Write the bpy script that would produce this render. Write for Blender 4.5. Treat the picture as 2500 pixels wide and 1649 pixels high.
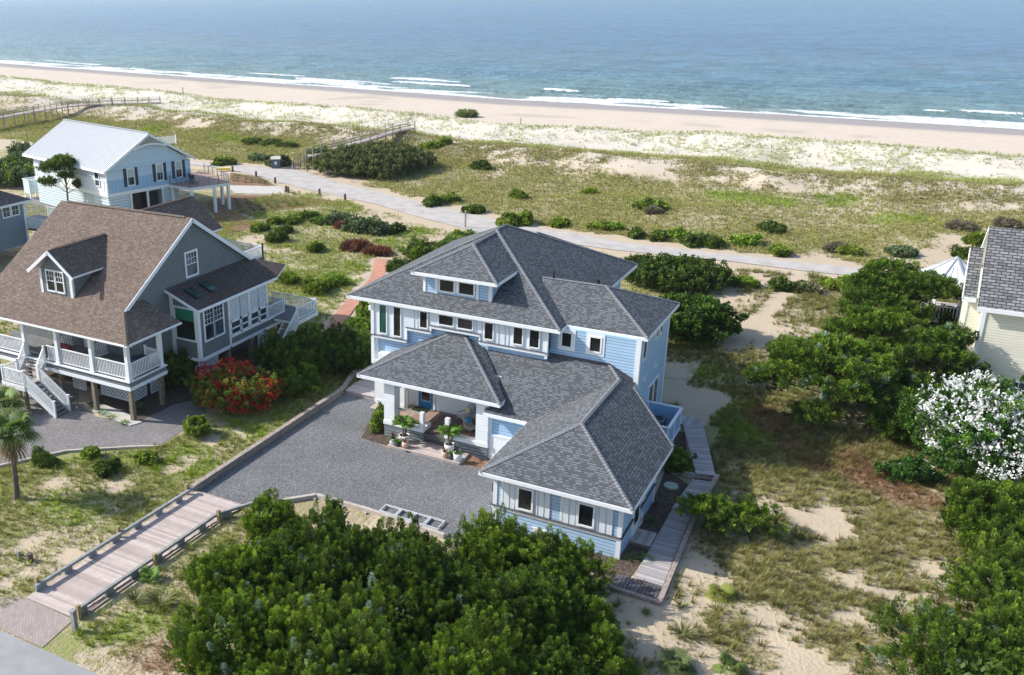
import bpy, math, random
import numpy as np
from mathutils import Vector, Matrix
for o in list(bpy.data.objects): bpy.data.objects.remove(o)
SC=bpy.context.scene; C=SC.collection
# ---------------- camera ----------------
cd=bpy.data.cameras.new('camera'); cam=bpy.data.objects.new('camera',cd); C.objects.link(cam); SC.camera=cam
RT=Vector((0.862274843,0.506293518,-0.012205249)); UP=Vector((-0.164416774,0.302652278,0.938812400)); FW=Vector((-0.479008580,0.807507568,-0.344212593))
cam.matrix_world=Matrix(((RT.x,UP.x,-FW.x,0),(RT.y,UP.y,-FW.y,0),(RT.z,UP.z,-FW.z,26.0),(0,0,0,1)))
cd.sensor_fit='HORIZONTAL'; cd.sensor_width=36; cd.lens=36*2325.5/2500; cd.shift_x=0.14; cd.shift_y=0.0
cd.clip_start=.5; cd.clip_end=60000
SC.render.resolution_x=1024; SC.render.resolution_y=675
# ---------------- sky and sun ----------------
AZ,EL=math.radians(20),math.radians(35)         # light travels towards +x and a little +y
W=bpy.data.worlds.new('World'); SC.world=W; W.use_nodes=True
nt=W.node_tree; bg=nt.nodes['Background']; sk=nt.nodes.new('ShaderNodeTexSky'); sk.sky_type='NISHITA'; sk.sun_disc=False
sk.sun_elevation=EL; sk.sun_rotation=math.radians(250); sk.air_density=1.0; sk.dust_density=1.2; sk.ozone_density=1.0
nt.links.new(sk.outputs[0],bg.inputs[0]); bg.inputs[1].default_value=.15
sl=bpy.data.lights.new('sun','SUN'); sl.energy=4.4; sl.angle=math.radians(.55); sl.color=(1,.955,.88)
sun=bpy.data.objects.new('sun',sl); C.objects.link(sun)
sun.rotation_euler=Vector((math.cos(AZ)*math.cos(EL),math.sin(AZ)*math.cos(EL),-math.sin(EL))).to_track_quat('-Z','Y').to_euler()
sun.location=(-60,20,60)
SC.view_settings.view_transform='Standard'; SC.view_settings.look='None'; SC.view_settings.exposure=0.50; SC.view_settings.gamma=1
SC.render.engine='CYCLES'
SC.cycles.max_bounces=6; SC.cycles.transparent_max_bounces=6
# ---------- terrain (plain metres; x along the house fronts, y towards the sea) ----------
CREST = ([-700,-400,-237,-158,-91,-65,-29,11,80],[300,232,192,177,164,163.5,165,161,158])
SHORE = ([-900,-700,-346,-192,-95,-32,15,120],[380,345,282,256,240,237,232,226])
ROADF = ([-200,-97,-83,-72,-54,-40.5,-25,-4,1.3,60],[122,119,120.5,114.6,107.3,102.5,100,100.6,100.6,100.6])
ROADN = ([-200,-97,-90,-74.5,-62,-49.4,-42.5,-27,-15,-4,1.3,60],[117,115.5,114.2,107.9,104.2,98.6,95.8,95.6,96.4,96.6,96.6,96.6])
def sm(a,b,x):
    t=np.clip((x-a)/(b-a),0,1); return t*t*(3-2*t)
def vnoise(x,y,s,seed=0):
    x=np.asarray(x,float)/s; y=np.asarray(y,float)/s
    xi=np.floor(x).astype(np.int64); yi=np.floor(y).astype(np.int64); fx=x-xi; fy=y-yi
    fx=fx*fx*(3-2*fx); fy=fy*fy*(3-2*fy)
    def h(a,b):
        n=(a*374761393+b*668265263+seed*1442695041)&0x7fffffff
        n=((n^(n>>13))*1274126177)&0x7fffffff
        n=n^(n>>16)
        return (n&0xffff)/65535.0
    return (h(xi,yi)*(1-fx)+h(xi+1,yi)*fx)*(1-fy)+(h(xi,yi+1)*(1-fx)+h(xi+1,yi+1)*fx)*fy
def fbm(x,y,s,seed=0,o=3):
    v=0;a=1;n=0
    for i in range(o):
        v=v+a*vnoise(x,y,s/2**i,seed+i*17); n+=a; a*=.55
    return v/n
def height(x,y):
    x=np.asarray(x,float); y=np.asarray(y,float)
    yc=np.interp(x,*CREST)+4*(vnoise(x,y*0,17,5)-.5); ys=np.interp(x,*SHORE); yr=np.interp(x,*ROADF)
    t=(y-yr-2)/(yc-yr-2)
    back=1.6*sm(.05,.9,t)+0.9*np.exp(-((t-.62)/.09)**2)+sm(.1,.3,t)*(fbm(x,y,9,3)-.5)*1.5+1.5*np.exp(-((t-1)/.10)**2)*(.7+.6*vnoise(x,y*0,23,8))
    sea=np.where(y>yc,(y-yc),0)
    peak=1.6+1.5*(.7+.6*vnoise(x,y*0,23,8))
    front=peak*(1-sm(0,9,sea))+(0.2)*sm(0,9,sea)-2.2*np.clip((y-yc-9)/(ys-yc-9),0,3)
    z=np.where(y<yc,back,front)
    # gentle lumps in the scrub, none under the houses and drives
    m=sm(0,3,y-24)*sm(0,5,x+9.5-0*y)*(1-sm(94,97,y))          # field on the right
    z=z+m*(fbm(x,y,5,11)-.5)*.5*sm(-6.6,-3,x)
    m2=sm(62,68,y)*(1-sm(90,95,y))*sm(-64,-58,x)*(1-sm(-34,-30,x))
    z=z+m2*(fbm(x,y,6,12)-.5)*.5
    return z

# ---------------- helpers ----------------
ORG={}
SEP={'column','corner_board','batten','porch_curb','plinth_skirt','spacer_block','joist','edge_beam','foot_block','sill','fascia','step_light','door_trim','door_frame','frame','balcony_bracket','rear_deck','porch_band','porch_skirt','trim_band','stringer','ground_wall','rake_board','deck_band','landing_band','wall','edge_block','porch_post','porch_beam','handrail','flashing','louvre_slat'}
def tag(o,label=None,cat=None,group=None,kind=None):
    if label: o['label']=label
    if cat: o['category']=cat
    if group: o['group']=group
    if kind: o['kind']=kind
    return o
def thing(name,label,cat,loc=(0,0,0),group=None,rotz=0,org=None):
    o=bpy.data.objects.new(name,None); C.objects.link(o); o.location=loc; o.rotation_euler=(0,0,rotz); o.empty_display_size=.3
    ORG[o.name]=Vector(org if org is not None else loc); tag(o,label,cat,group); return o
def root(o):
    while o.parent: o=o.parent
    return o
class M:
    def __init__(s): s.v=[]; s.f=[]; s.m=[]; s.uv=[]
    def poly(s,pts,m=0,uv=None):
        n=len(s.v); s.v+=[tuple(p) for p in pts]; s.f.append(tuple(range(n,n+len(pts)))); s.m.append(m); s.uv.append(uv); return s
    def box(s,x0,y0,z0,x1,y1,z1,m=0):
        if x0>x1:x0,x1=x1,x0
        if y0>y1:y0,y1=y1,y0
        if z0>z1:z0,z1=z1,z0
        n=len(s.v); s.v+=[(x0,y0,z0),(x1,y0,z0),(x1,y1,z0),(x0,y1,z0),(x0,y0,z1),(x1,y0,z1),(x1,y1,z1),(x0,y1,z1)]
        for q in ((0,3,2,1),(4,5,6,7),(0,1,5,4),(1,2,6,5),(2,3,7,6),(3,0,4,7)): s.f.append(tuple(n+i for i in q)); s.m.append(m); s.uv.append(None)
        return s
    def beam(s,p,q,w,h,m=0,up=(0,0,1)):
        p=Vector(p);q=Vector(q); d=(q-p).normalized(); u=Vector(up); 
        if abs(d.dot(u))>.98: u=Vector((1,0,0))
        r=d.cross(u).normalized()*w/2; u=r.cross(d).normalized()*h/2
        n=len(s.v)
        for a in (p,q):
            for c in (-r-u,r-u,r+u,-r+u): s.v.append(tuple(a+c))
        for k in ((3,2,1,0),(4,5,6,7),(0,1,5,4),(1,2,6,5),(2,3,7,6),(3,0,4,7)): s.f.append(tuple(n+i for i in k)); s.m.append(m); s.uv.append(None)
        return s
    def cyl(s,p,q,r0,r1=None,k=10,m=0,cap=True):
        r1=r0 if r1 is None else r1; p=Vector(p);q=Vector(q); d=(q-p).normalized(); a=d.orthogonal().normalized(); b=d.cross(a); n=len(s.v)
        for c,r in ((p,r0),(q,r1)):
            for i in range(k):
                t=2*math.pi*i/k; s.v.append(tuple(c+(a*math.cos(t)+b*math.sin(t))*r))
        for i in range(k):
            j=(i+1)%k; s.f.append((n+i,n+j,n+k+j,n+k+i)); s.m.append(m); s.uv.append(None)
        if cap:
            s.f.append(tuple(n+i for i in reversed(range(k)))); s.m.append(m); s.uv.append(None)
            s.f.append(tuple(n+k+i for i in range(k))); s.m.append(m); s.uv.append(None)
        return s
    def lathe(s,c,prof,k=16,m=0):
        n=len(s.v); 
        for r,z in prof:
            for i in range(k):
                t=2*math.pi*i/k; s.v.append((c[0]+r*math.cos(t),c[1]+r*math.sin(t),c[2]+z))
        for a in range(len(prof)-1):
            for i in range(k):
                j=(i+1)%k; s.f.append((n+a*k+i,n+a*k+j,n+(a+1)*k+j,n+(a+1)*k+i)); s.m.append(m); s.uv.append(None)
        return s
    def prism(s,pts,z0,z1,m=0):      # plan polygon (ccw) extruded
        n=len(pts); s.poly([(x,y,z1) for x,y in pts],m); s.poly([(x,y,z0) for x,y in reversed(pts)],m)
        for i in range(n):
            a=pts[i]; b=pts[(i+1)%n]; s.poly([(a[0],a[1],z0),(b[0],b[1],z0),(b[0],b[1],z1),(a[0],a[1],z1)],m)
        return s
    def build(s,name,mats,parent=None,smooth=False):
        if name in SEP:
            gs=s.split()
            if len(gs)>1: return [q._build(name,mats,parent,smooth) for q in gs][0]
        return s._build(name,mats,parent,smooth)
    def split(s,tol=.015):
        par=list(range(len(s.v)))
        def fd(a):
            while par[a]!=a: par[a]=par[par[a]]; a=par[a]
            return a
        for f in s.f:
            for b in f[1:]: par[fd(b)]=fd(f[0])
        g={}
        for i,v in enumerate(s.v): g.setdefault(fd(i),[]).append(v)
        bb=[[k,np.min(v,0)-tol,np.max(v,0)+tol] for k,v in g.items()]
        ch=True
        while ch:
            ch=False
            for i in range(len(bb)):
                for j in range(i+1,len(bb)):
                    if bb[j][0] is None or bb[i][0] is None: continue
                    if fd(bb[i][0])==fd(bb[j][0]): continue
                    if np.all(bb[i][1]<=bb[j][2]) and np.all(bb[j][1]<=bb[i][2]): par[fd(bb[j][0])]=fd(bb[i][0]); ch=True
        out={}
        for f,m,u in zip(s.f,s.m,s.uv):
            q=out.setdefault(fd(f[0]),M()); q.poly([s.v[i] for i in f],m,u)
        for q in out.values():
            mp={};nv=[];nf=[]
            for f in q.f:
                t=[]
                for i in f:
                    v=q.v[i]
                    if v not in mp: mp[v]=len(nv); nv.append(v)
                    t.append(mp[v])
                nf.append(tuple(t))
            q.v=nv;q.f=nf
        return list(out.values())
    def _build(s,name,mats,parent=None,smooth=False):
        me=bpy.data.meshes.new(name); off=Vector((0,0,0))
        if parent is not None: off=ORG.get(root(parent).name,off)
        me.from_pydata([(a-off.x,b-off.y,c-off.z) for a,b,c in s.v],[],s.f)
        if not isinstance(mats,(list,tuple)): mats=[mats]
        for m in mats: me.materials.append(m)
        me.polygons.foreach_set('material_index',s.m)
        if any(u is not None for u in s.uv):
            L=me.uv_layers.new(name='UVMap'); i=0
            for f,u in zip(s.f,s.uv):
                for k in range(len(f)):
                    if u is not None: L.data[i].uv=u[k]
                    i+=1
        if smooth: me.polygons.foreach_set('use_smooth',[True]*len(s.f))
        me.update()
        o=bpy.data.objects.new(name,me); C.objects.link(o)
        if parent is not None: o.parent=parent
        return o
def npmesh(name,V,F,mats,cols=None,parent=None,attrs=None,smooth=False):
    V=np.asarray(V,np.float32).reshape(-1,3); F=np.asarray(F,np.int32); k=F.shape[1]
    if parent is not None:
        off=ORG.get(root(parent).name,Vector((0,0,0))); V=V-np.array(off,np.float32)
    me=bpy.data.meshes.new(name); me.vertices.add(len(V)); me.vertices.foreach_set('co',V.ravel())
    me.loops.add(F.size); me.loops.foreach_set('vertex_index',F.ravel()); me.polygons.add(len(F)); me.polygons.foreach_set('loop_start',np.arange(0,F.size,k,dtype=np.int32))
    try: me.polygons.foreach_set('loop_total',np.full(len(F),k,np.int32))
    except Exception: pass
    if smooth: me.polygons.foreach_set('use_smooth',np.ones(len(F),bool))
    me.update(calc_edges=True)
    if cols is not None:
        a=me.color_attributes.new('Col','FLOAT_COLOR','POINT'); c=np.ones((len(V),4),np.float32); c[:,:cols.shape[1]]=cols; a.data.foreach_set('color',c.ravel())
    for nme,arr in (attrs or {}).items():
        if arr.ndim==2:
            a=me.color_attributes.new(nme,'FLOAT_COLOR','POINT'); c=np.ones((len(V),4),np.float32); c[:,:arr.shape[1]]=arr; a.data.foreach_set('color',c.ravel())
        else:
            a=me.attributes.new(nme,'FLOAT','POINT'); a.data.foreach_set('value',arr.astype(np.float32))
    for m in (mats if isinstance(mats,(list,tuple)) else [mats]): me.materials.append(m)
    me.validate()
    o=bpy.data.objects.new(name,me); C.objects.link(o)
    if parent is not None: o.parent=parent
    return o
def copy_tree(o,parent=None):
    c=o.copy(); C.objects.link(c); c.parent=parent
    for ch in list(o.children): copy_tree(ch,c)
    return c
# ---------------- materials ----------------
def newmat(name):
    m=bpy.data.materials.new(name); m.use_nodes=True; return m,m.node_tree,m.node_tree.nodes['Principled BSDF']
def N(nt,t,**k):
    n=nt.nodes.new(t)
    for a,b in k.items(): setattr(n,a,b)
    return n
def ramp(nt,pts):
    r=N(nt,'ShaderNodeValToRGB'); e=r.color_ramp.elements
    while len(e)<len(pts): e.new(.5)
    for q,(p,c) in zip(e,pts): q.position=p; q.color=(*c,1) if len(c)==3 else c
    return r
def noise(nt,scale,detail=3,rough=.55,vec=None,dim='3D'):
    n=N(nt,'ShaderNodeTexNoise'); n.inputs['Scale'].default_value=scale; n.inputs['Detail'].default_value=detail; n.inputs['Roughness'].default_value=rough
    if vec is not None: nt.links.new(vec,n.inputs['Vector'])
    return n
def mix(nt,a,b,fac,mode='MIX'):
    n=N(nt,'ShaderNodeMix'); n.data_type='RGBA'; n.blend_type=mode
    for s,v in ((6,a),(7,b),(0,fac)):
        if isinstance(v,(tuple,list)): n.inputs[s].default_value=(*v,1) if len(v)==3 else v
        elif isinstance(v,(int,float)): n.inputs[s].default_value=v
        else: nt.links.new(v,n.inputs[s])
    return n.outputs[2]
def math_(nt,op,a,b=None,c=None):
    n=N(nt,'ShaderNodeMath',operation=op)
    for i,v in enumerate((a,b,c)):
        if v is None: continue
        if isinstance(v,(int,float)): n.inputs[i].default_value=v
        else: nt.links.new(v,n.inputs[i])
    return n.outputs[0]
def objco(nt): return N(nt,'ShaderNodeTexCoord').outputs['Object']
def bump(nt,bs,h,st=.3,dist=.02):
    b=N(nt,'ShaderNodeBump'); b.inputs['Strength'].default_value=st; b.inputs['Distance'].default_value=dist
    nt.links.new(h,b.inputs['Height']); nt.links.new(b.outputs[0],bs.inputs['Normal'])
def plain(name,col,rough=.6,metal=0,var=.12,scale=3,spec=.4):
    m,nt,bs=newmat(name); co=objco(nt); n=noise(nt,scale,4,.6,co)
    r=ramp(nt,[(.3,tuple(c*(1-var) for c in col)),(.7,tuple(min(1,c*(1+var)) for c in col))])
    nt.links.new(n.outputs[0],r.inputs[0]); nt.links.new(r.outputs[0],bs.inputs['Base Color'])
    bs.inputs['Roughness'].default_value=rough; bs.inputs['Metallic'].default_value=metal; bs.inputs['Specular IOR Level'].default_value=spec
    return m
def siding(name,col,course=.18,lap_shade=.36,axis=2,gw=.14,var=.06):
    m,nt,bs=newmat(name); co=objco(nt); sp=N(nt,'ShaderNodeSeparateXYZ'); nt.links.new(co,sp.inputs[0])
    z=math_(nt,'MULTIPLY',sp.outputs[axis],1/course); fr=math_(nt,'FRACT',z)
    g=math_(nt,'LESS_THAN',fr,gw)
    fl=math_(nt,'FLOOR',z); wn=N(nt,'ShaderNodeTexWhiteNoise'); wn.noise_dimensions='1D'; nt.links.new(fl,wn.inputs['W'])
    n=noise(nt,1.3,4,.6,co)
    r=ramp(nt,[(.3,tuple(c*(1-var) for c in col)),(.75,tuple(min(1,c*(1+var)) for c in col))]); nt.links.new(n.outputs[0],r.inputs[0])
    v=math_(nt,'MULTIPLY_ADD',wn.outputs[0],.08,.96); hs=N(nt,'ShaderNodeHueSaturation'); nt.links.new(v,hs.inputs['Value']); nt.links.new(r.outputs[0],hs.inputs['Color'])
    c=mix(nt,hs.outputs[0],tuple(x*lap_shade for x in col),g); nt.links.new(c,bs.inputs['Base Color'])  # dark line painted in for the shadow under each board lap
    bs.inputs['Roughness'].default_value=.55; bump(nt,bs,math_(nt,'SUBTRACT',1.0,fr),.5,.02)
    return m
def shingles(name,c1,c2,mort,bw=.30,rh=.145,ms=.012,tint=.12,rough=.9,squash=1):
    m,nt,bs=newmat(name); uv=N(nt,'ShaderNodeTexCoord').outputs['UV']
    b=N(nt,'ShaderNodeTexBrick'); nt.links.new(uv,b.inputs['Vector']); b.inputs['Scale'].default_value=1; b.inputs['Brick Width'].default_value=bw; b.inputs['Row Height'].default_value=rh
    b.inputs['Mortar Size'].default_value=ms; b.inputs['Mortar Smooth'].default_value=.3; b.inputs['Bias'].default_value=0; b.offset=.5
    b.inputs['Color1'].default_value=(*c1,1); b.inputs['Color2'].default_value=(*c2,1); b.inputs['Mortar'].default_value=(*mort,1)
    # dark tab shapes: elongated noise, one value per course
    sp=N(nt,'ShaderNodeSeparateXYZ'); nt.links.new(uv,sp.inputs[0])
    row=math_(nt,'FLOOR',math_(nt,'MULTIPLY',sp.outputs[1],1/rh)); fr=math_(nt,'FRACT',math_(nt,'MULTIPLY',sp.outputs[1],1/rh))
    col=math_(nt,'FLOOR',math_(nt,'MULTIPLY_ADD',row,.37,math_(nt,'MULTIPLY',sp.outputs[0],1/(bw*.55))))
    cb=N(nt,'ShaderNodeCombineXYZ'); nt.links.new(col,cb.inputs[0]); nt.links.new(row,cb.inputs[1])
    wn=N(nt,'ShaderNodeTexWhiteNoise'); wn.noise_dimensions='2D'; nt.links.new(cb.outputs[0],wn.inputs['Vector'])
    tab=math_(nt,'MULTIPLY',math_(nt,'GREATER_THAN',wn.outputs[0],.52),math_(nt,'LESS_THAN',fr,.72))
    n=noise(nt,.5,4,.6,uv); n2=noise(nt,60,2,.6,uv)
    c=mix(nt,b.outputs[0],mort,math_(nt,'MULTIPLY',tab,tint*3.8))
    c=mix(nt,c,tuple(q*.55 for q in mort),math_(nt,'MULTIPLY',math_(nt,'GREATER_THAN',fr,.80),.62))
    hs=N(nt,'ShaderNodeHueSaturation'); nt.links.new(c,hs.inputs['Color'])
    nt.links.new(math_(nt,'ADD',math_(nt,'MULTIPLY_ADD',n.outputs[0],.35,.65),math_(nt,'MULTIPLY',n2.outputs[0],.35)),hs.inputs['Value'])
    nt.links.new(hs.outputs[0],bs.inputs['Base Color']); bs.inputs['Roughness'].default_value=rough; bs.inputs['Specular IOR Level'].default_value=.25
    bump(nt,bs,math_(nt,'ADD',fr,b.outputs['Fac']),.35,.02)
    return m
def wallshingle(name,col):
    m=shingles(name,col,tuple(c*.86 for c in col),tuple(c*.62 for c in col),.18,.19,.01,.02)
    return m
def islandwood(name,c1,c2,c3,rough=.8,scale=1.0):
    m,nt,bs=newmat(name); g=N(nt,'ShaderNodeNewGeometry'); co=objco(nt)
    r=ramp(nt,[(0,c1),(.5,c2),(1,c3)]); nt.links.new(g.outputs['Random Per Island'],r.inputs[0])
    n=noise(nt,2.5*scale,5,.65,co); n2=noise(nt,22,3,.7,co)
    v=math_(nt,'ADD',math_(nt,'MULTIPLY_ADD',n.outputs[0],.5,.55),math_(nt,'MULTIPLY',n2.outputs[0],.4))
    hs=N(nt,'ShaderNodeHueSaturation'); nt.links.new(v,hs.inputs['Value']); nt.links.new(r.outputs[0],hs.inputs['Color'])
    nt.links.new(hs.outputs[0],bs.inputs['Base Color']); bs.inputs['Roughness'].default_value=rough; bump(nt,bs,n2.outputs[0],.3,.01)
    return m
def leafmat(name,trans=.25,rough=.55):
    m,nt,bs=newmat(name); a=N(nt,'ShaderNodeAttribute'); a.attribute_name='Col'
    nt.links.new(a.outputs[0],bs.inputs['Base Color']); bs.inputs['Roughness'].default_value=rough; bs.inputs['Specular IOR Level'].default_value=.25
    tr=N(nt,'ShaderNodeBsdfTranslucent'); hs=N(nt,'ShaderNodeHueSaturation'); hs.inputs['Value'].default_value=1.5; hs.inputs['Saturation'].default_value=1.1; nt.links.new(a.outputs[0],hs.inputs['Color']); nt.links.new(hs.outputs[0],tr.inputs[0])
    mx=N(nt,'ShaderNodeMixShader'); mx.inputs[0].default_value=trans; nt.links.new(bs.outputs[0],mx.inputs[1]); nt.links.new(tr.outputs[0],mx.inputs[2])
    nt.links.new(mx.outputs[0],nt.nodes['Material Output'].inputs[0]); return m
def glassmat(name,col=(.012,.015,.016),rough=.08,sp=.5):
    m,nt,bs=newmat(name); co=objco(nt); n=noise(nt,.9,2,.5,co)
    r=ramp(nt,[(.35,tuple(c*.6 for c in col)),(.7,tuple(c*1.8 for c in col))]); nt.links.new(n.outputs[0],r.inputs[0]); nt.links.new(r.outputs[0],bs.inputs['Base Color'])
    bs.inputs['Roughness'].default_value=rough; bs.inputs['Specular IOR Level'].default_value=sp; return m
def gravel(name,cols,scale=30,big=.7):
    m,nt,bs=newmat(name); co=objco(nt)
    v=N(nt,'ShaderNodeTexVoronoi'); v.inputs['Scale'].default_value=scale*.28; nt.links.new(co,v.inputs['Vector'])
    v2=N(nt,'ShaderNodeTexVoronoi'); v2.inputs['Scale'].default_value=scale*.55; nt.links.new(co,v2.inputs['Vector'])
    sp=N(nt,'ShaderNodeSeparateColor'); nt.links.new(v.outputs['Color'],sp.inputs[0]); sp2=N(nt,'ShaderNodeSeparateColor'); nt.links.new(v2.outputs['Color'],sp2.inputs[0])
    f=math_(nt,'ADD',math_(nt,'MULTIPLY',sp.outputs[0],.55),math_(nt,'MULTIPLY',sp2.outputs[1],.45))
    r=ramp(nt,[(.15,cols[0]),(.5,cols[1]),(.85,cols[2])]); nt.links.new(f,r.inputs[0])
    n=noise(nt,.35,5,.6,co); hs=N(nt,'ShaderNodeHueSaturation'); nt.links.new(r.outputs[0],hs.inputs['Color']); nt.links.new(math_(nt,'MULTIPLY_ADD',n.outputs[0],big,1-big*.5),hs.inputs['Value'])
    nt.links.new(hs.outputs[0],bs.inputs['Base Color']); bs.inputs['Roughness'].default_value=.95; bump(nt,bs,f,.8,.03); return m
BLUE=(.37,.54,.73); WHITE=(.78,.80,.82)
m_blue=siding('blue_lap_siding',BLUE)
m_white=plain('white_trim_paint',WHITE,.5,var=.04)
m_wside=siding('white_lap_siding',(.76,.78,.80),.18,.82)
m_panel=plain('pale_grey_panel',(.68,.74,.80),.55,var=.04)
m_battenshade=plain('batten_shade_grey',(.46,.50,.55),.7)  # grey colour stands in for the shaded sides of white battens
m_cap=plain('dark_sill_flashing',(.08,.08,.09),.5)
m_shgrey=shingles('grey_asphalt_shingle',(.128,.137,.15),(.165,.175,.192),(.04,.044,.051),.30,.145,.010,.16)
m_ridge=plain('ridge_cap_shingle',(.19,.197,.212),.9,var=.25,scale=6)
m_shbrown=shingles('brown_asphalt_shingle',(.165,.13,.108),(.225,.18,.152),(.085,.067,.057),.30,.145,.010,.13)
m_ridgeb=plain('brown_ridge_cap',(.16,.125,.10),.9,var=.25,scale=6)
m_shdark=shingles('dark_asphalt_shingle',(.05,.053,.065),(.10,.105,.12),(.02,.02,.025),.30,.145,.012,.15)
m_slate=shingles('slate_roof_tiles',(.12,.12,.125),(.25,.26,.27),(.03,.03,.032),.46,.23,.028,.0)
m_greysh=wallshingle('grey_green_wall_shingle',(.205,.23,.235))
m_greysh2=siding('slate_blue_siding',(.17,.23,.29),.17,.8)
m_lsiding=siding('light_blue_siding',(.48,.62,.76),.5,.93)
m_wbatten=plain('white_board_siding',(.72,.77,.82),.6,var=.04)
m_bluew=plain('mid_blue_board_siding',(.30,.47,.68),.6,var=.05)
m_louvre=plain('pale_louvre_slat',(.62,.72,.78),.6,var=.05)
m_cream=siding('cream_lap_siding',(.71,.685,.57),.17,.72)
m_glass=glassmat('window_glass'); m_glassg=glassmat('window_glass_green',(.03,.10,.075)); m_glassb=glassmat('window_glass_blue',(.03,.045,.06))
m_blind=plain('pale_window_blind',(.42,.50,.47),.5)
m_green_shade=plain('green_roller_shade',(.02,.20,.12),.6)
m_curtain=plain('white_porch_curtain',(.62,.64,.68),.8,var=.25,scale=9)
m_navy=plain('navy_shutter',(.015,.035,.09),.45)
m_door=plain('bright_blue_door',(.03,.17,.36),.4)
m_metalroof=plain('white_metal_roof',(.74,.75,.76),.35,var=.03,spec=.5)
m_metalrib=plain('metal_roof_rib',(.40,.42,.46),.4,var=.03)
m_deck=islandwood('weathered_deck_boards',(.27,.235,.225),(.36,.31,.295),(.44,.385,.36))
m_bridge=islandwood('bleached_bridge_boards',(.36,.295,.265),(.46,.385,.35),(.54,.46,.42))
m_walk=islandwood('grey_boardwalk_boards',(.29,.265,.27),(.39,.36,.36),(.49,.455,.45))
m_walkd=islandwood('dark_boardwalk_boards',(.075,.072,.078),(.10,.095,.10),(.13,.125,.13))
m_redwood=islandwood('reddish_porch_boards',(.27,.185,.145),(.34,.24,.19),(.41,.30,.24))
m_porchgrey=islandwood('greyish_porch_boards',(.14,.10,.085),(.18,.13,.11),(.22,.16,.135))
m_timber=plain('weathered_timber',(.33,.27,.235),.85,var=.35,scale=4)
m_timberl=plain('pale_timber_cap',(.46,.41,.37),.85,var=.2,scale=4)
m_greytimber=plain('grey_timber_rail',(.27,.28,.28),.85,var=.25,scale=4)
m_post=plain('yellowed_timber_post',(.36,.27,.15),.8,var=.25,scale=5)
m_greydeck=plain('grey_stair_tread',(.16,.16,.165),.8,var=.2)
m_pile=plain('timber_pile',(.20,.165,.12),.85,var=.3,scale=3)
m_lattice=plain('white_lattice_paint',(.66,.69,.72),.6,var=.05)
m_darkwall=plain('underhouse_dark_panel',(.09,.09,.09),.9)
m_dark=plain('black_metal',(.02,.02,.022),.4)
m_grille=plain('grey_metal',(.25,.26,.27),.4,metal=.4)
m_terra=plain('peach_clay_pot',(.62,.42,.34),.6,var=.1); m_wpot=plain('white_glazed_pot',(.75,.76,.76),.35,var=.04); m_dpot=plain('charcoal_pot',(.05,.055,.06),.4)
m_soil=plain('potting_soil',(.05,.035,.02),.95)
m_mat=plain('green_door_mat',(.018,.045,.022),.9)
m_conc=plain('pale_concrete',(.50,.48,.44),.9,var=.12,scale=1.5)
m_road=plain('grey_asphalt_road',(.44,.41,.385),.95,var=.16,scale=.6)
m_street=plain('street_asphalt',(.30,.30,.305),.95,var=.10,scale=1.2)
m_brickred=plain('pink_brick_path',(.50,.24,.17),.9,var=.14,scale=2)
m_gravel=gravel('bluestone_gravel',[(.055,.056,.058),(.165,.167,.172),(.35,.353,.36)],95)
m_gravel2=gravel('warm_grey_gravel',[(.12,.11,.11),(.22,.205,.205),(.36,.34,.33)],85)
m_mulch=gravel('pine_straw_mulch',[(.10,.055,.03),(.24,.125,.07),(.40,.24,.14)],40,.5)
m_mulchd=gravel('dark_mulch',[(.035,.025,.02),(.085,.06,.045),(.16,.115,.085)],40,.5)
m_turq=plain('turquoise_plastic',(.02,.36,.42),.4)
m_teal=plain('dark_teal_plastic',(.01,.12,.14),.4)
m_leaf=leafmat('leaves'); m_bark=plain('grey_brown_bark',(.13,.10,.08),.95,var=.35,scale=6)
m_flower=plain('white_blossom',(.85,.86,.82),.6,var=.05)
def paver():
    m,nt,bs=newmat('herringbone_pavers'); co=objco(nt); mp=N(nt,'ShaderNodeMapping'); mp.inputs['Rotation'].default_value=(0,0,.78); nt.links.new(co,mp.inputs[0])
    b=N(nt,'ShaderNodeTexBrick'); nt.links.new(mp.outputs[0],b.inputs['Vector']); b.inputs['Scale'].default_value=1; b.inputs['Brick Width'].default_value=.24; b.inputs['Row Height'].default_value=.12; b.inputs['Mortar Size'].default_value=.008
    b.inputs['Color1'].default_value=(.28,.225,.205,1); b.inputs['Color2'].default_value=(.37,.31,.285,1); b.inputs['Mortar'].default_value=(.16,.135,.12,1)
    n=noise(nt,1.2,4,.6,co); c=mix(nt,b.outputs[0],(.40,.35,.32),math_(nt,'MULTIPLY',n.outputs[0],.5)); nt.links.new(c,bs.inputs['Base Color']); bs.inputs['Roughness'].default_value=.9; bump(nt,bs,b.outputs['Fac'],-.3,.01); return m
m_paver=paver()
# ---------------- roofs, windows, rails ----------------
def roof_face(mb,pts,m=0):
    P=[Vector(p) for p in pts]; n=(P[1]-P[0]).cross(P[2]-P[0])
    for i in range(3,len(P)):
        if n.length<1e-6: n=(P[i-1]-P[0]).cross(P[i]-P[0])
    if n.z<0: P.reverse(); n=-n
    n.normalize(); u=Vector((-n.y,n.x,0)); u=u.normalized() if u.length>1e-6 else Vector((1,0,0)); v=n.cross(u)
    if v.z<0: u=-u; v=-v
    mb.poly(P,m,[(p.dot(u),p.dot(v)) for p in P])
    d=Vector((0,0,-.13)); mb.poly([p+d for p in reversed(P)],1)
    for i in range(len(P)):
        a=P[i];b=P[(i+1)%len(P)]; mb.poly([a,a+d,b+d,b],1)
def roof(name,faces,mats,parent,label=None):
    mb=M()
    for f in faces: roof_face(mb,f)
    o=mb.build(name,mats,parent)
    if label: o['label']=label
    return o
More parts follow.
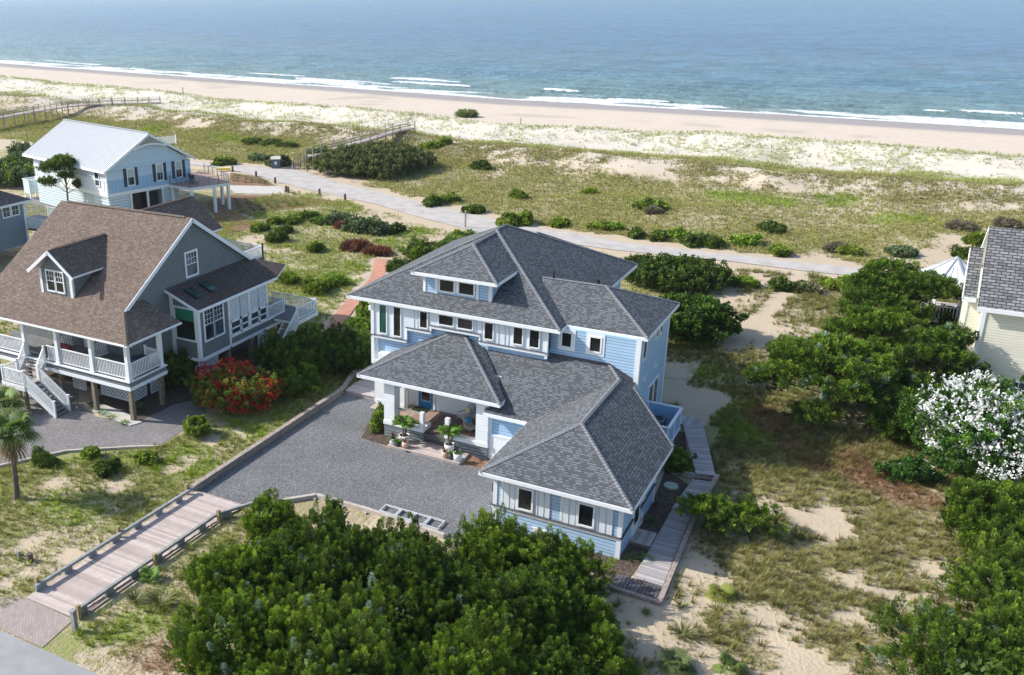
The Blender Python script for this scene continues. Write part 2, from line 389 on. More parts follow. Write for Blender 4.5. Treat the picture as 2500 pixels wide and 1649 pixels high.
def fascia(edges,parent,h=.2,t=.045,mat=None,dz=-.02,name='fascia'):
    mb=M()
    for p,q in edges:
        p=Vector(p);q=Vector(q); o=Vector((0,0,dz-h/2)); mb.beam(p+o,q+o,t,h)
    return mb.build(name,mat or m_white,parent)
def caps(lines,parent,mat,w=.26,step=.2):
    mb=M()
    for p,q in lines:
        p=Vector(p);q=Vector(q); L=(q-p).length; n=max(1,int(L/step)); d=(q-p)/n; dn=d.normalized(); s=dn.cross(Vector((0,0,1))).normalized()*w/2; dr=Vector((0,0,-w*.22))
        for i in range(n):
            a=p+d*i; b=p+d*(i+1.08); la=Vector((0,0,.055)); lb=Vector((0,0,.03))
            if d.z<0: la,lb=lb,la
            mb.poly([a+la,b+lb,b+lb+s+dr,a+la+s+dr]); mb.poly([a+la-s+dr,b+lb-s+dr,b+lb,a+la])
            e=(a,la) if la.z>lb.z else (b,lb)
            mb.poly([e[0]+e[1]-s+dr,e[0]+e[1],e[0]+e[1]-Vector((0,0,.04)),e[0]+e[1]-s+dr-Vector((0,0,.04))]); mb.poly([e[0]+e[1],e[0]+e[1]+s+dr,e[0]+e[1]+s+dr-Vector((0,0,.04)),e[0]+e[1]-Vector((0,0,.04))])
    return mb.build('ridge_cap',mat,parent)
def facebox(mb,face,plane,a0,a1,z0,z1,d0,d1,m=0):
    # a box on a wall: face '-y' or '+x' or '-x', standing d0..d1 proud of the plane
    if face=='-y': mb.box(a0,plane-d1,z0,a1,plane-d0,z1,m)
    elif face=='+x': mb.box(plane+d0,a0,z0,plane+d1,a1,z1,m)
    else: mb.box(plane-d1,a0,z0,plane-d0,a1,z1,m)
def window(parent,face,plane,a0,a1,z0,z1,fw=.07,cas=0,grid=None,mat=None,fm=None,split=None,top=None,casm=None):
    """glass a0..a1,z0..z1; fw frame; cas: wide casing; grid=(nx,nz) muntins over the upper part; split: meeting rail"""
    mb=M(); fm=fm or m_white
    t=fw
    facebox(mb,face,plane,a0-t,a0,z0-t,z1+t,0,.06); facebox(mb,face,plane,a1,a1+t,z0-t,z1+t,0,.06)
    facebox(mb,face,plane,a0,a1,z1,z1+t,0,.06); facebox(mb,face,plane,a0,a1,z0-t,z0,0,.075)
    if cas:
        c=cas; facebox(mb,face,plane,a0-t-c,a0-t,z0-t-c,z1+t+c,0,.03); facebox(mb,face,plane,a1+t,a1+t+c,z0-t-c,z1+t+c,0,.03)
        facebox(mb,face,plane,a0-t,a1+t,z1+t,z1+t+c,0,.03); facebox(mb,face,plane,a0-t,a1+t,z0-t-c,z0-t,0,.03)
    zm=z0+(z1-z0)*(split if split else 0)
    if split: facebox(mb,face,plane,a0,a1,zm-.025,zm+.025,.002,.05)
    if grid:
        lo=zm if split else z0
        for i in range(1,grid[0]): x=a0+(a1-a0)*i/grid[0]; facebox(mb,face,plane,x-.012,x+.012,lo,z1,.012,.035)
        for i in range(1,grid[1]): z=lo+(z1-lo)*i/grid[1]; facebox(mb,face,plane,a0,a1,z-.012,z+.012,.012,.034)
    w=mb.build('window',fm,parent)
    g=M(); facebox(g,face,plane,a0,a1,z0,z1,.003,.02); g.build('glass_pane',mat or m_glass,w)
    if top:
        g=M(); facebox(g,face,plane,a0+.01,a1-.01,z0+(z1-z0)*top[0],z1,.0215,.026); g.build('window_blind',top[1],w)
    return w
def rail(parent,p,q,h=.95,mat=None,sp=.13,bw=.04,name='railing',gap=.1,posts=(True,True),ps=.11,cap=True,top=(.10,.05)):
    mb=M(); p=Vector(p);q=Vector(q); L=(q-p).length; n=max(1,int(L/sp)); Z=Vector((0,0,1))
    mb.beam(p+Z*h,q+Z*h,*top); mb.beam(p+Z*(gap),q+Z*(gap),.05,.06)
    for i in range(1,n):
        a=p+(q-p)*i/n; mb.box(a.x-bw/2,a.y-bw/2,a.z+gap,a.x+bw/2,a.y+bw/2,a.z+h-.02)
    for f,a in zip(posts,(p,q)):
        if f:
            mb.box(a.x-ps/2,a.y-ps/2,a.z-.15,a.x+ps/2,a.y+ps/2,a.z+h+.1)
            if cap: mb.box(a.x-ps*.7,a.y-ps*.7,a.z+h+.1,a.x+ps*.7,a.y+ps*.7,a.z+h+.14)
    return mb.build(name,mat or m_white,parent)
def planks(mb,x0,y0,x1,y1,z,along='x',w=.14,t=.04,gap=.012,m=0,rnd=None,zf=None):
    rnd=rnd or random.Random(1)
    if along=='x':
        y=y0
        while y<y1-.02:
            e=min(y+w,y1); zz=z+rnd.uniform(-.004,.004); mb.box(x0+rnd.uniform(-.012,.012),y,zz-t,x1+rnd.uniform(-.012,.012),e-gap,zz,m); y+=w
    else:
        x=x0
        while x<x1-.02:
            e=min(x+w,x1); zz=z+rnd.uniform(-.004,.004); mb.box(x,y0+rnd.uniform(-.012,.012),zz-t,e-gap,y1+rnd.uniform(-.012,.012),zz,m); x+=w
# =============================== GROUND ===============================
# (x,y,radius,kind) kinds: s bare sand, g bright green cover, d dense dry grass, b brown
BL=[]
def bl(k,r,*pts):
    for p in pts: BL.append((p[0],p[1],r,k))
bl('s',2.2,(-7.75,35.73),(-6.96,34.19),(-6.53,36.77),(-6.29,40.67))
bl('s',1.5,(-2.84,48.73),(-1.96,48.27),(-1.06,47.28),(0.03,43.63),(-0.01,40.42),(-2.88,38.42),(-1.98,37.04),(-0.91,36.40),(2.18,43.29),(3.47,46.08),(-5.63,33.11),(-4.67,34.96))
bl('d',1.7,(-2.65,42.88),(-3.58,40.36),(0.19,46.22),(1.59,47.93),(-1.18,41.47),(1.22,44.74),(-4.73,42.70),(-3.96,36.61),(-0.33,38.53),(0.81,38.53),(-5.98,50.84),(-5.28,53.50),(-3.76,50.88),(-0.69,52.12),(1.06,50.53),(1.87,50.06),(-1.56,44.77))
bl('b',1.7,(-7.19,60.61),(-5.58,58.57),(-4.09,56.61),(-2.71,54.85),(-0.46,54.80),(1.09,53.86),(-1.55,56.81),(2.12,53.78))
bl('g',1.4,(-41.27,34.16),(-40.33,35.31),(-38.10,36.24),(-35.97,36.49),(-35.51,38.63),(-34.62,42.52),(-33.30,42.55),(-33.74,45.95),(-26.98,24.34),(-28.18,22.49),(-26.48,25.15),(-37.67,29.91),(-34.60,36.05),(-33.42,37.31),(-36.11,30.27))
bl('s',.6,(-35.50,40.63),(-34.96,37.98),(-34.95,36.45),(-34.24,42.02),(-39.68,32.05),(-36.33,33.36),(-34.20,24.15),(-34.05,25.04),(-36.17,26.87),(-33.37,27.11))
bl('b',1.2,(-23.09,23.79),(-22.13,23.73),(-23.92,23.94),(-24.52,23.29),(-21.24,24.00))
bl('g',2.4,(-49.69,71.43),(-46.24,73.61),(-38.79,65.03),(-40.83,66.30),(-69.23,92.66),(-65.45,94.61),(-49.21,93.23),(-49.97,88.61),(-54.09,74.84),(-46.19,69.07),(-47.61,78.28),(-46.22,97.09))
bl('s',1.8,(-59.59,79.45),(-58.05,80.44),(-62.91,81.60),(-52.54,75.62),(-45.44,75.48),(-67.91,85.78))
bl('s',1.3,(-11.65,84.73),(-11.28,79.69),(-10.99,76.26),(-10.86,73.00),(-11.54,90.61),(-11.08,92.42),(-12.37,93.34))
bl('s',2.3,(-13.58,65.50),(-12.29,62.63),(-11.44,61.42),(-12.62,61.60))
bl('g',2.0,(-11.26,65.85),(-9.14,61.07),(-7.08,57.07),(-13.95,72.40),(-8.35,57.06),(-9.35,59.42))
bl('s',2.6,(-8.17,102.50),(-0.63,104.69),(3.00,108.34),(4.03,115.38),(1.15,107.40))
bl('s',3.5,(-80.17,119.74),(-70.77,113.22),(-83.56,120.08))
bl('s',4.0,(-79.40,122.15),(-73.90,117.08))
bl('g',3.5,(-15.76,125.39),(-8.92,129.86),(-30.00,119.24),(-104.41,138.26),(-112.25,138.32),(-1.53,122.35),(-147.73,120.44),(-132.48,140.98),(-21.05,126.36))
SANDN=np.array([.50,.41,.30]); SANDB=np.array([.60,.51,.42]); SANDW=np.array([.61,.56,.48]); WET=np.array([.33,.30,.29])
OLIVE=np.array([.20,.215,.042]); DRY=np.array([.27,.235,.11]); GREEN=np.array([.18,.25,.02]); BROWN=np.array([.22,.125,.07]); PALE=np.array([.30,.32,.13])
def seg_d(x,y,P):
    d=np.full(x.shape,1e9)
    for a,b in zip(P[:-1],P[1:]):
        ax,ay=a;bx,by=b; t=np.clip(((x-ax)*(bx-ax)+(y-ay)*(by-ay))/((bx-ax)**2+(by-ay)**2),0,1)
        d=np.minimum(d,np.hypot(x-ax-t*(bx-ax),y-ay-t*(by-ay)))
    return d
def zones(x,y):
    yc=np.interp(x,*CREST)+4*(vnoise(x,y*0,17,5)-.5); ys=np.interp(x,*SHORE); yr=np.interp(x,*ROADF); yn=np.interp(x,*ROADN)
    t=(y-yr-2)/(yc-yr-2); n1=fbm(x,y,7,21,4); n2=fbm(x,y,2.2,31,3); n3=fbm(x,y,25,41,3); n4=fbm(x,y,.9,55,2)
    one=np.ones(x.shape+(1,))
    sand=SANDN*one; dens=.50+.7*(n1-.5)+.5*(n2-.5)
    w=sm(.35,.6,n3)[...,None]; veg=OLIVE*(1-w)+DRY*w
    # front lots: left strip greener
    lf=((x<-27)&(y<58)); veg=np.where(lf[...,None],.5*GREEN+.42*DRY,veg); dens=np.where(lf,.60+.7*(n1-.5)+.5*(n2-.5),dens)
    mid=((x<-17)&(y>=58)&(y<yn)); veg=np.where(mid[...,None],.6*GREEN+.4*DRY,veg); dens=np.where(mid,.49+1.1*(n1-.5)+.5*(n2-.5),dens)
    rt=((x>-17)&(y<yn)); veg=np.where(rt[...,None],(.50*OLIVE+.26*DRY),veg); dens=np.where(rt,.47+1.0*(n1-.5)+.5*(n2-.5),dens)
    # dunes
    du=t>0
    k=np.stack([sm(0,.04,t),sm(.40,.52,t+.1*(n3-.5)),sm(.70,.78,t)])
    dd=.70+.95*(n1-.5)+.2*(n2-.5); dd=dd*(1-k[1])+(.45+1.0*(n1-.5)+1.0*(n2-.5))*k[1]; dd=dd*(1-k[2])+(.22+.8*(n1-.45)+.6*(n2-.5))*k[2]
    rdg=np.exp(-((t-.72)/.035)**2); dd=dd+.35*rdg+ .6*np.exp(-((t-1.0)/.022)**2)
    dd=np.where(t>1.0,np.where(t<1.03,.35,-.5),dd)
    vc=(OLIVE*.62+DRY*.38)*one; vc=vc*(1-k[1][...,None])+(DRY*.55+OLIVE*.35)*k[1][...,None]; vc=vc*(1-k[2][...,None])+PALE*k[2][...,None]
    vc=np.where((rdg>.4)[...,None],PALE*.6+OLIVE*.4,vc)
    sd=SANDN*one; kk=sm(.4,.75,t)[...,None]; sd=sd*(1-kk)+SANDW*kk; sd=np.where((t>1.01)[...,None],SANDB,sd)
    dens=np.where(du,dd,dens); veg=np.where(du[...,None],vc,veg); sand=np.where(du[...,None],sd,sand)
    wet=sm(-17,-11,y-ys+2.5*(vnoise(x,y*0,30,9)-.5))*(t>1); sand=sand*(1-wet[...,None])+WET*wet[...,None]
    for bx,by,r,kd in BL:
        dst=np.hypot(x-bx,(y-by))+ (n2-.5)*r*1.3+(n4-.5)*1.3+(n1-.5)*r*.8
        f=.8*(1-sm(r*.35,r*1.3,dst))
        if kd=='s': dens=dens*(1-f)+.10*f
        elif kd=='g': dens=np.maximum(dens,.85*f); veg=veg*(1-f[...,None])+GREEN*f[...,None]
        elif kd=='d': dens=np.maximum(dens,.80*f); veg=veg*(1-f[...,None])+(DRY*.6+OLIVE*.4)*f[...,None]
        else: dens=np.maximum(dens,.72*f); veg=veg*(1-f[...,None])+BROWN*f[...,None]
    # sandy verges of the lane
    dr=np.minimum(np.abs(y-yr),np.abs(y-yn)); inr=(y>yn-.3)&(y<yr+.3); v=np.where(inr,0,dr)
    f=1-sm(.4,2.1,v+(n2-.5)*3.0); dens=dens*(1-f)-.1*f
    # walked paths
    for P,r in (([(-10.5,57.5),(-10,62)],1.2),([(-10.7,74),(-10.2,80),(-9.5,88),(-9,94.5)],.9),([(-38.6,59.6),(-39.6,61.2),(-40.5,63.4),(-41.4,66.2),(-42.2,69.5),(-43.4,74.5),(-45.4,79),(-46.8,81.5)],1.1)):
        f=1-sm(r*.5,r*1.2,seg_d(x,y,P)+(n2-.5)*.8); dens=dens*(1-f)-.1*f
    # nothing grows under houses and drives
    for x0,x1,y0,y1 in ((-32.3,-9.9,38,57),(-56,-40.9,36,56),(-17,-9.85,39.9,46)):
        dens=np.where((x>x0)&(x<x1)&(y>y0)&(y<y1),-.3,dens)
    return sand,veg,np.clip(dens,-.5,1.2)
def gridco(a,b,s0,ctr0,ctr1,g,smax):
    c=list(np.arange(ctr0,ctr1+1e-6,s0)); s=s0; v=ctr1
    while v<b: s=min(s*g,smax); v+=s; c.append(v)
    s=s0; v=ctr0; l=[]
    while v>a: s=min(s*g,smax); v-=s; l.append(v)
    return np.array(l[::-1]+c)
gx=gridco(-900,70,.5,-60,9,1.025,9); gy=gridco(2,520,.5,18,64,1.012,4)
X,Y=np.meshgrid(gx,gy); Z=height(X,Y)
sand,veg,dens=zones(X,Y)
V=np.stack([X,Y,Z],-1).reshape(-1,3); nx=len(gx); ny=len(gy)
ii=(np.arange(ny-1)[:,None]*nx+np.arange(nx-1)[None]).ravel(); F=np.stack([ii,ii+1,ii+1+nx,ii+nx],1)
def groundmat():
    m,nt,bs=newmat('sandy_ground'); co=objco(nt)
    sa=N(nt,'ShaderNodeAttribute'); sa.attribute_name='Sand'; va=N(nt,'ShaderNodeAttribute'); va.attribute_name='Veg'; da=N(nt,'ShaderNodeAttribute'); da.attribute_name='Dens'
    n=noise(nt,.9,6,.62,co); n2=noise(nt,5.5,4,.6,co); n3=noise(nt,.25,4,.6,co)
    f=math_(nt,'ADD',math_(nt,'MULTIPLY_ADD',n.outputs[0],1.5,-.75),math_(nt,'MULTIPLY_ADD',n2.outputs[0],.8,-.4)); f=math_(nt,'ADD',f,da.outputs['Fac'])
    mr=N(nt,'ShaderNodeMapRange'); mr.inputs['From Min'].default_value=.38; mr.inputs['From Max'].default_value=.62; nt.links.new(f,mr.inputs['Value'])
    hs=N(nt,'ShaderNodeHueSaturation'); nt.links.new(sa.outputs[0],hs.inputs['Color']); nt.links.new(math_(nt,'ADD',math_(nt,'MULTIPLY_ADD',n3.outputs[0],.25,.76),math_(nt,'MULTIPLY',n2.outputs[0],.24)),hs.inputs['Value'])
    h2=N(nt,'ShaderNodeHueSaturation'); nt.links.new(va.outputs[0],h2.inputs['Color']); nt.links.new(math_(nt,'MULTIPLY_ADD',n2.outputs[0],1.1,.40),h2.inputs['Value']); nt.links.new(math_(nt,'MULTIPLY_ADD',n.outputs[0],.06,.47),h2.inputs['Hue'])
    c=mix(nt,hs.outputs[0],h2.outputs[0],math_(nt,'MULTIPLY',mr.outputs[0],.72)); nt.links.new(c,bs.inputs['Base Color']); bs.inputs['Roughness'].default_value=.95; bs.inputs['Specular IOR Level'].default_value=.15
    h=math_(nt,'MULTIPLY_ADD',mr.outputs[0],.6,n2.outputs[0]); bump(nt,bs,h,.6,.10); return m
for P,r in (([(-210.42,225.69),(-217.18,247.31),(-205.30,246.09),(-184.71,225.11)],.5),([(-182.81,226.73),(-195.84,248.48),(-196.86,253.16)],.5),([(-134.74,212.25),(-133.88,230.66),(-125.06,219.89),(-120.41,203.24)],.5),([(-91.07,201.48),(-52.89,204.25),(-11.81,198.55)],.45)):
    for off in (0,2.0):
        f=(1-sm(r*.6,r*1.6,np.abs(seg_d(X,Y,P)-off)))*(Z<1.2)*(Y>150); sand=sand*(1-.16*f[...,None])
g=npmesh('ground',V,F,groundmat(),attrs={'Sand':sand.reshape(-1,3),'Veg':veg.reshape(-1,3),'Dens':dens.ravel()},smooth=True); g['kind']='structure'
# ------------------------------- sea -------------------------------
def seamat():
    m,nt,bs=newmat('sea_water'); co=objco(nt); a=N(nt,'ShaderNodeAttribute'); a.attribute_name='Depth'; fo=N(nt,'ShaderNodeAttribute'); fo.attribute_name='Foam'
    r=ramp(nt,[(0,(.20,.27,.25)),(.04,(.14,.235,.24)),(.14,(.095,.195,.265)),(.4,(.055,.15,.28)),(1,(.065,.18,.32))]); nt.links.new(a.outputs['Fac'],r.inputs[0])
    mp=N(nt,'ShaderNodeMapping'); mp.inputs['Rotation'].default_value=(0,0,.16); mp.inputs['Scale'].default_value=(.55,1,1); nt.links.new(co,mp.inputs[0])
    n1=noise(nt,.11,6,.68,mp.outputs[0]); n2=noise(nt,.9,4,.6,mp.outputs[0]); n0=noise(nt,.012,4,.55,co)
    hs=N(nt,'ShaderNodeHueSaturation'); nt.links.new(r.outputs[0],hs.inputs['Color']); nt.links.new(math_(nt,'ADD',math_(nt,'MULTIPLY_ADD',n0.outputs[0],.5,.25),math_(nt,'MULTIPLY',n1.outputs[0],1.0)),hs.inputs['Value'])
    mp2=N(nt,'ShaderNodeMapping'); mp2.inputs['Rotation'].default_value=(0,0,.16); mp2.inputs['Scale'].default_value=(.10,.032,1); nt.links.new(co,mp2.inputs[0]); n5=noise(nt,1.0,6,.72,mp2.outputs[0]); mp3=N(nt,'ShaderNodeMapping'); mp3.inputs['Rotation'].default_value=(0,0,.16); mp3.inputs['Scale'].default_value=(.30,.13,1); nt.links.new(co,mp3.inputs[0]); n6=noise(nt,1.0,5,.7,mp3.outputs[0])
    rp=math_(nt,'ADD',math_(nt,'MULTIPLY',n5.outputs[0],1.5),math_(nt,'MULTIPLY',n6.outputs[0],.9)); hs3=N(nt,'ShaderNodeHueSaturation'); nt.links.new(math_(nt,'ADD',rp,-.22),hs3.inputs['Value']); nt.links.new(hs.outputs[0],hs3.inputs['Color']); hs=hs3  # ripple light and dark painted into the water colour
    fn=noise(nt,1.0,5,.7,mp.outputs[0]); fm=N(nt,'ShaderNodeMapRange'); nt.links.new(math_(nt,'ADD',fo.outputs['Fac'],math_(nt,'MULTIPLY_ADD',fn.outputs[0],1.1,-.55)),fm.inputs['Value']); fm.inputs['From Min'].default_value=.42; fm.inputs['From Max'].default_value=.60
    c=mix(nt,hs.outputs[0],(.80,.82,.83),fm.outputs[0]); nt.links.new(c,bs.inputs['Base Color'])
    nt.links.new(math_(nt,'MULTIPLY_ADD',fm.outputs[0],.5,.22),bs.inputs['Roughness']); bs.inputs['IOR'].default_value=1.33
    h=math_(nt,'ADD',math_(nt,'MULTIPLY',n1.outputs[0],1.0),math_(nt,'MULTIPLY',n2.outputs[0],.22)); bump(nt,bs,h,1.0,4.0)
    return m
# breakers: (x,y, half length, half width)
BR=[(-148.13,283.17,12,2.6),(-137.06,279.63,7,2),(-136.94,270.39,16,1.6),(-93.70,266.41,6,1.6),(9.74,259.39,7,1.6),(-1.14,254.41,3,1.2),(-202.72,280.37,16,1.6),(-68.08,252.55,9,1.4),(-171.51,265.27,14,1.6)]
def seastrip(name,xs,ds,lvl):
    A,D=np.meshgrid(xs,ds); ys=np.interp(A,*SHORE); Yy=ys+D; 
    sw=.28*np.sin((D+14*vnoise(A,D*0,60,3)+6*vnoise(A,D,25,4))*2*math.pi/11)*sm(4,16,D)*(1-sm(60,140,D)*.6)*(.3+.9*vnoise(A,D,18,7))
    Zz=lvl+sw+.1*(fbm(A,D,7,6)-.5)*sm(3,8,D)
    e=D+5*(fbm(A,D*0,26,51,3)-.5)
    foam=.95*np.exp(-((e-1.5)/1.6)**2)+.75*np.exp(-((e-7.5-5*vnoise(A,D*0,70,61))/2.2)**2)*sm(.32,.5,vnoise(A,D*0,34,62))+.62*np.exp(-((e-15-6*vnoise(A,D*0,50,63))/2.0)**2)*sm(.5,.68,vnoise(A,D*0,28,64))
    foam=foam+.65*sm(.34,.60,fbm(A,e*2.2,13,71,4))*(1-sm(9,20,e))
    foam=foam*(e>-1.2)
    for bx,by,hl,hw in BR:
        q=np.abs((A-bx)/hl); f=np.exp(-((Yy-(by+ -.12*(A-bx)))/(hw*(1.05-np.clip(q,0,1)*.6)))**2)*(1-sm(.8,1.05,q)); foam=np.maximum(foam,f*1.0); Zz=Zz+.5*f
    dep=np.clip(D/600,0,1)
    k=len(xs); ii=(np.arange(len(ds)-1)[:,None]*k+np.arange(k-1)[None]).ravel(); F=np.stack([ii,ii+1,ii+1+k,ii+k],1)
    return np.stack([A,Yy,Zz],-1).reshape(-1,3),F,dep.ravel(),foam.ravel()
xs=gridco(-1200,120,1.3,-130,30,1.03,9); ds=np.concatenate([np.arange(-6,34,.8),np.arange(34,150,2.0),np.arange(150,420,9)])
V,F,dep,foam=seastrip('sea',xs,ds,-2.0)
# beyond that, out to the horizon
n=len(V); k=len(xs); last=V[-k:]; far=[last]
D0=ds[-1]
FV=[V]; FF=[F]; base=n-k; dp=[dep]; fo_=[foam]
for D in (700,1200,2200,4500,9000,20000,45000):
    sc=D/D0; row=last.copy(); row[:,1]=last[:,1]+(D-D0); row[:,0]=last[:,0]*(1)+ (last[:,0]+540)*(sc-1)*1.0; row[:,2]=-2
    FV.append(row); nb=sum(len(q) for q in FV)-k; j=np.arange(k-1); FF.append(np.stack([base+j,base+j+1,nb+j+1,nb+j],1)); base=nb; dp.append(np.full(k,min(1,D/600))); fo_.append(np.zeros(k))
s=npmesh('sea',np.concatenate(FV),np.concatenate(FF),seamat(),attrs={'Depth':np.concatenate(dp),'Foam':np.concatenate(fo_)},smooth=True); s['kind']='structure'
# ------------------------------- sheets -------------------------------
def sheet(name,pts,mat,z=.012,kind='structure',step=None,label=None,cat=None):
    mb=M()
    mb.poly([(x,y,z) for x,y in pts]); o=mb.build(name,mat)
    if kind: o['kind']=kind
    return o
def strip(name,xs,yf0,yf1,mat,dz,nn=6):
    """a lane sheet draped over the terrain"""
    Vv=[]
    for x in xs:
        a=float(np.interp(x,*yf0)); b=float(np.interp(x,*yf1))
        a+=.35*(float(vnoise(x,0,3,77))-.5); b+=.5*(float(vnoise(x,5,3,78))-.5)
        for i in range(nn): y=a+(b-a)*i/(nn-1); Vv.append((x,y,float(height(x,y))+dz))
    F=[(i*nn+j,(i+1)*nn+j,(i+1)*nn+j+1,i*nn+j+1) for i in range(len(xs)-1) for j in range(nn-1)]
    o=npmesh(name,Vv,F,mat,smooth=True); o['kind']='structure'; return o
strip('lane_road',np.arange(-130,45,1.0),(ROADN[0],[q+.55 for q in ROADN[1]]),(ROADF[0],[q-.45 for q in ROADF[1]]),m_road,.05)
sheet('gravel_drive',[(-31.95,35.1),(-28.7,35.0),(-27.85,35.75),(-25.8,37.9),(-22.6,37.95),(-18.0,37.75),(-16.5,37.9),(-16.4,45.2),(-20.6,45.1),(-20.65,44.9),(-25.45,44.95),(-27.6,45.3),(-28.5,48.5),(-29.3,50.6),(-31.8,50.7),(-32.0,50.4)],m_gravel,.02)
sheet('neighbour_gravel_drive',[(-60,20),(-46,30.2),(-43.97,31.73),(-42.01,35.02),(-38.65,37.55),(-37.61,38.12),(-37.89,41.42),(-38.3,43.6),(-40.0,45.3),(-41.0,43.5),(-41.2,40.2),(-44.17,39.6),(-46.9,40.6),(-49,42.6),(-56,42.6),(-66,38)],m_gravel2,.016)
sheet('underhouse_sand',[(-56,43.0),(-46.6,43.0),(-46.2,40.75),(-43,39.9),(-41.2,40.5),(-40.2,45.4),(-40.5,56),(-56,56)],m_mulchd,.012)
sheet('street',[(-120,-30),(-20.5,-30),(-20.8,19.0),(-25.5,21.5),(-31.5,21.45),(-60,22.6),(-120,26)],m_street,.02)
sheet('paver_apron',[(-34.6,22.45),(-31.45,21.53),(-29.0,21.55),(-29.3,23.55),(-32.5,23.7)],m_paver,.026)
sheet('mulch_bed',[(-16.4,39.9),(-16.45,38.6),(-14,38.9),(-12,38.6),(-10.5,38.2),(-9,37.6),(-8.75,41.5),(-9.84,41.6),(-9.84,39.93)],m_mulchd,.014)  # darker mulch here paints the bed's shade into its colour
sheet('mulch_bed',[(-9.86,43.1),(-8.7,43.1),(-8.55,46),(-8.5,48.9),(-10.2,50.2),(-9.86,46.2)],m_mulchd,.014)
sheet('mulch_bed',[(-10.25,50.4),(-8.75,49.9),(-10.4,55.6),(-12.0,55.6),(-12.3,50.4)],m_mulchd,.014)
sheet('mulch_bed',[(-20.6,45.15),(-16.4,45.25),(-16.4,46.5),(-20.6,46.4)],m_mulch,.028)
sheet('mulch_bed',[(-27.5,45.25),(-25.5,45.05),(-25.4,46.3),(-26.4,46.3),(-27.6,50.4),(-29.2,50.4),(-28.45,48.4)],m_mulchd,.028)
def stripe(name,P,w,mat,z):
    mb=M(); P=[Vector((a,b,0)) for a,b in P]; L=[];R=[]
    for i,p in enumerate(P):
        d=(P[min(i+1,len(P)-1)]-P[max(i-1,0)]).normalized(); s=Vector((-d.y,d.x,0))*w/2; L.append(p+s);R.append(p-s)
    for i in range(len(P)-1):
        q=[R[i],R[i+1],L[i+1],L[i]]; mb.poly([(a.x,a.y,float(height(a.x,a.y))+z) for a in q])
    o=mb.build(name,mat); o['kind']='structure'; return o
stripe('brick_path',[(-38.6,59.6),(-39.6,61.2),(-40.5,63.4),(-41.4,66.2),(-42.2,69.5),(-43.4,74.5),(-45.4,79),(-46.8,81.5)],1.25,m_brickred,.05)
# bright driveway of the pale blue house and its planting beds
sheet('concrete_drive',[(-85.17,105.23),(-78.24,108.05),(-74.32,104.05),(-80.96,101.31)],m_conc,.05)
for nm,pts in (('mulch_bed',[(-91.22,113.41),(-85.69,113.04),(-79.15,108.29),(-85.57,105.74)]),('mulch_bed',[(-81.92,100.18),(-73.83,103.35),(-64.70,103.42),(-67.24,99.19),(-72.07,91.18),(-73.43,87.87),(-80.78,95.17)]),('mulch_bed',[(-73.72,88.23),(-72.07,91.18),(-67.42,88.47),(-66.87,82.84),(-69.05,82.84)])):
    sheet(nm,pts,m_mulch,.03)
sheet('gravel_yard',[(-105.71,87.07),(-95.08,87.84),(-89.79,82.02),(-97.07,78.25)],m_gravel2,.02)
# =============================== MAIN HOUSE ===============================
rndm=random.Random(5)
bh=thing('beach_house','light blue two storey house with grey hipped shingle roofs beside the gravel drive','house',(-20,45,0))
mt=[m_blue,m_white,m_panel]
# lower wing with the garage room
w=M(); w.box(-16.4,39.94,-.1,-9.85,46.2,3.1); w.box(-16.4,46.1,-.1,-12.36,50.7,3.1); w.build('wall',m_blue,bh)
# connector behind the eave, right of the porch
w=M(); w.box(-19.55,46.5,.2,-16.42,50.3,3.1); w.build('wall',m_blue,bh)
w=M(); w.box(-19.45,46.40,.1,-16.42,46.49,1.58); w.box(-19.58,46.44,.1,-19.38,46.5,3.0); w.box(-19.4,46.38,1.58,-16.42,46.49,1.70); w.build('door',m_white,bh)
# main body
w=M()
w.box(-29.35,50.15,.2,-17.6,64.8,7.35); w.box(-17.62,50.6,-.1,-12.35,57.15,7.35); w.box(-26.7,64.7,0,-20.6,66.6,7.3)
w.build('wall',m_blue,bh)
w=M(); w.box(-28.75,49.62,.3,-19.6,50.2,3.92); w.build('wall',m_white and m_wside,bh)
# white bay standing out under the main eave, stepped at its foot
steps=[(-29.35,-26.83,5.04),(-26.83,-25.12,5.92),(-25.12,-21.8,6.33),(-21.8,-17.6,5.88)]
w=M()
for a,b,z in steps: w.box(a,49.96,z,b,50.16,7.35)
w.box(-17.62,49.98,5.88,-17.6,50.62,7.35); bay=w.build('wall',m_panel,bh); bay['label']='pale panelled upper wall with narrow battens'
w=M()
for a,b,z in steps: w.box(a-.06,49.84,z-.03,b+.06,49.96,z+.0)
sill=w.build('sill',m_cap,bh)
w=M()
for a,b,z in steps: w.box(a,49.88,z-.20,b,49.98,z-.032)
for x,z0,z1 in ((-26.83,5.04,5.9),(-25.12,5.92,6.33),(-21.8,5.88,6.33)): w.box(x-.05,49.90,z0-.2,x+.05,49.955,z1)
w.box(-29.42,49.90,3.0,-29.2,50.18,7.35); w.box(-29.42,49.9,4.84,-29.16,49.97,5.0); w.box(-17.66,49.9,5.5,-17.5,50.05,5.85); w.box(-17.62,49.93,5.88,-17.50,50.1,7.3)
w.box(-12.55,50.55,3.9,-12.28,50.66,7.35); w.box(-12.40,50.665,3.9,-12.285,50.80,7.35); w.box(-12.40,57.0,.2,-12.30,57.2,7.35)
w.box(-29.2,50.05,3.0,-29.0,50.14,4.84)
w.build('corner_board',m_white,bh)
w=M()
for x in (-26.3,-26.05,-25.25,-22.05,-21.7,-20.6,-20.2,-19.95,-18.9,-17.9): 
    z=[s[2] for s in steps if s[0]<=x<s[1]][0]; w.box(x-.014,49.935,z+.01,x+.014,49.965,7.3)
w.build('batten',m_battenshade,bh)
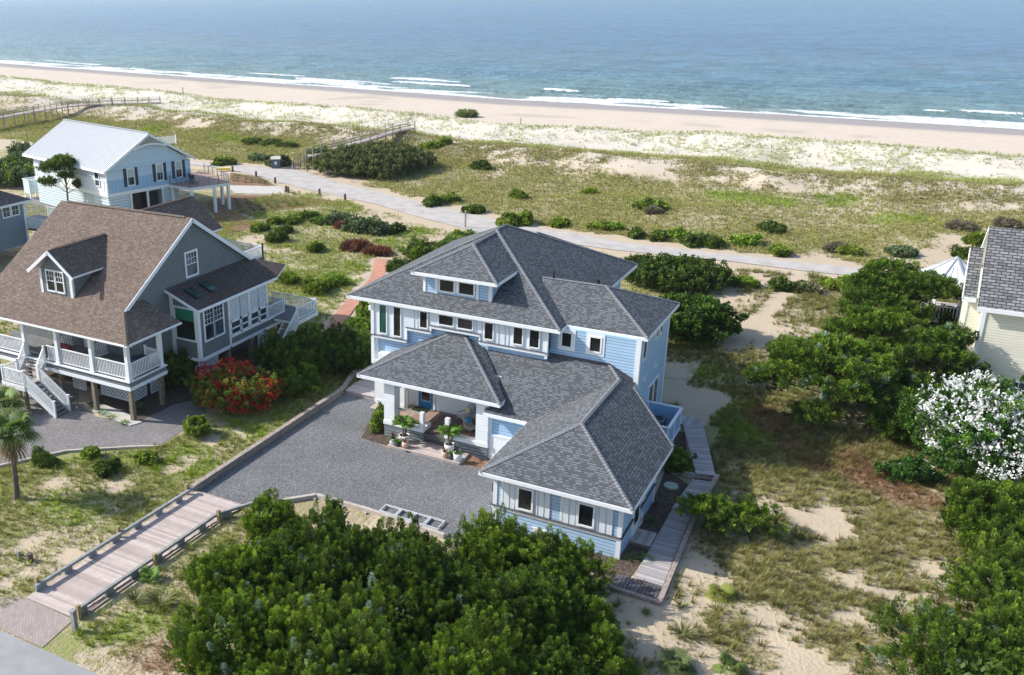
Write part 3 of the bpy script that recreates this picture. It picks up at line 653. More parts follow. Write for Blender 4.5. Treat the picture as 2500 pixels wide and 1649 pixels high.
for a0,a1,z0,z1,mm in ((-28.78,-28.30,5.22,7.1,m_glassg),(-27.74,-27.27,5.2,7.1,m_glass),(-25.87,-25.39,6.07,7.1,m_glass),(-24.56,-23.61,6.5,7.1,m_glass),(-23.27,-22.32,6.48,7.1,m_glass),(-21.49,-20.97,6.09,7.1,m_glass),(-19.63,-19.09,6.1,7.12,m_glass),(-18.62,-18.06,6.08,7.12,m_glass)):
    window(bh,'-y',49.96,a0,a1,z0,z1,.07,mat=mm)
for a0,a1,z0,z1 in ((-16.87,-16.33,6.24,7.06),(-15.19,-14.6,6.24,7.06)): window(bh,'-y',50.6,a0,a1,z0,z1,.09,cas=.16,casm=1)
window(bh,'+x',-12.35,51.35,51.95,5.95,7.1,.12); 
window(bh,'+x',-12.35,54.05,54.6,6.4,6.85,.1); window(bh,'+x',-12.35,54.95,55.5,6.4,6.85,.1)
window(bh,'+x',-12.35,53.6,54.55,1.3,3.35,.14,mat=m_glass); window(bh,'+x',-12.35,54.8,55.65,1.3,3.35,.14,mat=m_glass)
w=M(); w.box(-12.35,52.05,4.36,-12.27,52.25,4.56); w.build('wall_vent',m_white,bh); w=M(); w.box(-12.35,54.54,4.32,-12.27,54.74,4.52); w.build('wall_vent',m_white,bh)
# white balcony end seen past the far corner of the bay
w=M(); w.box(-30.1,52.2,.2,-29.8,52.5,7.3); w.box(-30.6,51.6,5.95,-29.36,53.0,6.25); w.box(-30.45,51.7,5.2,-29.36,52.9,5.5); w.box(-30.3,51.8,5.5,-29.36,52.8,5.95); w.build('balcony_bracket',m_white,bh)
# ---- garage room front ----
w=M(); y=39.94
w.box(-16.44,y-.035,0,-16.22,y,3.05); w.box(-10.02,y-.035,0,-9.81,y,3.05); w.box(-9.85,y-.03,0,-9.815,y+.16,3.05); w.box(-9.85,46.02,0,-9.815,46.24,3.05)
w.box(-16.02,y-.035,1.25,-15.9,y,3.05); w.box(-12.88,y-.035,1.25,-12.78,y,3.05); 
w.box(-16.5,y-.05,1.02,-9.8,y,1.19); w.box(-9.85,y,1.02,-9.80,42.0,1.19); w.box(-9.85,43.1,1.02,-9.80,46.1,1.19)
w.build('corner_board',m_white,bh)
w=M(); w.box(-16.55,y-.12,1.19,-9.72,y,1.225); w.box(-9.85,y-.12,1.19,-9.73,42.0,1.225); w.box(-9.85,43.1,1.19,-9.73,46.1,1.225); w.build('sill',m_cap,bh)
w=M(); w.box(-15.9,y-.022,1.225,-13.42,y,3.05); w.box(-12.78,y-.022,1.225,-10.28,y,3.05); w.build('wall',m_panel,bh)
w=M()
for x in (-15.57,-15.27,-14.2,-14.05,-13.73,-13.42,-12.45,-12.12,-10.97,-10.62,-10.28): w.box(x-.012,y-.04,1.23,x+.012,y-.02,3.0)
w.build('batten',m_battenshade,bh)
for a0,a1 in ((-15.05,-14.37),(-11.93,-11.24)):
    window(bh,'-y',y-.022,a0,a1,1.4,2.5,.09)
w=M(); w.box(-14.21,y-.05,.1,-13.55,y,.48); w.box(-14.28,y-.06,.48,-13.48,y,.52); w.build('foundation_vent',m_white,bh)
w=M(); w.box(-14.12,y-.062,.17,-13.64,y-.05,.42); w.build('foundation_vent',m_timberl,bh)
# garage room right side: door, windows
w=M(); w.box(-9.85,41.9,-.02,-9.79,43.1,2.35); d=w.build('door',m_white,bh); w=M(); w.box(-9.79,42.15,.75,-9.765,42.85,2.15); w.build('glass_pane',m_glass,d)
window(bh,'+x',-9.85,43.6,44.05,1.45,2.0,.1); window(bh,'+x',-9.85,43.35,43.9,.1,.5,.09,mat=m_timberl)
# wall lamp on the garage left side
w=M(); w.box(-16.62,40.2,1.75,-16.4,40.45,2.2); w.build('wall_lamp',m_dark,bh)
# ---- roofs ----
E=7.5
A=(-31.05,49.62,E);B=(-16.7,49.62,E);Cc=(-16.7,65.5,E);Dd=(-31.05,65.5,E);P1=(-23.87,56.85,11.08);P2=(-23.87,58.3,11.08)
roof('roof',[[A,B,P1],[B,Cc,P2,P1],[Cc,Dd,P2],[Dd,A,P1,P2]],[m_shgrey,m_white],bh)
# wing
wA=(-18.5,50.75,E);wB=(-12.0,50.75,E);wC=(-12.0,57.95,E);wD=(-18.5,57.95,E);wr1=(-19.6,54.35,9.05);wr2=(-15.6,54.35,9.05)
roof('roof',[[(-18.0,50.75,E),wB,wr2,wr1],[wB,wC,wr2],[wC,(-18.0,57.95,E),wr1,wr2]],[m_shgrey,m_white],bh)
# rear wing
q1=(-23.6,63.9,9.35)
roof('roof',[[(-20,62,E),(-20,67.3,E),q1,(-23.6,59,9.35)],[(-20,67.3,E),(-27.2,67.3,E),q1],[(-27.2,67.3,E),(-27.2,62,E),(-23.6,59,9.35),q1]],[m_shgrey,m_white],bh)
# dormer
dz=9.5; dc=(-23.83,53.15,10.93)
roof('roof',[[(-26.7,50.28,dz),(-20.95,50.28,dz),dc],[(-20.95,50.28,dz),(-20.95,53.75,dz),(-23.83,56.7,10.93),dc],[(-26.7,53.75,dz),(-26.7,50.28,dz),dc,(-23.83,56.7,10.93)]],[m_shgrey,m_white],bh)
w=M(); w.box(-26.12,50.9,8.0,-21.55,54.5,9.4); w.build('wall',m_blue,bh)
w=M(); w.box(-26.16,50.86,8.05,-25.98,50.9,9.4); w.box(-21.72,50.86,8.05,-21.51,50.9,9.4); w.box(-21.55,50.905,8.05,-21.513,51.05,9.4); w.box(-25.32,50.855,8.08,-25.14,50.9,9.4); w.box(-22.55,50.855,8.08,-22.37,50.9,9.4); w.box(-23.95,50.855,8.3,-23.77,50.9,9.4); w.build('corner_board',m_white,bh)
window(bh,'-y',50.88,-24.98,-24.05,8.36,9.05,.09); window(bh,'-y',50.88,-23.67,-22.7,8.36,9.05,.09)
# porch, connector and garage roofs
pe=3.93; p1=(-23.97,49.98,5.92);p2=(-22.75,49.98,5.92); ce=3.2
roof('roof',[[(-28.07,45.88,pe),(-18.68,45.88,pe),p2,p1],[(-28.07,50.4,pe),(-28.07,45.88,pe),p1,(-23.97,50.4,5.92)],[(-18.68,45.88,pe),(-18.68,46.6,pe),(-21.9,50.62,5.56),(-22.75,50.4,5.92),p2],[p1,p2,(-22.75,50.4,5.92),(-23.97,50.4,5.92)]],[m_shgrey,m_white],bh)
gx0,gx1,gy=-17.02,-9.25,39.34; gm=-13.135; gr=5.14
gA=(gm,gy+3.885,gr); gB=(gm,49.78-0.0,gr)
sl_=.5
# connector front plane: z=3.2+.5*(y-45.9); valley with the garage left plane runs at 45 degrees
gB=(gm,45.9+(gr-3.2)*2,gr)
top=(-15.45,50.62,5.56+.02)      # hip top against the wing wall: right plane z=3.2+.5*(-9.25-x)
top=(-9.25-(5.56-3.2)*2,50.62,5.56)
roof('roof',[[(gx0,gy,ce),(gx1,gy,ce),gA],
             [(gx1,gy,ce),(gx1,46.82,ce),(-12.36,49.93,4.755),(-12.36,50.62,4.755),(top[0],50.62,5.56),gB,gA],
             [(gx0,45.9,ce),(gx0,gy,ce),gA,gB],
             [(gx1,46.82,ce),(-12.36,46.82,ce),(-12.36,49.93,4.755)],
             [(-19.7,45.9,ce),(gx0,45.9,ce),gB,top,(-22.0,50.62,5.56),(-22.0,48.5,4.5),(-19.7,48.5,4.5)]],[m_shgrey,m_white],bh)
E2=7.5
fascia([(A,B),(B,Cc),(A,Dd),((-18.2,50.75,E),wB),(wB,wC),(wC,(-16.7,57.95,E)),((-20,65.5,E),(-20,67.3,E)),((-20,67.3,E),(-27.2,67.3,E))],bh)
fascia([((-26.7,50.28,dz),(-20.95,50.28,dz)),((-20.95,50.28,dz),(-20.95,53.6,dz)),((-26.7,50.28,dz),(-26.7,53.6,dz))],bh,h=.19)
fascia([((-28.07,45.88,pe),(-18.68,45.88,pe)),((-18.68,45.88,pe),(-18.68,46.45,pe)),((-28.07,45.88,pe),(-28.07,50.1,pe))],bh,h=.2)
fascia([((-19.7,45.9,ce),(gx0,45.9,ce)),((gx0,45.9,ce),(gx0,gy,ce)),((gx0,gy,ce),(gx1,gy,ce)),((gx1,gy,ce),(gx1,46.82,ce)),((gx1,46.82,ce),(-12.36,46.82,ce))],bh,h=.2)
caps([(A,P1),(B,P1),(Cc,P2),(P1,P2),(wr1,wr2),(wB,wr2),(wC,wr2),((-20,67.3,E),q1),(q1,(-23.6,59,9.35))],bh,m_ridge)
caps([((-26.7,50.28,dz),dc),((-20.95,50.28,dz),dc),(dc,(-23.83,56.5,10.93)),((-28.07,45.88,pe),p1),((-18.68,45.88,pe),p2),((gx0,gy,ce),gA),((gx1,gy,ce),gA),(gA,gB),(gB,top),((gx1,46.82,ce),(-12.36,49.93,4.755))],bh,m_ridge)
w=M(); w.cyl((-18.9,54.35,8.9),(-18.9,54.35,9.55),.06); w.build('vent_pipe',m_dark,bh); w=M(); w.cyl((-16.3,55.0,8.6),(-16.3,55.0,9.2),.09); w.build('vent_pipe',m_dark,bh)
w=M(); 
for a,b in (((-28.0,50.4,3.95),(-24.0,49.93,5.96)),((-24.0,49.93,5.97),(-22.75,49.93,5.97)),((-22.75,50.1,5.95),(-21.95,50.58,5.62)),((-21.95,50.58,5.62),(-13.97,50.58,5.62)),((-13.97,50.58,5.6),(-12.3,50.58,4.8))): w.beam(a,b,.05,.10)
w.build('flashing',m_cap,bh)
# ---- front porch ----
fz=.80
w=M(); planks(w,-26.4,46.35,-24.1,49.6,fz,'y',.14); planks(w,-24.1,47.2,-23.9,49.6,fz,'y',.14); w.build('porch_floor',m_redwood,bh)
w=M(); planks(w,-23.95,46.6,-19.65,49.6,fz-.004,'x',.14); w.build('porch_floor',m_porchgrey,bh)
w=M()
for x0,x1 in ((-26.42,-25.7),(-20.3,-19.54)): w.box(x0,46.28,1.0,x1,46.98,3.8)
w.build('column',m_wside,bh)
w=M(); w.box(-26.46,46.24,.82,-23.7,46.62,1.08); w.box(-22.3,46.24,.82,-19.5,46.62,1.08); w.box(-23.98,46.62,.82,-23.7,47.3,1.08); w.box(-19.8,46.62,.82,-19.5,49.6,1.08); w.box(-23.96,46.26,1.08,-23.72,46.5,2.1); w.box(-22.28,46.26,1.08,-22.02,46.5,2.1); w.build('porch_curb',m_white,bh)
w=M()
for i in range(4): z=.02+i*.2; 
for x0,x1,y0,y1 in ((-26.42,-23.74,46.3,47.2),(-22.26,-19.54,46.3,49.6)): 
    for i in range(4): w.box(x0,y0,.02+i*.2,x1,y1,.17+i*.2)
w.build('plinth_skirt',plain('slate_plinth_boards',(.20,.22,.24),.6),bh)
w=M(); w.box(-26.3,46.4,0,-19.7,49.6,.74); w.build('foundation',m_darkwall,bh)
w=M(); planks(w,-25.44,44.9,-20.66,46.4,.17,'x',.14,.04); w.box(-25.4,44.92,0,-20.7,46.3,.12); w.build('step_platform',m_bridge,bh)
w=M()
for k,(yy,z) in enumerate(((46.4,.38),(46.75,.59))): planks(w,-23.68,yy,-22.32,yy+.36,z,'x',.18,.04); w.box(-23.68,yy+.02,.0,-22.32,yy+.36,z-.045)
w.box(-23.68,47.1,0,-22.32,47.2,.76); w.build('step',m_porchgrey,bh)
w=M(); w.box(-24.2,44.885,.05,-23.9,44.9,.12); w.box(-23.6,46.385,.25,-23.4,46.40,.31); w.box(-23.1,46.74,.46,-22.9,46.75,.52); w.build('step_light',m_dark,bh)
dr=M(); dr.box(-25.75,49.55,.82,-24.72,49.62,3.0); d=dr.build('door',m_door,bh)
w=M(); w.box(-25.52,49.535,1.35,-24.92,49.55,2.85); w.build('glass_pane',m_glass,d); w=M(); w.box(-25.56,49.53,1.29,-24.88,49.548,1.35); w.box(-25.56,49.53,1.35,-25.52,49.548,2.9); w.box(-24.92,49.53,1.35,-24.88,49.548,2.9); w.build('door_trim',plain('light_blue_trim',(.25,.45,.7),.4),d)
w=M(); w.box(-25.87,49.56,.8,-25.75,49.61,3.1); w.box(-24.72,49.56,.8,-24.58,49.61,3.1); w.build('door_frame',m_white,bh)
w=M(); w.box(-23.95,49.5,2.3,-23.65,49.62,2.5); w.build('wall_lamp',m_dark,bh)
w=M(); 
w.beam((-27.2,48.2,1.9),(-26.2,48.9,2.6),.07,.09); w.beam((-27.2,48.2,.8),(-27.2,48.2,1.95),.08,.08); w.beam((-26.2,48.9,.8),(-26.2,48.9,2.65),.08,.08); w.beam((-25.6,46.6,1.9),(-24.0,46.45,1.95),.1,.06); w.build('handrail',m_greytimber,bh)
# side deck left of the porch
w=M(); planks(w,-31.9,50.5,-28.8,53.6,.30,'x',.14); planks(w,-29.0,48.9,-26.5,50.5,.30,'x',.14); w.box(-31.85,50.55,0,-28.9,53.5,.25); w.build('side_deck',m_bridge,bh)
w=M(); w.box(-28.6,48.95,.78,-26.45,49.05,3.7); w.box(-28.66,48.92,.76,-26.45,48.95,1.0); w.build('wall',m_white,bh)

def simple(name,label,cat,fn,mat,group=None,kind=None,loc=None):
    mb=M(); fn(mb); c=loc
    if c is None:
        a=np.array(mb.v); c=((a[:,0].min()+a[:,0].max())/2,(a[:,1].min()+a[:,1].max())/2,a[:,2].min())
    mb.v=[(p[0]-c[0],p[1]-c[1],p[2]-c[2]) for p in mb.v]
    o=mb.build(name,mat); o.location=c; tag(o,label,cat,group,kind); return o
simple('door_mat','dark green mat on the reddish porch boards in front of the blue door','doormat',lambda b:b.poly([(-25.95,48.9,.83),(-24.93,48.88,.83),(-24.9,49.52,.83),(-25.92,49.52,.83)]).box(-25.94,48.9,.80,-24.91,49.5,.826),m_mat)
# porch chairs
def chair(name,label,loc,rz,fab,leg,cush=None,round_=False):
    t=thing(name,label,'chair',loc,'chairs on the porch of the blue house',rotz=rz,org=(0,0,0))
    w=M(); w.poly([(-.33,-.35,.40),(.33,-.35,.40),(.30,.30,.34),(-.30,.30,.34)]); w.poly([(-.30,.30,.30),(.30,.30,.30),(.33,-.35,.36),(-.33,-.35,.36)]); w.beam((-.0,-.35,.38),(0,.30,.32),.66,.05)
    w.build('seat',fab,t)
    w=M(); w.beam((0,.26,.34),(0,.52,1.0),.60,.06,up=(0,1,0)); w.build('backrest',fab,t)
    for sx in (-1,1):
        w=M(); w.beam((sx*.30,-.32,.38),(sx*.36,-.40,0),.035,.035); w.build('leg',leg,t); w=M(); w.beam((sx*.28,.25,.36),(sx*.33,.5,0),.035,.035); w.build('leg',leg,t)
        w=M(); w.beam((sx*.33,-.33,.6),(sx*.33,.4,.62),.05,.03); w.build('armrest',leg,t)
    if cush: w=M(); w.beam((0,.2,.55),(0,.30,.86),.40,.14,up=(0,1,0)); w.build('cushion',cush,t)
    return t
m_fab=plain('light_grey_sling',(.45,.46,.46),.8); m_cush=plain('cream_cushion',(.62,.58,.36),.8); m_orange=plain('orange_wood_leg',(.40,.16,.06),.5); m_bcush=plain('blue_cushion',(.08,.30,.45),.8)
chair('lounge_chair','low grey lounge chair with a cream cushion on the dark porch boards',(-22.2,48.9,.8),math.radians(-28),m_fab,m_greytimber,m_cush)
chair('lounge_chair','pale shell chair on orange wooden legs with a blue cushion behind the right porch column',(-21.25,47.75,.8),math.radians(60),m_fab,m_orange,m_bcush)
# ---------------- louvred enclosure on the right side ----------------
en=thing('louvred_enclosure','raised light blue louvred enclosure with a white cap against the right side of the house','enclosure',(-11.3,51.6,0))
m_bl=plain('blue_louvre',(.30,.50,.72),.5); m_base=plain('grey_blue_base',(.26,.33,.38),.8)
def louv(face,plane,a0,a1,z0,z1,name='louvre_panel'):
    w=M(); z=z0+.03
    while z<z1-.05:
        if face=='x': w.beam((plane,a0,z),(plane,a1,z),.02,.085,up=(.6,0,1)); 
        else: w.beam((a0,plane,z),(a1,plane,z),.02,.085,up=(0,-.6,1))
        z+=.095
    w.build(name,m_bl,en)
louv('x',-10.28,50.1,53.2,1.4,2.6); louv('y',50.1,-12.3,-10.3,1.4,2.6); louv('y',53.2,-12.3,-10.3,1.4,2.6)
w=M(); 
for a,b in (((-12.35,50.1),(-10.25,50.1)),((-10.25,50.1),(-10.25,53.2)),((-12.35,53.2),(-10.25,53.2))): w.beam((*a,2.65),(*b,2.65),.16,.07); w.beam((*a,1.36),(*b,1.36),.1,.1)
for x,y in ((-10.28,50.12),(-10.28,53.18),(-12.2,50.12),(-12.2,53.18),(-10.28,51.65)): w.box(x-.05,y-.05,1.3,x+.05,y+.05,2.62)
w.build('frame',m_white,en)
w=M(); w.box(-10.335,50.12,1.4,-10.325,53.18,2.6); w.box(-12.3,50.135,1.4,-10.3,50.145,2.6); w.box(-12.3,53.14,1.4,-10.3,53.15,2.6); w.build('backing_panel',m_bl,en)
w=M(); w.box(-12.3,50.15,1.28,-10.34,53.13,1.36); w.build('platform',m_deck,en)
w=M(); w.box(-12.33,50.3,0,-10.45,53.0,1.28); w.build('base',m_base,en)
def acunit(x,y,lab):
    t=thing('air_conditioner',lab,'air conditioner',(x,y,1.36),'air conditioners in the louvred enclosure')
    w=M(); w.box(x-.4,y-.4,1.36,x+.4,y+.4,2.1); w.build('casing',m_grille,t); w=M(); w.cyl((x,y,2.1),(x,y,2.13),.3,k=20); w.build('fan_grille',m_dark,t)
acunit(-11.35,52.35,'square grey air conditioner with a round black fan, the rear one inside the louvred enclosure'); acunit(-11.2,51.1,'square grey air conditioner, the front one half hidden inside the louvred enclosure')
w=M(); 
# ---------------- boardwalk ----------------
bw=thing('boardwalk','grey plank boardwalk stepping down along the right side of the blue house','boardwalk',(-8.3,46,0))
w=M()
def qplanks(w,a0,a1,b0,b1,z,n,t=.05,gap=.17):
    # planks laid across between the left edge a0->a1 and the right edge b0->b1
    for i in range(n):
        f0=i/n; f1=(i+1-gap)/n; L=lambda p,q,f:(p[0]+(q[0]-p[0])*f,p[1]+(q[1]-p[1])*f)
        pl=[L(a0,a1,f0),L(b0,b1,f0),L(b0,b1,f1),L(a0,a1,f1)]; dz=rndm.uniform(-.006,.006); w.prism(pl,z-t+dz,z+dz)
qplanks(w,(-8.45,49.75),(-10.62,55.95),(-7.45,50.05),(-9.55,56.6),.42,44); w.build('upper_run',m_walk,bw)
w=M(); qplanks(w,(-8.72,45.7),(-8.5,49.3),(-7.75,45.75),(-7.45,49.5),.28,24); w.build('middle_run',m_walk,bw)
w=M(); qplanks(w,(-8.75,38.65),(-8.74,45.6),(-7.42,38.62),(-7.72,45.6),.14,46); w.build('lower_run',m_walk,bw)
w=M(); 
for i in range(13): a=-9.5+i*.172; w.box(a,37.5,.09,a+.15,38.55,.13)
w.build('end_platform',m_walkd,bw)
w=M(); planks(w,-9.78,41.62,-8.8,43.0,.13,'y',.14); w.build('door_landing',m_walk,bw)
w=M(); planks(w,-11.2,55.9,-9.7,57.2,.42,'y',.14); w.build('top_landing',m_walk,bw)
w=M(); w.beam((-7.35,50.1,.40),(-7.55,45.6,.30),.22,.2); w.beam((-7.52,45.5,.22),(-7.22,37.35,.12),.22,.22); w.beam((-9.6,37.4,.10),(-7.15,37.3,.10),.2,.16); w.beam((-8.5,49.5,.35),(-7.3,49.75,.35),.06,.16); w.beam((-8.75,45.65,.2),(-7.6,45.65,.2),.06,.14)
w.build('edge_beam',m_timber,bw)
w=M()
for x,y in ((-9.2,37.5),(-8.2,37.45),(-7.3,37.6),(-7.35,41),(-7.6,44.5)): w.box(x-.07,y-.05,-.1,x+.07,y+.05,.1)
w.build('foot_block',m_timber,bw)
simple('edging_timber','straight weathered timber edging between the house corner and the boardwalk','edging',lambda b:b.beam((-10.3,50.3,.16),(-8.5,49.85,.16),.2,.32),m_timberl)
simple('septic_lid','round pale ribbed lid set in dark mulch beside the boardwalk','lid',lambda b:[b.cyl((-9.44,48.36,.0),(-9.44,48.36,.10),.40,.38,k=24)]+[b.beam((-9.44-.38*math.cos(a),48.36-.38*math.sin(a),.10),(-9.44+.38*math.cos(a),48.36+.38*math.sin(a),.10),.03,.015) for a in (0,.63,1.26,1.88,2.5)],plain('mossy_lid',(.46,.52,.42),.8,var=.1))
# ---------------- potted plants on the low platform ----------------
def leafspray(rng,c,n,L,w,up=.9,droop=0,cols=((.05,.13,.02),),base=.03,curl=3):
    """strap leaves rising from a point; returns V(n*?),F,C"""
    V=[];F=[];K=[]
    for i in range(n):
        a=rng.uniform(0,2*math.pi); u=up+rng.uniform(-.35,.3); d=np.array([math.cos(a),math.sin(a),u]); d/=np.linalg.norm(d); s=np.array([-math.sin(a),math.cos(a),0]); l=L*rng.uniform(.6,1.1); col=np.array(cols[rng.randrange(len(cols))])*rng.uniform(.7,1.3)
        p=np.array(c)+np.array([math.cos(a),math.sin(a),0])*base*rng.uniform(0,1); k=len(V)
        for j in range(curl+1):
            t=j/curl; q=p+d*l*t-np.array([0,0,1])*droop*l*t*t; ww=w*(1-t)**.6 if j<curl else w*.05
            V+= [q-s*ww/2,q+s*ww/2]; K+=[col*(0.9+.3*t)]*2
        for j in range(curl): F.append((k+2*j,k+2*j+1,k+2*j+3,k+2*j+2))
    return V,F,K
def plantmesh(name,parts,parent,mat=None):
    V=[];F=[];K=[]
    for v,f,k in parts: n=len(V); V+=v; F+=[tuple(n+i for i in q) for q in f]; K+=k
    return npmesh(name,V,F,mat or m_leaf,cols=np.array(K),parent=parent)
def pinnate(rng,c,nf,L,cols,droop=.55,up=.8,lw=.035,ll=.16,nl=16):
    V=[];F=[];K=[]
    for i in range(nf):
        a=2*math.pi*i/nf+rng.uniform(-.3,.3); u=up*rng.uniform(.4,1.5); d=np.array([math.cos(a),math.sin(a),u]); d/=np.linalg.norm(d); s=np.array([-math.sin(a),math.cos(a),0]); l=L*rng.uniform(.75,1.1); col=np.array(cols[rng.randrange(len(cols))])*rng.uniform(.75,1.25)
        for j in range(nl):
            t=.12+.88*j/nl; q=np.array(c)+d*l*t-np.array([0,0,1])*droop*l*t*t; fw=d-np.array([0,0,2*droop*t]); fw/=np.linalg.norm(fw); m=ll*(1.1-t*.7)
            for sg in (-1,1):
                e=q+s*sg*m+fw*m*.55-np.array([0,0,.25*m]); k=len(V); V+=[q-fw*lw/2,q+fw*lw/2,e+fw*lw*.2,e-fw*lw*.2]; K+=[col*.9,col*.9,col*1.15,col*1.15]; F.append((k,k+1,k+2,k+3))
    return V,F,K
def pot(t,x,y,z,r,h,mat,shape='cyl'):
    w=M()
    if shape=='cyl': w.lathe((x,y,z),[(0,0),(r*.86,0),(r,h*.5),(r,h),(r*.88,h),(r*.86,h-.05),(0,h-.05)],18)
    else: w.lathe((x,y,z),[(0,0),(r*.6,0),(r,h*.45),(r*.9,h*.85),(r*.7,h),(r*.6,h),(r*.55,h-.06),(0,h-.06)],18)
    w.build('pot',mat,t,True); w=M(); w.cyl((x,y,z+h-.07),(x,y,z+h-.045),r*.86 if shape=='cyl' else r*.58,k=14); w.build('soil',m_soil,t)
rg=random.Random(11)
GRN=((.08,.18,.025),(.11,.24,.035),(.055,.13,.02))
def potted(label,x,y,r,h,mat,kind,shape='cyl'):
    z=.17; t=thing('potted_plant',label,'potted plant',(x,y,z),'potted plants at the porch steps'); pot(t,x,y,z,r,h,mat,shape)
    if kind=='palm':
        for dx,dy in ((-.05,0),(.07,.03),(0,-.06)):
            w=M(); w.cyl((x+dx,y+dy,z+h-.05),(x+dx*2,y+dy*2,z+h+.75),.06,.05,k=8); w.build('trunk',m_bark,t)
        plantmesh('frond',[pinnate(rg,(x+dx*2,y+dy*2,z+h+.75),15,.95,((.10,.20,.03),(.13,.25,.04),(.07,.14,.025)),droop=.45,up=1.1,lw=.05,ll=.24) for dx,dy in ((-.05,0),(.07,.03),(0,-.06))],t)
    elif kind=='ti': plantmesh('foliage',[leafspray(rg,(x,y,z+h),16,.55,.07,1.6,.15,((.06,.012,.02),(.09,.02,.03))),leafspray(rg,(x-.05,y,z+h-.02),40,.3,.09,.5,.4,GRN,base=.15)],t)
    elif kind=='brom': plantmesh('foliage',[leafspray(rg,(x,y,z+h),26,.42,.05,1.1,.25,((.12,.06,.02),(.16,.04,.02),(.08,.10,.03)))],t)
    elif kind=='bush': plantmesh('foliage',[leafspray(rg,(x+a,y+b,z+h),26,.27,.06,1.0,.3,((.07,.20,.02),(.09,.24,.03)),base=.12) for a,b in ((-.07,0),(.07,.05),(0,-.07))],t)
    elif kind=='mixed': plantmesh('foliage',[leafspray(rg,(x,y,z+h),14,.6,.05,1.7,.2,((.04,.06,.03),(.07,.10,.03))),leafspray(rg,(x,y,z+h),40,.3,.07,.5,.4,GRN,base=.15),leafspray(rg,(x+.1,y-.12,z+h),8,.12,.1,.4,.2,((.75,.28,.25),))],t)
potted('tall potted palm in a white tub by the left side of the porch steps',-24.75,45.78,.33,.48,m_wpot,'palm')
potted('dark red leaved plant over green leaves in a white pot, leftmost of the porch pots',-25.2,45.2,.21,.40,m_wpot,'ti')
potted('small bright green bush in a charcoal pot beside the left peach pot',-24.83,45.12,.17,.28,m_dpot,'bush')
potted('reddish spiky plant in a round peach pot left of the steps',-24.32,45.15,.24,.38,m_terra,'brom','round')
potted('tall potted palm in a white tub on the right side of the porch steps',-21.85,46.05,.30,.45,m_wpot,'palm')
potted('orange tinged spiky plant in a round peach pot right of the steps',-21.7,45.15,.22,.38,m_terra,'brom','round')
potted('small bright green bush in a charcoal pot between the right peach and white pots',-21.28,45.15,.16,.34,m_dpot,'bush')
potted('mixed plant with one pink flower in a large white pot at the right end',-20.9,45.2,.27,.46,m_wpot,'mixed')
# aluminium frames lying on the gravel
fr=thing('aluminium_frame','flat white metal ladder like frame lying on the gravel beside the timber edge','frame',(-20.4,38.35,.02))
m_alu=plain('white_aluminium',(.68,.70,.72),.35,metal=.2,var=.04)
w=M(); w.beam((-22.1,38.1,.12),(-18.55,37.93,.12),.06,.1); w.beam((-22.1,38.78,.12),(-18.6,38.8,.12),.06,.1); w.build('side_rail',m_alu,fr)
for x in (-22.05,-21.15,-21.05,-20.3,-20.2,-19.45,-19.35,-18.6): w=M(); w.beam((x,38.1,.12),(x,38.8,.12),.05,.08); w.build('cross_bar',m_alu,fr)
# ---------------- timber walls and the entrance bridge ----------------
simple('retaining_curb','long low weathered timber wall along the left edge of the gravel drive','timber wall',lambda b:[b.beam((-32.12,34.9,.2),(-32.12,50.6,.2),.14,.4),b.beam((-32.1,34.9,.42),(-32.1,50.6,.42),.3,.06),b.beam((-32.12,50.6,.2),(-32.9,53.2,.2),.14,.4),b.beam((-32.1,50.6,.42),(-32.9,53.2,.42),.3,.06),b.beam((-32.9,53.2,.3),(-31.6,55.6,.3),.2,.6)],m_timber)
simple('timber_edging','pale zigzag timber beam edging the near side of the gravel drive','timber edge',lambda b:[b.beam((-27.9,35.6,.12),(-25.85,37.8,.12),.2,.24),b.beam((-25.9,37.8,.12),(-22.7,37.85,.12),.2,.24),b.beam((-22.7,37.85,.12),(-18.0,37.55,.12),.2,.24),b.box(-25.95,37.5,-.4,-25.75,37.7,.1),b.box(-22.75,37.55,-.4,-22.6,37.7,.1)],m_timberl)
br=thing('wooden_bridge','bleached plank drive bridge with low grey rails between the street and the gravel','bridge',(-30.6,29.2,0))
w=M(); y=23.6
while y<35.05:
    f=(y-23.6)/11.5; xl=-32.35+f*.35; xr=-29.35+f*.45+(max(0,f-.8)*1.5); w.box(xl+rndm.uniform(-.02,.02),y,.06+rndm.uniform(-.003,.003),xr+rndm.uniform(-.02,.02),y+.135,.11); y+=.142
w.build('deck',m_bridge,br)
w=M(); w.box(-32.2,23.7,-.3,-32.0,35,.055); w.box(-29.4,23.9,-.3,-29.2,33.6,.055); w.beam((-29.1,24.2,-.12),(-28.9,33.5,-.12),.1,.36); w.build('joist',m_timber,br)
def curbrail(P):
    w=M(); k=M()
    for a,b in zip(P[:-1],P[1:]):
        a=Vector((*a,.40)); b=Vector((*b,.40)); w.beam(a,b,.16,.14); L=(b-a).length; n=max(1,int(L/1.45)); d=(b-a)/n
        for i in range(n): k.beam(a+d*(i+.08)-Vector((0,0,.20)),a+d*(i+.38)-Vector((0,0,.20)),.12,.27)
        k.beam(a-Vector((0,0,.2)),a+d*.08-Vector((0,0,.2)),.12,.27)
    w.build('curb_rail',m_greytimber,br); k.build('spacer_block',m_greytimber,br)
curbrail([(-32.25,24.1),(-31.95,34.8)]); curbrail([(-29.25,23.7),(-29.05,33.3)]); curbrail([(-29.05,33.3),(-28.1,35.1)])
for x,y in ((-32.42,24.35),(-32.3,29.45),(-32.15,34.5),(-29.12,23.75),(-28.98,28.5),(-28.88,33.2)):
    w=M(); w.box(x-.08,y-.09,-.35,x+.08,y+.09,.72); w.build('post',m_post,br)
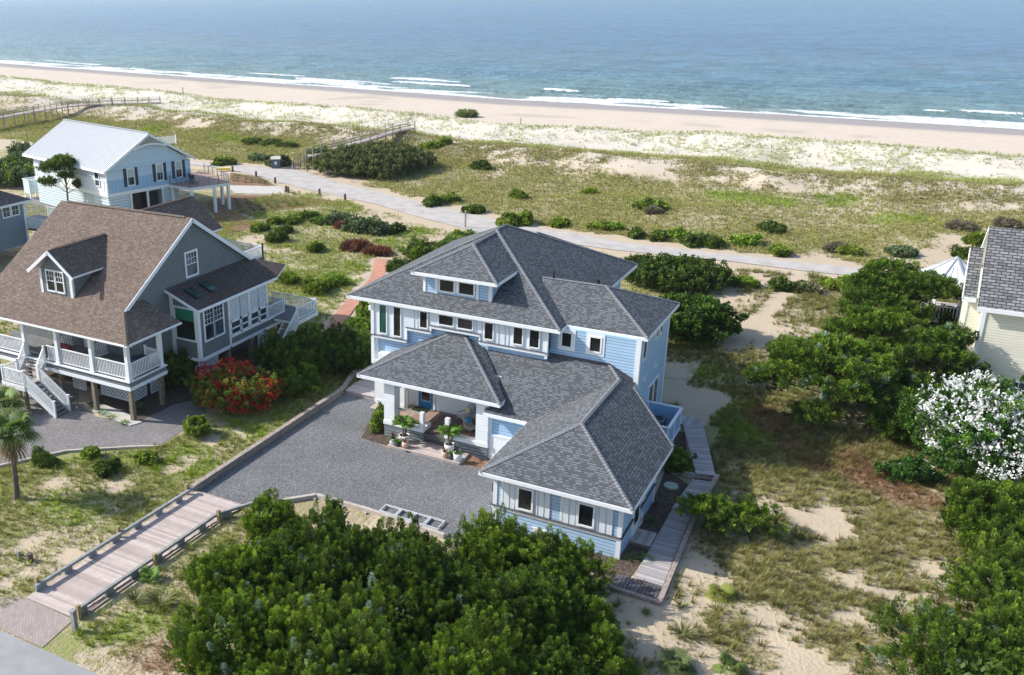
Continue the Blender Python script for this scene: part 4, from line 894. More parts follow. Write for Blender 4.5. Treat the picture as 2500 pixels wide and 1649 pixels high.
simple('timber_post','tall grey squared post standing in the grass beside the right bridge rail','post',lambda b:b.box(-28.72,22.95,-.1,-28.52,23.15,1.05).box(-28.74,22.93,1.05,-28.5,23.17,1.1),m_greytimber)
simple("timber_post","short grey squared post in the dune grass beside the tree stump","post",lambda b:b.beam((-35.27,25.70,-.1),(-35.27,25.70,.42),.13,.13),m_greytimber)
simple("tree_stump","short dark round stump in the dune grass left of the bridge","stump",lambda b:b.cyl((-34.67,25.86,-.1),(-34.67,25.86,.42),.17,.15,k=12),m_bark)
# =============================== GREY SHINGLED COTTAGE ===============================
gc=thing('cottage','grey green shingled cottage on piles with a brown roof and white front porch','house',(-47,46,0))
w=M()
# gable end wall (facing +x) and front wall under the porch
gx=-43.3; ry=49.0; rz=11.4; s1=.646; s2=.68
def zf(y): return 5.45+s1*(y-39.8) if y<ry else rz-s2*(y-ry)
w.poly([(gx,43.4,2.2),(gx,56.4,2.2),(gx,56.4,zf(56.4)-.1),(gx,ry,rz-.1),(gx,43.4,zf(43.4)-.1)],0,[(43.4,2.2),(56.4,2.2),(56.4,zf(56.4)),(ry,rz),(43.4,zf(43.4))])
w.poly([(-55,43.4,2.2),(gx,43.4,2.2),(gx,43.4,7.6),(-55,43.4,7.6)],0,[(-55,2.2),(gx,2.2),(gx,7.6),(-55,7.6)])
w.poly([(-55,56.4,2.2),(-55,43.4,2.2),(-55,43.4,zf(43.4)-.1),(-55,ry,rz-.1),(-55,56.4,zf(56.4)-.1)],0,[(0,0),(13,0),(13,4),(6,9),(0,4)])
w.poly([(gx,56.4,2.2),(-55,56.4,2.2),(-55,56.4,6.2),(gx,56.4,6.2)],0,[(0,0),(12,0),(12,4),(0,4)])
w.poly([(-55,43.4,2.2),(-55,56.4,2.2),(gx,56.4,2.2),(gx,43.4,2.2)],0,[(0,0)]*4)
w.build('wall',m_greysh,gc)
m_shl=shingles('brown_roof',(.165,.125,.10),(.235,.18,.15),(.085,.065,.055),.30,.145,.010,.13)
xr=-43.0; xl=-55.6
e0=(xl,39.8,5.45); hipc=(xr,39.8+(-41.0-xr)*-1 if 0 else 41.8,zf(41.8))
roof('roof',[[(xl,39.8,5.45),(-41.0,39.8,5.45),(xr,41.8,zf(41.8)),(xr,ry,rz),(xl,ry,rz)],
             [(xl,ry,rz),(xr,ry,rz),(xr,56.9,zf(56.9)),(xl,56.9,zf(56.9))],
             [(-41.0,39.8,5.45),(-41.0,44.9,5.45),(gx,43.9,6.95),(gx,41.8+.3,6.95),(xr,41.8,zf(41.8))]],[m_shl,m_white],gc)
fascia([((xr+.03,41.9,zf(41.9)),(xr+.03,ry,rz)),((xr+.03,ry,rz),(xr+.03,56.95,zf(56.95)))],gc,h=.26,dz=-.03,name='rake_board')
fascia([((xl,39.8,5.45),(-41.0,39.8,5.45)),((-41.0,39.8,5.45),(-41.0,44.9,5.45))],gc,h=.10,dz=-.05)
caps([((-55.0,ry,rz+.02),(-43.6,ry,rz+.02))],gc,m_ridgeb,w=.36); caps([((-41.0,39.8,5.45),(xr,41.8,zf(41.8)))],gc,m_ridgeb,w=.3)
# dormer
dy=42.03; apx=-49.2
w=M(); w.poly([(-50.67,dy,6.85),(-47.72,dy,6.85),(-47.72,dy,8.55),(apx,dy,9.75),(-50.67,dy,8.55)],0,[(-50.67,6.85),(-47.72,6.85),(-47.72,8.55),(apx,9.75),(-50.67,8.55)])
w.poly([(-47.72,dy,6.85),(-47.72,44.6,8.5),(-47.72,dy,8.5)],0,[(0,0),(2.6,1.6),(0,1.6)]); w.poly([(-50.67,dy,6.85),(-50.67,dy,8.5),(-50.67,44.6,8.5)],0,[(0,0),(0,1.6),(2.6,1.6)])
do=w.build('dormer',m_greysh,gc)
roof('roof',[[(-47.15,41.6,8.50),(-47.15,44.55,8.50),(apx,46.95,10.06),(apx,41.6,10.06)],[(-51.35,44.55,8.50),(-51.35,41.6,8.50),(apx,41.6,10.06),(apx,46.95,10.06)]],[m_shl,m_white],do)
fascia([((-51.38,41.6,8.48),(apx,41.6,10.06)),((apx,41.6,10.06),(-47.12,41.6,8.48))],do,h=.22,name='rake_board')
caps([((apx,42.4,10.08),(apx,46.8,10.08))],do,m_ridgeb,w=.32)
w=M(); w.box(-50.72,dy-.03,6.85,-50.5,dy,8.6); w.box(-47.92,dy-.03,6.85,-47.68,dy,8.4); w.box(-47.72,dy+.002,6.85,-47.684,dy+.15,8.45); w.build('corner_board',m_white,do)
window(do,'-y',dy,-50.0,-49.32,7.15,8.5,.10,grid=(3,2),split=.5); window(do,'-y',dy,-49.16,-48.5,7.15,8.5,.10,grid=(3,2),split=.5)
# gable window
window(gc,'+x',gx,48.35,49.45,7.35,8.95,.13,grid=(4,2),split=.5,mat=m_glassb,top=None)
# lean-to room on the right
lx=-40.9; ly0=46.4; ly1=56.2
w=M()
w.poly([(gx,ly0,2.2),(lx,ly0,2.2),(lx,ly0,6.0),(gx,ly0,6.95)],0,[(0,2.2),(2.4,2.2),(2.4,6),(0,6.95)])
w.poly([(lx,ly0,2.2),(lx,49.75,2.2),(lx,49.75,6.0),(lx,ly0,6.0)],0,[(0,2.2),(3.3,2.2),(3.3,6),(0,6)])
w.poly([(lx,49.75,2.2),(lx,ly1,2.2),(lx,ly1,2.78),(lx,49.75,2.78)],0,[(0,2.2),(6.3,2.2),(6.3,2.8),(0,2.8)])
w.poly([(gx,ly0,2.2),(gx,ly1,2.2),(lx,ly1,2.2),(lx,ly0,2.2)],0,[(0,0)]*4)
w.build('wall',m_greysh,gc)
roof('roof',[[(-40.45,46.0,5.98),(-40.45,55.0,5.98),(-41.2,57.2,6.3),(gx,55.3,7.05),(gx,46.0,7.05)]],[shingles('dark_brown_shingle',(.10,.078,.068),(.14,.11,.10),(.055,.044,.04),.30,.145,.010,.13),m_white],gc)
fascia([((-40.45,45.98,5.98),(gx,45.98,7.05)),((-40.43,46.0,5.98),(-40.43,55.0,5.98))],gc,h=.16,dz=-.03)
for k,yy in enumerate((47.0,48.6)):
    z=lambda x:5.98+(x+40.45)*-.3754+.02
    w=M(); P=[(-42.5,yy,z(-42.5)),(-41.35,yy,z(-41.35)),(-41.35,yy+.75,z(-41.35)),(-42.5,yy+.75,z(-42.5))]
    w.poly([(a,b,c+.13) for a,b,c in P]); 
    for i in range(4): a=P[i];b=P[(i+1)%4]; w.poly([a,b,(b[0],b[1],b[2]+.13),(a[0],a[1],a[2]+.13)])
    sk_=w.build('skylight',m_dark,gc); w=M(); w.poly([(a+(.07 if i in(0,3) else -.07),b+(.07 if i<2 else -.07),c+.14+(-.026 if i in (0,3) else .026)) for i,(a,b,c) in enumerate(P)]); w.build('glass_pane',glassmat('skylight_glass',(.012,.06,.055),.06) if k==0 else bpy.data.materials['skylight_glass'],sk_)
w=M(); 
for x0,x1,y0,y1,z0,z1 in ((-43.3,-43.0,ly0-.04,ly0,2.2,6.7),(lx-.2,lx+.03,ly0-.045,ly0,2.15,5.9),(lx,lx+.04,ly0+.002,ly0+.2,2.15,5.95),(lx,lx+.04,49.6,49.8,2.15,5.95),(lx,lx+.05,ly0+.21,49.59,2.05,2.3),(gx+.31,lx-.21,ly0-.05,ly0,2.1,2.3),(lx,lx+.05,49.81,ly1,2.05,2.28),(lx-.05,lx+.08,49.8,ly1,2.76,2.86),(lx-.1,lx+.02,54.15,54.3,2.8,5.95),(lx-.1,lx+.02,51.95,52.15,2.8,5.95)): w.box(x0,y0,z0,x1,y1,z1)
w.build('corner_board',m_white,gc)
window(gc,'-y',ly0,-42.85,-41.2,3.6,5.75,.13,top=(.62,m_green_shade))
window(gc,'+x',lx,47.05,47.95,3.45,5.62,.12,grid=(3,3),split=.5,mat=m_glassb); window(gc,'+x',lx,48.1,49.0,3.45,5.62,.12,grid=(3,3),split=.5,mat=m_glassb)
for y0,y1 in ((49.85,51.0),(51.05,51.95),(52.15,53.2),(53.25,54.15)):
    w=M(); n=14
    for i in range(n):
        a=y0+(y1-y0)*i/n; b=y0+(y1-y0)*(i+1)/n; q=.05*(i%2); w.poly([(lx-.03-q,a,4.0),(lx-.08+q,b,4.0),(lx-.08+q,b,5.95),(lx-.03-q,a,5.95)])
    w.build('curtain',m_curtain,gc)
    w=M()
    for z0,z1 in ((2.86,2.98),(3.32,3.42),(3.82,4.0)): w.box(lx-.08,y0,z0,lx,y1,z1)
    w.box(lx-.08,y0,2.86,lx,y0+.09,4.0); w.box(lx-.08,y1-.09,2.86,lx,y1,4.0)
    f=w.build('porch_frame',m_white,gc); w=M(); w.box(lx-.06,y0+.09,2.98,lx-.04,y1-.09,3.82); w.build('dark_opening',m_glassb,f)
w=M(); w.box(gx,49.8,2.7,lx-.09,ly1,2.78); w.build('porch_floor',m_greydeck,gc)
# front porch
fy=40.2; fx=-41.5; z0=2.78
w=M(); w.box(-56,fy+.04,2.68,fx-.04,43.4,z0); w.build('porch_floor',m_greydeck,gc)
w=M(); w.poly([(-56,fy,2.2),(fx,fy,2.2),(fx,fy,2.72),(-56,fy,2.72)],0,[(0,0),(14.5,0),(14.5,.52),(0,.52)]); w.poly([(fx,fy,2.2),(fx,43.6,2.2),(fx,43.6,2.72),(fx,fy,2.72)],0,[(0,0),(3.4,0),(3.4,.52),(0,.52)]); w.build('porch_skirt',m_greysh,gc)
w=M(); w.box(-56,fy-.04,2.12,fx+.04,fy,2.36); w.box(fx,fy,2.12,fx+.04,43.65,2.36); w.box(-56,fy-.10,2.70,fx+.1,fy+.05,2.79); w.box(fx,fy,2.70,fx+.1,43.65,2.79); w.build('porch_band',m_white,gc)
PX=(-54.4,-51.05,-47.9,-44.75,-41.62)
for x in PX:
    w=M(); w.box(x-.13,fy,z0,x+.13,fy+.26,5.40); w.box(x-.19,fy-.06,z0,x+.19,fy+.32,z0+.12); w.build('porch_post',m_white,gc)
w=M(); w.box(-41.75,43.15,z0,-41.49,43.41,5.4); w.box(-41.81,43.1,z0,-41.43,43.47,z0+.12); w.build('porch_post',m_white,gc)
w=M(); w.box(-56,fy+.02,5.28,-41.5,fy+.22,5.42); w.box(-41.72,fy,5.28,-41.5,43.4,5.42); w.build('porch_beam',m_white,gc)
for a,b in ((-56,-51.2),(-49.0,-48.05),(-47.75,-44.9),(-44.6,-41.77)): rail(gc,(a,fy+.13,z0),(b,fy+.13,z0),1.08,posts=(False,False),gap=.12)
rail(gc,(-41.62,fy+.3,z0),(-41.62,43.1,z0),1.08,posts=(False,False),gap=.12)
rail(gc,(-44.6,43.2,z0),(-43.4,41.8,z0),1.0) if 0 else None
rail(gc,(-42.9,43.25,z0),(-41.8,43.2,z0),1.1,posts=(True,False))
for x in (-49.6,-46.3): rail(gc,(x,43.2,z0),(x-.0,41.9,z0),1.1,posts=(False,True))
window(gc,'-y',43.4,-45.2,-44.3,3.7,5.1,.12,mat=m_glassb,split=.5); window(gc,'-y',43.4,-51.9,-51.0,3.7,5.1,.12,mat=m_glassg)
w=M(); w.box(-48.7,43.34,2.8,-47.75,43.4,4.95); w.build('door',m_white,gc)
# piles and lattice
for x,y in ((-41.62,40.35),(-44.9,40.35),(-48.1,40.5),(-51.3,40.5),(-41.7,43.2),(-54.5,40.5),(-44.9,43.6),(-48.1,43.6),(-41.1,49.6),(-41.1,52.2),(-41.1,55.9),(-43.3,46.5),(-43.4,52),(-43.4,56)):
    w=M(); w.box(x-.14,y-.14,-.1,x+.14,y+.14,2.2); w.build('pile',m_pile,gc)
def lattice(a,b,z0,z1,nm='lattice_panel'):
    w=M(); a=Vector(a);b=Vector(b); L=(b-a).length; d=(b-a)/L; h=z1-z0; s=.25
    P=lambda u,z:(a.x+d.x*u,a.y+d.y*u,z)
    u=-h
    while u<L:
        # rising strip from (u,z0) to (u+h,z1), clipped to the panel
        u0=max(u,0); u1=min(u+h,L)
        if u1-u0>.05: w.beam(P(u0,z0+u0-u),P(u1,z0+u1-u),.012,.07,up=(0,0,1)); w.beam(P(u0,z1-(u0-u)),P(u1,z1-(u1-u)),.014,.07,up=(0,0,1))
        u+=s
    for z in (z0,z1): w.beam(P(0,z),P(L,z),.03,.09)
    for u in (0,L): w.beam(P(u,z0),P(u,z1),.09,.03)
    w.build(nm,m_lattice,gc)
for a,b in (((-46.0,41.95,0),(-43.3,41.95,0)),((-48.6,41.9,0),(-47.4,41.9,0)),((-43.2,42.0,0),(-43.2,43.3,0)),((-43.1,43.65,0),(-43.1,44.4,0)),((-41.2,46.6,0),(-43.2,46.6,0)),((-41.1,46.7,0),(-41.1,48.4,0))): lattice(a,b,.35,2.05)
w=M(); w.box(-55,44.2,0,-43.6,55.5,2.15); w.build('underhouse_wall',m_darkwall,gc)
lattice((-40.75,52.7,0),(-40.75,53.9,0),1.0,2.0)
# rear wing and its deck
rw=[(-52.5,53,10.0),(-52.5,60.1,10.0)]
roof('roof',[[(-49.5,51,7.6),(-49.5,60.1,7.6),rw[1],(-52.5,50.6,10.0)],[(-55.5,60.1,7.6),(-55.5,51,7.6),(-52.5,50.6,10.0),rw[1]]],[m_shl,m_white],gc)
caps([((-52.5,52.2,10.02),(-52.5,59.9,10.02))],gc,m_ridgeb,w=.32)
w=M(); w.box(-55.1,55,2.2,-49.9,59.7,7.6); w.poly([(-55.1,59.7,7.6),(-49.9,59.7,7.6),(-52.5,59.7,9.75)]); w.build('wall',m_greysh2,gc)
w=M(); w.box(-49.9,56.4,5.1,-46.2,61.2,5.25); w.box(-46.35,61.0,0,-46.2,61.2,5.1); w.build('rear_deck',m_greydeck,gc)
rail(gc,(-49.9,61.1,5.25),(-46.3,61.1,5.25),1.0); rail(gc,(-46.3,57,5.25),(-46.3,61.1,5.25),1.0)
# side deck and stairs at the back right
w=M(); w.box(-43.3,56.2,2.68,-38.7,57.6,2.80); w.box(-40.85,54.9,2.68,-38.7,56.2,2.80); w.build('rear_deck',m_greydeck,gc)
w=M(); w.box(-43.3,57.6,2.5,-38.66,57.64,2.82); w.box(-38.7,54.9,2.5,-38.66,57.6,2.82); w.box(-40.86,54.86,2.5,-38.7,54.9,2.7); w.build('deck_band',m_white,gc)
rail(gc,(lx,54.3,2.8),(lx,56.1,2.8),.98,posts=(False,True)); rail(gc,(-38.75,54.95,2.8),(-38.75,57.5,2.8),.98); rail(gc,(-43.0,57.5,2.8),(-38.8,57.5,2.8),.98,posts=(False,False)); rail(gc,(-42.9,56.4,2.8),(-40.9,56.3,2.8),.98)
def stairs(a,b,width,n,mat,parent,rails=True,side=None,hand=(1,1),h=.95,riser=None):
    """flight from top point a down to b; width measured to the right of travel"""
    a=Vector(a);b=Vector(b); d=(b-a); f=Vector((d.x,d.y,0)); run=f.length; f.normalize(); s=Vector((f.y,-f.x,0))*width
    w=M()
    for i in range(n):
        t0=i/n; p=a+f*run*t0; z=a.z+(b.z-a.z)*(i+1)/n; q=p+f*(run/n*1.12)
        pts=[(p.x,p.y),(p.x+s.x,p.y+s.y),(q.x+s.x,q.y+s.y),(q.x,q.y)]
        if (Vector((*pts[1],0))-Vector((*pts[0],0))).cross(Vector((*pts[2],0))-Vector((*pts[1],0))).z<0: pts.reverse()
        w.prism(pts,z-.045,z)
    w.build('stair_tread',mat,parent)
    w=M()
    for o in (Vector((0,0,0)),s): w.beam(a+o+Vector((0,0,-.18)),b+o+Vector((0,0,-.02)),.05,.26)
    w.build('stringer',m_white,parent)
    for o,k in ((Vector((0,0,0)),hand[0]),(s,hand[1])):
        if k: rail(parent,a+o,b+o,h,posts=(k!=2,True),gap=.12)
stairs((-40.75,54.9,2.75),(-40.75,52.3,0.0),1.35,13,m_greydeck,gc,hand=(1,0)) if 0 else stairs((-39.9,54.9,2.75),(-39.9,51.6,0.0),-1.2,13,m_greydeck,gc,hand=(0,1))
# front stairs: upper flight, landing, lower flight
w=M(); planks(w,-51.1,38.1,-48.9,39.4,1.72,'x',.14); w.build('landing',m_deck,gc); w=M(); w.box(-51.1,38.06,1.35,-48.9,38.12,1.7); w.box(-51.15,38.1,1.35,-51.1,39.4,1.7); w.build('landing_band',m_white,gc)
for x,y in ((-51,38.2),(-49,38.2),(-51,39.3)): w=M(); w.box(x-.1,y-.1,0,x+.1,y+.1,1.4); w.build('pile',m_pile,gc)
stairs((-50.95,40.15,2.78),(-50.95,39.4,1.72),-1.85,6,m_deck,gc,hand=(1,1))
stairs((-48.9,38.15,1.72),(-46.35,38.15,.12),-1.2,9,m_greydeck,gc,hand=(1,1))
rail(gc,(-51.0,38.15,1.72),(-48.95,38.15,1.72),1.0); rail(gc,(-51.0,38.15,1.72),(-51.0,39.35,1.72),1.0,posts=(False,True)); rail(gc,(-48.95,39.36,1.72),(-48.95,39.40,1.72),1.0,posts=(False,True))
# things on the porch
def planter(label,x,y,z,fl):
    t=thing('flower_planter',label,'planter',(x,y,z),'flower planters on the cottage porch'); w=M(); w.box(x-.35,y-.14,z,x+.35,y+.14,z+.25); w.build('planter_box',m_dpot,t)
    plantmesh('foliage',[leafspray(rg,(x+dx,y,z+.25),22,.28,.09,.7,.3,fl,base=.1) for dx in (-.22,0,.22)],t)
planter('dark planter of yellow flowers behind the porch rail, between the two right posts',-44.0,40.65,3.35,((.75,.42,.03),(.6,.3,.03),(.08,.2,.03)))
planter('dark planter of yellow and orange flowers on the porch left of the steps',-53.4,40.9,3.3,((.75,.42,.03),(.7,.2,.03),(.08,.2,.03)))
simple('round_table','round navy covered table at the right end of the cottage porch','table',lambda b:b.cyl((-42.5,42.3,2.8),(-42.5,42.3,3.5),.5,.62,k=20),m_navy)
simple('bench','dark bench with red cushion on the porch behind the top of the steps','bench',lambda b:b.box(-49.4,41.0,2.8,-48.1,41.5,3.15).box(-49.4,41.5,2.8,-48.1,41.62,3.6),plain('red_cushion',(.16,.02,.03),.8))
simple('edging_timber','pale timber edge along the right side of the neighbouring gravel drive','edging',lambda b:[b.beam((-37.5,38.2,.08),(-38.65,37.5,.08),.16,.16),b.beam((-38.65,37.5,.08),(-42.0,35.0,.08),.16,.16),b.beam((-42.0,35.0,.08),(-44.0,31.7,.08),.16,.16),b.beam((-44.0,31.7,.08),(-48,28.6,.08),.16,.16)],m_timberl)
simple('stone_border','pale crushed stone border at the foot of the cottage corner pile','border',lambda b:b.prism([(-45.4,40.1),(-41.2,39.55),(-40.9,40.35),(-42.0,40.7),(-45.2,41.2)],.0,.07),m_conc)
# =============================== PALE BLUE METAL ROOFED HOUSE ===============================
th=math.radians(-13.8); lx0,ly0=-109.6,64.4
wx=lx0*math.cos(th)-ly0*math.sin(th); wy=lx0*math.sin(th)+ly0*math.cos(th)
ph=thing('stilt_house','pale blue house with a white metal roof and raised deck near the lane','house',(wx,wy,0),rotz=th,org=(lx0,ly0,0))
bx0,bx1,by0,by1=-118.0,-100.3,58.4,70.4; zb=3.35
w=M(); w.box(bx0,by0,zb,bx1,by1,6.1); w.build('wall',m_wbatten,ph)
w=M(); w.poly([(bx1+.02,by0,6.0),(bx1+.02,by1,6.0),(bx1+.02,ly0,9.75)]); w.box(bx1,by0,4.95,bx1+.02,by1,6.05); w.build('wall',m_lsiding,ph)
w=M(); w.box(bx1,by0,zb,bx1+.03,by1,4.95); w.build('wall',m_bluew,ph)
w=M(); w.box(bx0,by0-.02,4.95,bx1,by0,6.1); w.build('wall',plain('pale_blue_upper_wall',(.48,.56,.68),.6,var=.04),ph)
w=M()
for i in range(34):
    x=bx0+.1+i*.53
    if any(a-.2<x<b+.2 for a,b in ((-116.2,-115.0),(-110.3,-107.9),(-103.0,-101.6))): continue
    w.box(x-.03,by0-.05,zb,x+.03,by0,4.95)
for i in range(22):
    y=by0+.3+i*.55; w.box(bx1+.02,y-.015,zb,bx1+.05,y+.015,4.95)
w.build('batten',m_louvre,ph)
w=M(); w.box(bx0-.03,by0-.08,4.9,bx1,by0-.0,5.02); w.build('trim_band',m_white,ph); w=M(); w.box(bx0-.05,by0-.08,3.05,bx1+.06,by0,3.5); w.box(bx1,by0-.08,3.05,bx1+.08,67.0,3.45); w.build('trim_band',m_white,ph); w=M(); w.box(bx1-.1,by0-.07,3.4,bx1+.06,by0+.1,6.0); w.build('corner_board',m_white,ph)
R0,R1=-119.85,-99.75; ev=6.25; 
roof('roof',[[(R0,57.9,ev),(R1,57.9,ev),(R1,ly0,10.0),(R0,ly0,10.0)],[(R0,ly0,10.0),(R1,ly0,10.0),(R1,70.9,ev),(R0,70.9,ev)]],[m_metalroof,m_white],ph)
w=M()
for i in range(50):
    x=R0+.2+i*.4; w.beam((x,57.9,ev+.03),(x,ly0,10.03),.07,.05); w.beam((x,70.9,ev+.03),(x,ly0,10.03),.07,.05)
w.beam((R0,ly0,10.06),(R1,ly0,10.06),.35,.05); w.build('roof_rib',m_metalrib,ph)
fascia([((R0,57.9,ev),(R1,57.9,ev)),((R1,57.9,ev),(R1,ly0,10.0)),((R1,ly0,10.0),(R1,70.9,ev))],ph,h=.28)
w=M(); w.poly([(R1+.0,ly0-1.9,8.75),(R1,ly0+1.9,8.75),(R1,ly0,9.85)]); w.build('gable_vent',m_grille,ph)
w=M(); 
for i in range(6):
    t0=-1+i/3; t1=-1+(i+1)/3; w.beam((R1+.03,ly0+t0*2.3,8.72-.45*t0*t0),(R1+.03,ly0+t1*2.3,8.72-.45*t1*t1),.06,.2)
w.build('gable_arch',m_white,ph)
def shut(y0,y1,z0,z1): 
    w=M(); w.box(bx1+.03,y0,z0,bx1+.09,y1,z1); w.build('shutter',m_navy,ph)
for a,b in ((61.25,62.1),(65.35,66.2),(68.15,69.0)):
    window(ph,'+x',bx1+.03,a,b,4.12,6.0,.12,split=.5,mat=m_glassb,top=(.5,m_blind)); shut(a-.55,a-.14,3.98,6.15); shut(b+.14,b+.55,3.98,6.15)
for a,b in ((-116.0,-115.2),(-102.8,-101.9)): window(ph,'-y',by0-.04,a,b,4.25,5.85,.12,split=.5,mat=m_glassb)
for a,b in ((-110.1,-109.25),(-109.0,-108.1)): window(ph,'-y',by0-.04,a,b,5.15,5.85,.1,split=.5,mat=m_glassb)
# ground storey: louvre clad boxes, open bays
w=M(); w.box(-117.9,by0+.15,0,-107,69.5,3.1); w.box(-107,by0+.15,0,-104,69.5,3.1); w.box(-104,by0+.15,0,bx1-.05,61.3,3.1); w.box(-104,66.1,0,bx1-.05,68.4,3.1); w.build('ground_wall',plain('pale_ground_wall',(.42,.50,.54),.7,var=.05),ph)
w=M()
for i in range(9):
    z=.2+i*.33
    w.beam((-117.9,by0+.1,z),(-106.2,by0+.1,z),.03,.2); w.beam((-103.7,by0+.1,z),(bx1-.1,by0+.1,z),.03,.2); w.beam((bx1-.0,by0+.15,z),(bx1-.0,61.2,z),.03,.2); w.beam((bx1,66.2,z),(bx1,68.4,z),.03,.2)
w.build('louvre_slat',m_louvre,ph)
w=M(); w.box(-104,61.4,0,-103.9,66,3.1); w.build('dark_bay',m_darkwall,ph)
for y in (61.45,63.8,66.0): w=M(); w.box(bx1-.12,y-.12,0,bx1+.1,y+.12,3.1); w.build('pile',m_white,ph)
w=M(); w.box(-101.2,62.2,.05,-101.1,63.4,2.6); w.build('door',m_dark,ph); w=M(); w.box(-101.2,64.3,.05,-101.1,65.7,2.6); w.build('door',m_dark,ph)
# raised deck
w=M(); DP=[(-100.2,67.0),(-96.3,67.3),(-95.3,72.6),(-98.4,73.9),(-104,75.2),(-106,72),(-102,70.4),(-100.2,70.4)]; w.prism(DP,3.30,3.42); w.build('deck_floor',plain('pinkish_deck_boards',(.38,.25,.215),.8,var=.12,scale=3),ph)
w=M()
for a,b in zip(DP[:5],DP[1:5]): w.beam((*a,3.2),(*b,3.2),.1,.34)
w.build('deck_band',m_white,ph)
for x,y in ((-96.3,67.5),(-95.3,70.2),(-95.4,72.4),(-98.3,73.6),(-99.9,67.2)): w=M(); w.box(x-.15,y-.15,0,x+.15,y+.15,3.2); w.build('pile',m_white,ph)
def wirerail(P,z,h=1.0):
    for a,b in zip(P[:-1],P[1:]):
        w=M(); a=Vector((*a,z));b=Vector((*b,z)); n=max(1,round((b-a).length/1.3)); up=Vector((0,0,h))
        for i in range(n+1): p=a+(b-a)*i/n; w.box(p.x-.04,p.y-.04,z,p.x+.04,p.y+.04,z+h)
        for k in range(1,5): w.beam(a+up*k/4,b+up*k/4,.02 if k<4 else .05,.02 if k<4 else .05)
        w.build('deck_rail',m_grille,ph)
wirerail([(-100.2,67.1),(-96.4,67.4),(-95.4,72.5),(-98.4,73.8),(-103.9,75.1)],3.42)
w=M(); w.box(-95.2,72.3,0,-94.6,72.9,0); 
rail(ph,(-107.5,70.9,7.0),(-107.5,73.5,7.0),1.0); rail(ph,(-107.5,70.9,7.0),(-110.5,70.9,7.0),1.0)
# boxed outdoor shower
sh=thing('outdoor_shower','pale louvred box on legs at the far end of the pale blue house','shower enclosure',(wx-10,wy+1,0),rotz=th,org=None)
ORG[sh.name]=Vector((0,0,0)); sh.location=( -121.3*math.cos(th)-59.4*math.sin(th), -121.3*math.sin(th)+59.4*math.cos(th),0)
w=M()
for i in range(6): z=.9+i*.3; w.beam((-.8,-.8,z),(.8,-.8,z),.04,.22); w.beam((.8,-.8,z),(.8,.8,z),.04,.22); w.beam((-.8,-.8,z),(-.8,.8,z),.04,.22); w.beam((-.8,.8,z),(.8,.8,z),.04,.22)
w.build('louvre_panel',m_louvre,sh); w=M()
for a,b in (((-.85,-.85),(.85,-.85)),((.85,-.85),(.85,.85)),((.85,.85),(-.85,.85)),((-.85,.85),(-.85,-.85))): w.beam((*a,2.6),(*b,2.6),.15,.08)
w.build('frame',m_white,sh)
for a,b in ((-.75,-.75),(.75,-.75),(.75,.75),(-.75,.75)): w=M(); w.box(a-.07,b-.07,0,a+.07,b+.07,2.55); w.build('leg',m_white,sh)
def onph(x,y): return (x*math.cos(th)-y*math.sin(th), x*math.sin(th)+y*math.cos(th))
lc=thing('sun_lounger','dark slatted sun lounger on the pinkish deck of the pale blue house','lounger',(*onph(-98.3,69.3),3.42),rotz=th+1.2)
ORG[lc.name]=Vector((0,0,0))
w=M(); w.box(-.32,-1.0,.34,.32,.45,.40); w.build('seat',m_dark,lc); w=M(); w.beam((0,.45,.38),(0,.95,.85),.64,.06); w.build('backrest',m_dark,lc)
for a,b in ((-.28,-.9),(.28,-.9),(-.28,.4),(.28,.4)): w=M(); w.box(a-.03,b-.03,0,a+.03,b+.03,.35); w.build('leg',m_dark,lc)
dc_=thing('deck_chair','black deck chair behind the lounger on the pinkish deck','chair',(*onph(-99.3,69.8),3.42),rotz=th+1.9); ORG[dc_.name]=Vector((0,0,0))
w=M(); w.box(-.28,-.28,.40,.28,.28,.45); w.build('seat',m_dark,dc_); w=M(); w.beam((0,.26,.42),(0,.42,1.05),.55,.05); w.build('backrest',m_dark,dc_)
for a,b in ((-.25,-.25),(.25,-.25),(-.25,.25),(.25,.25)): w=M(); w.box(a-.03,b-.03,0,a+.03,b+.03,.42); w.build('leg',m_dark,dc_)
# =============================== DARK ROOFED HOUSE, LEFT EDGE ===============================
lh=thing('slate_blue_house','slate blue house with a dark hipped roof cut by the left edge of the photo','house',(-84,58,0))
wxl=-79.75; 
w=M(); w.box(-92,40,1.5,wxl,65.3,6.0); w.build('wall',m_greysh2,lh)
w=M(); w.box(wxl-.03,65.1,0,wxl+.06,65.36,6.0); w.build('corner_board',m_white,lh)
roof('roof',[[(-79.15,38,6.05),(-79.15,65.9,6.05),(-86.5,58.5,9.9),(-86.5,45,9.9)],[(-79.15,65.9,6.05),(-93.8,65.9,6.05),(-86.5,58.5,9.9)],[(-93.8,65.9,6.05),(-93.8,38,6.05),(-86.5,45,9.9),(-86.5,58.5,9.9)]],[m_shdark,m_white],lh)
fascia([((-79.15,38,6.05),(-79.15,65.9,6.05)),((-79.15,65.9,6.05),(-93.8,65.9,6.05))],lh,h=.22)
for a,b in ((62.6,63.4),(63.7,64.5)): window(lh,'+x',wxl,a,b,4.75,5.7,.13,grid=(2,2),mat=m_glassb)
w=M(); w.box(-84,65.3,2.9,-75.0,70.3,3.05); w.build('deck_floor',m_dark,lh)
rail(lh,(wxl+.1,65.6,3.05),(-75.2,65.6,3.05),1.05,sp=.2,bw=.06); rail(lh,(-82,70.2,3.05),(-75.2,70.2,3.05),1.05,sp=.2,bw=.06); rail(lh,(-75.2,65.6,3.05),(-75.2,70.2,3.05),1.05,sp=.2,bw=.06)
for x,y in ((-75.3,65.6),(-75.3,70.1),(-79.6,70.1)): w=M(); w.box(x-.12,y-.12,0,x+.12,y+.12,2.95); w.build('pile',m_white,lh)
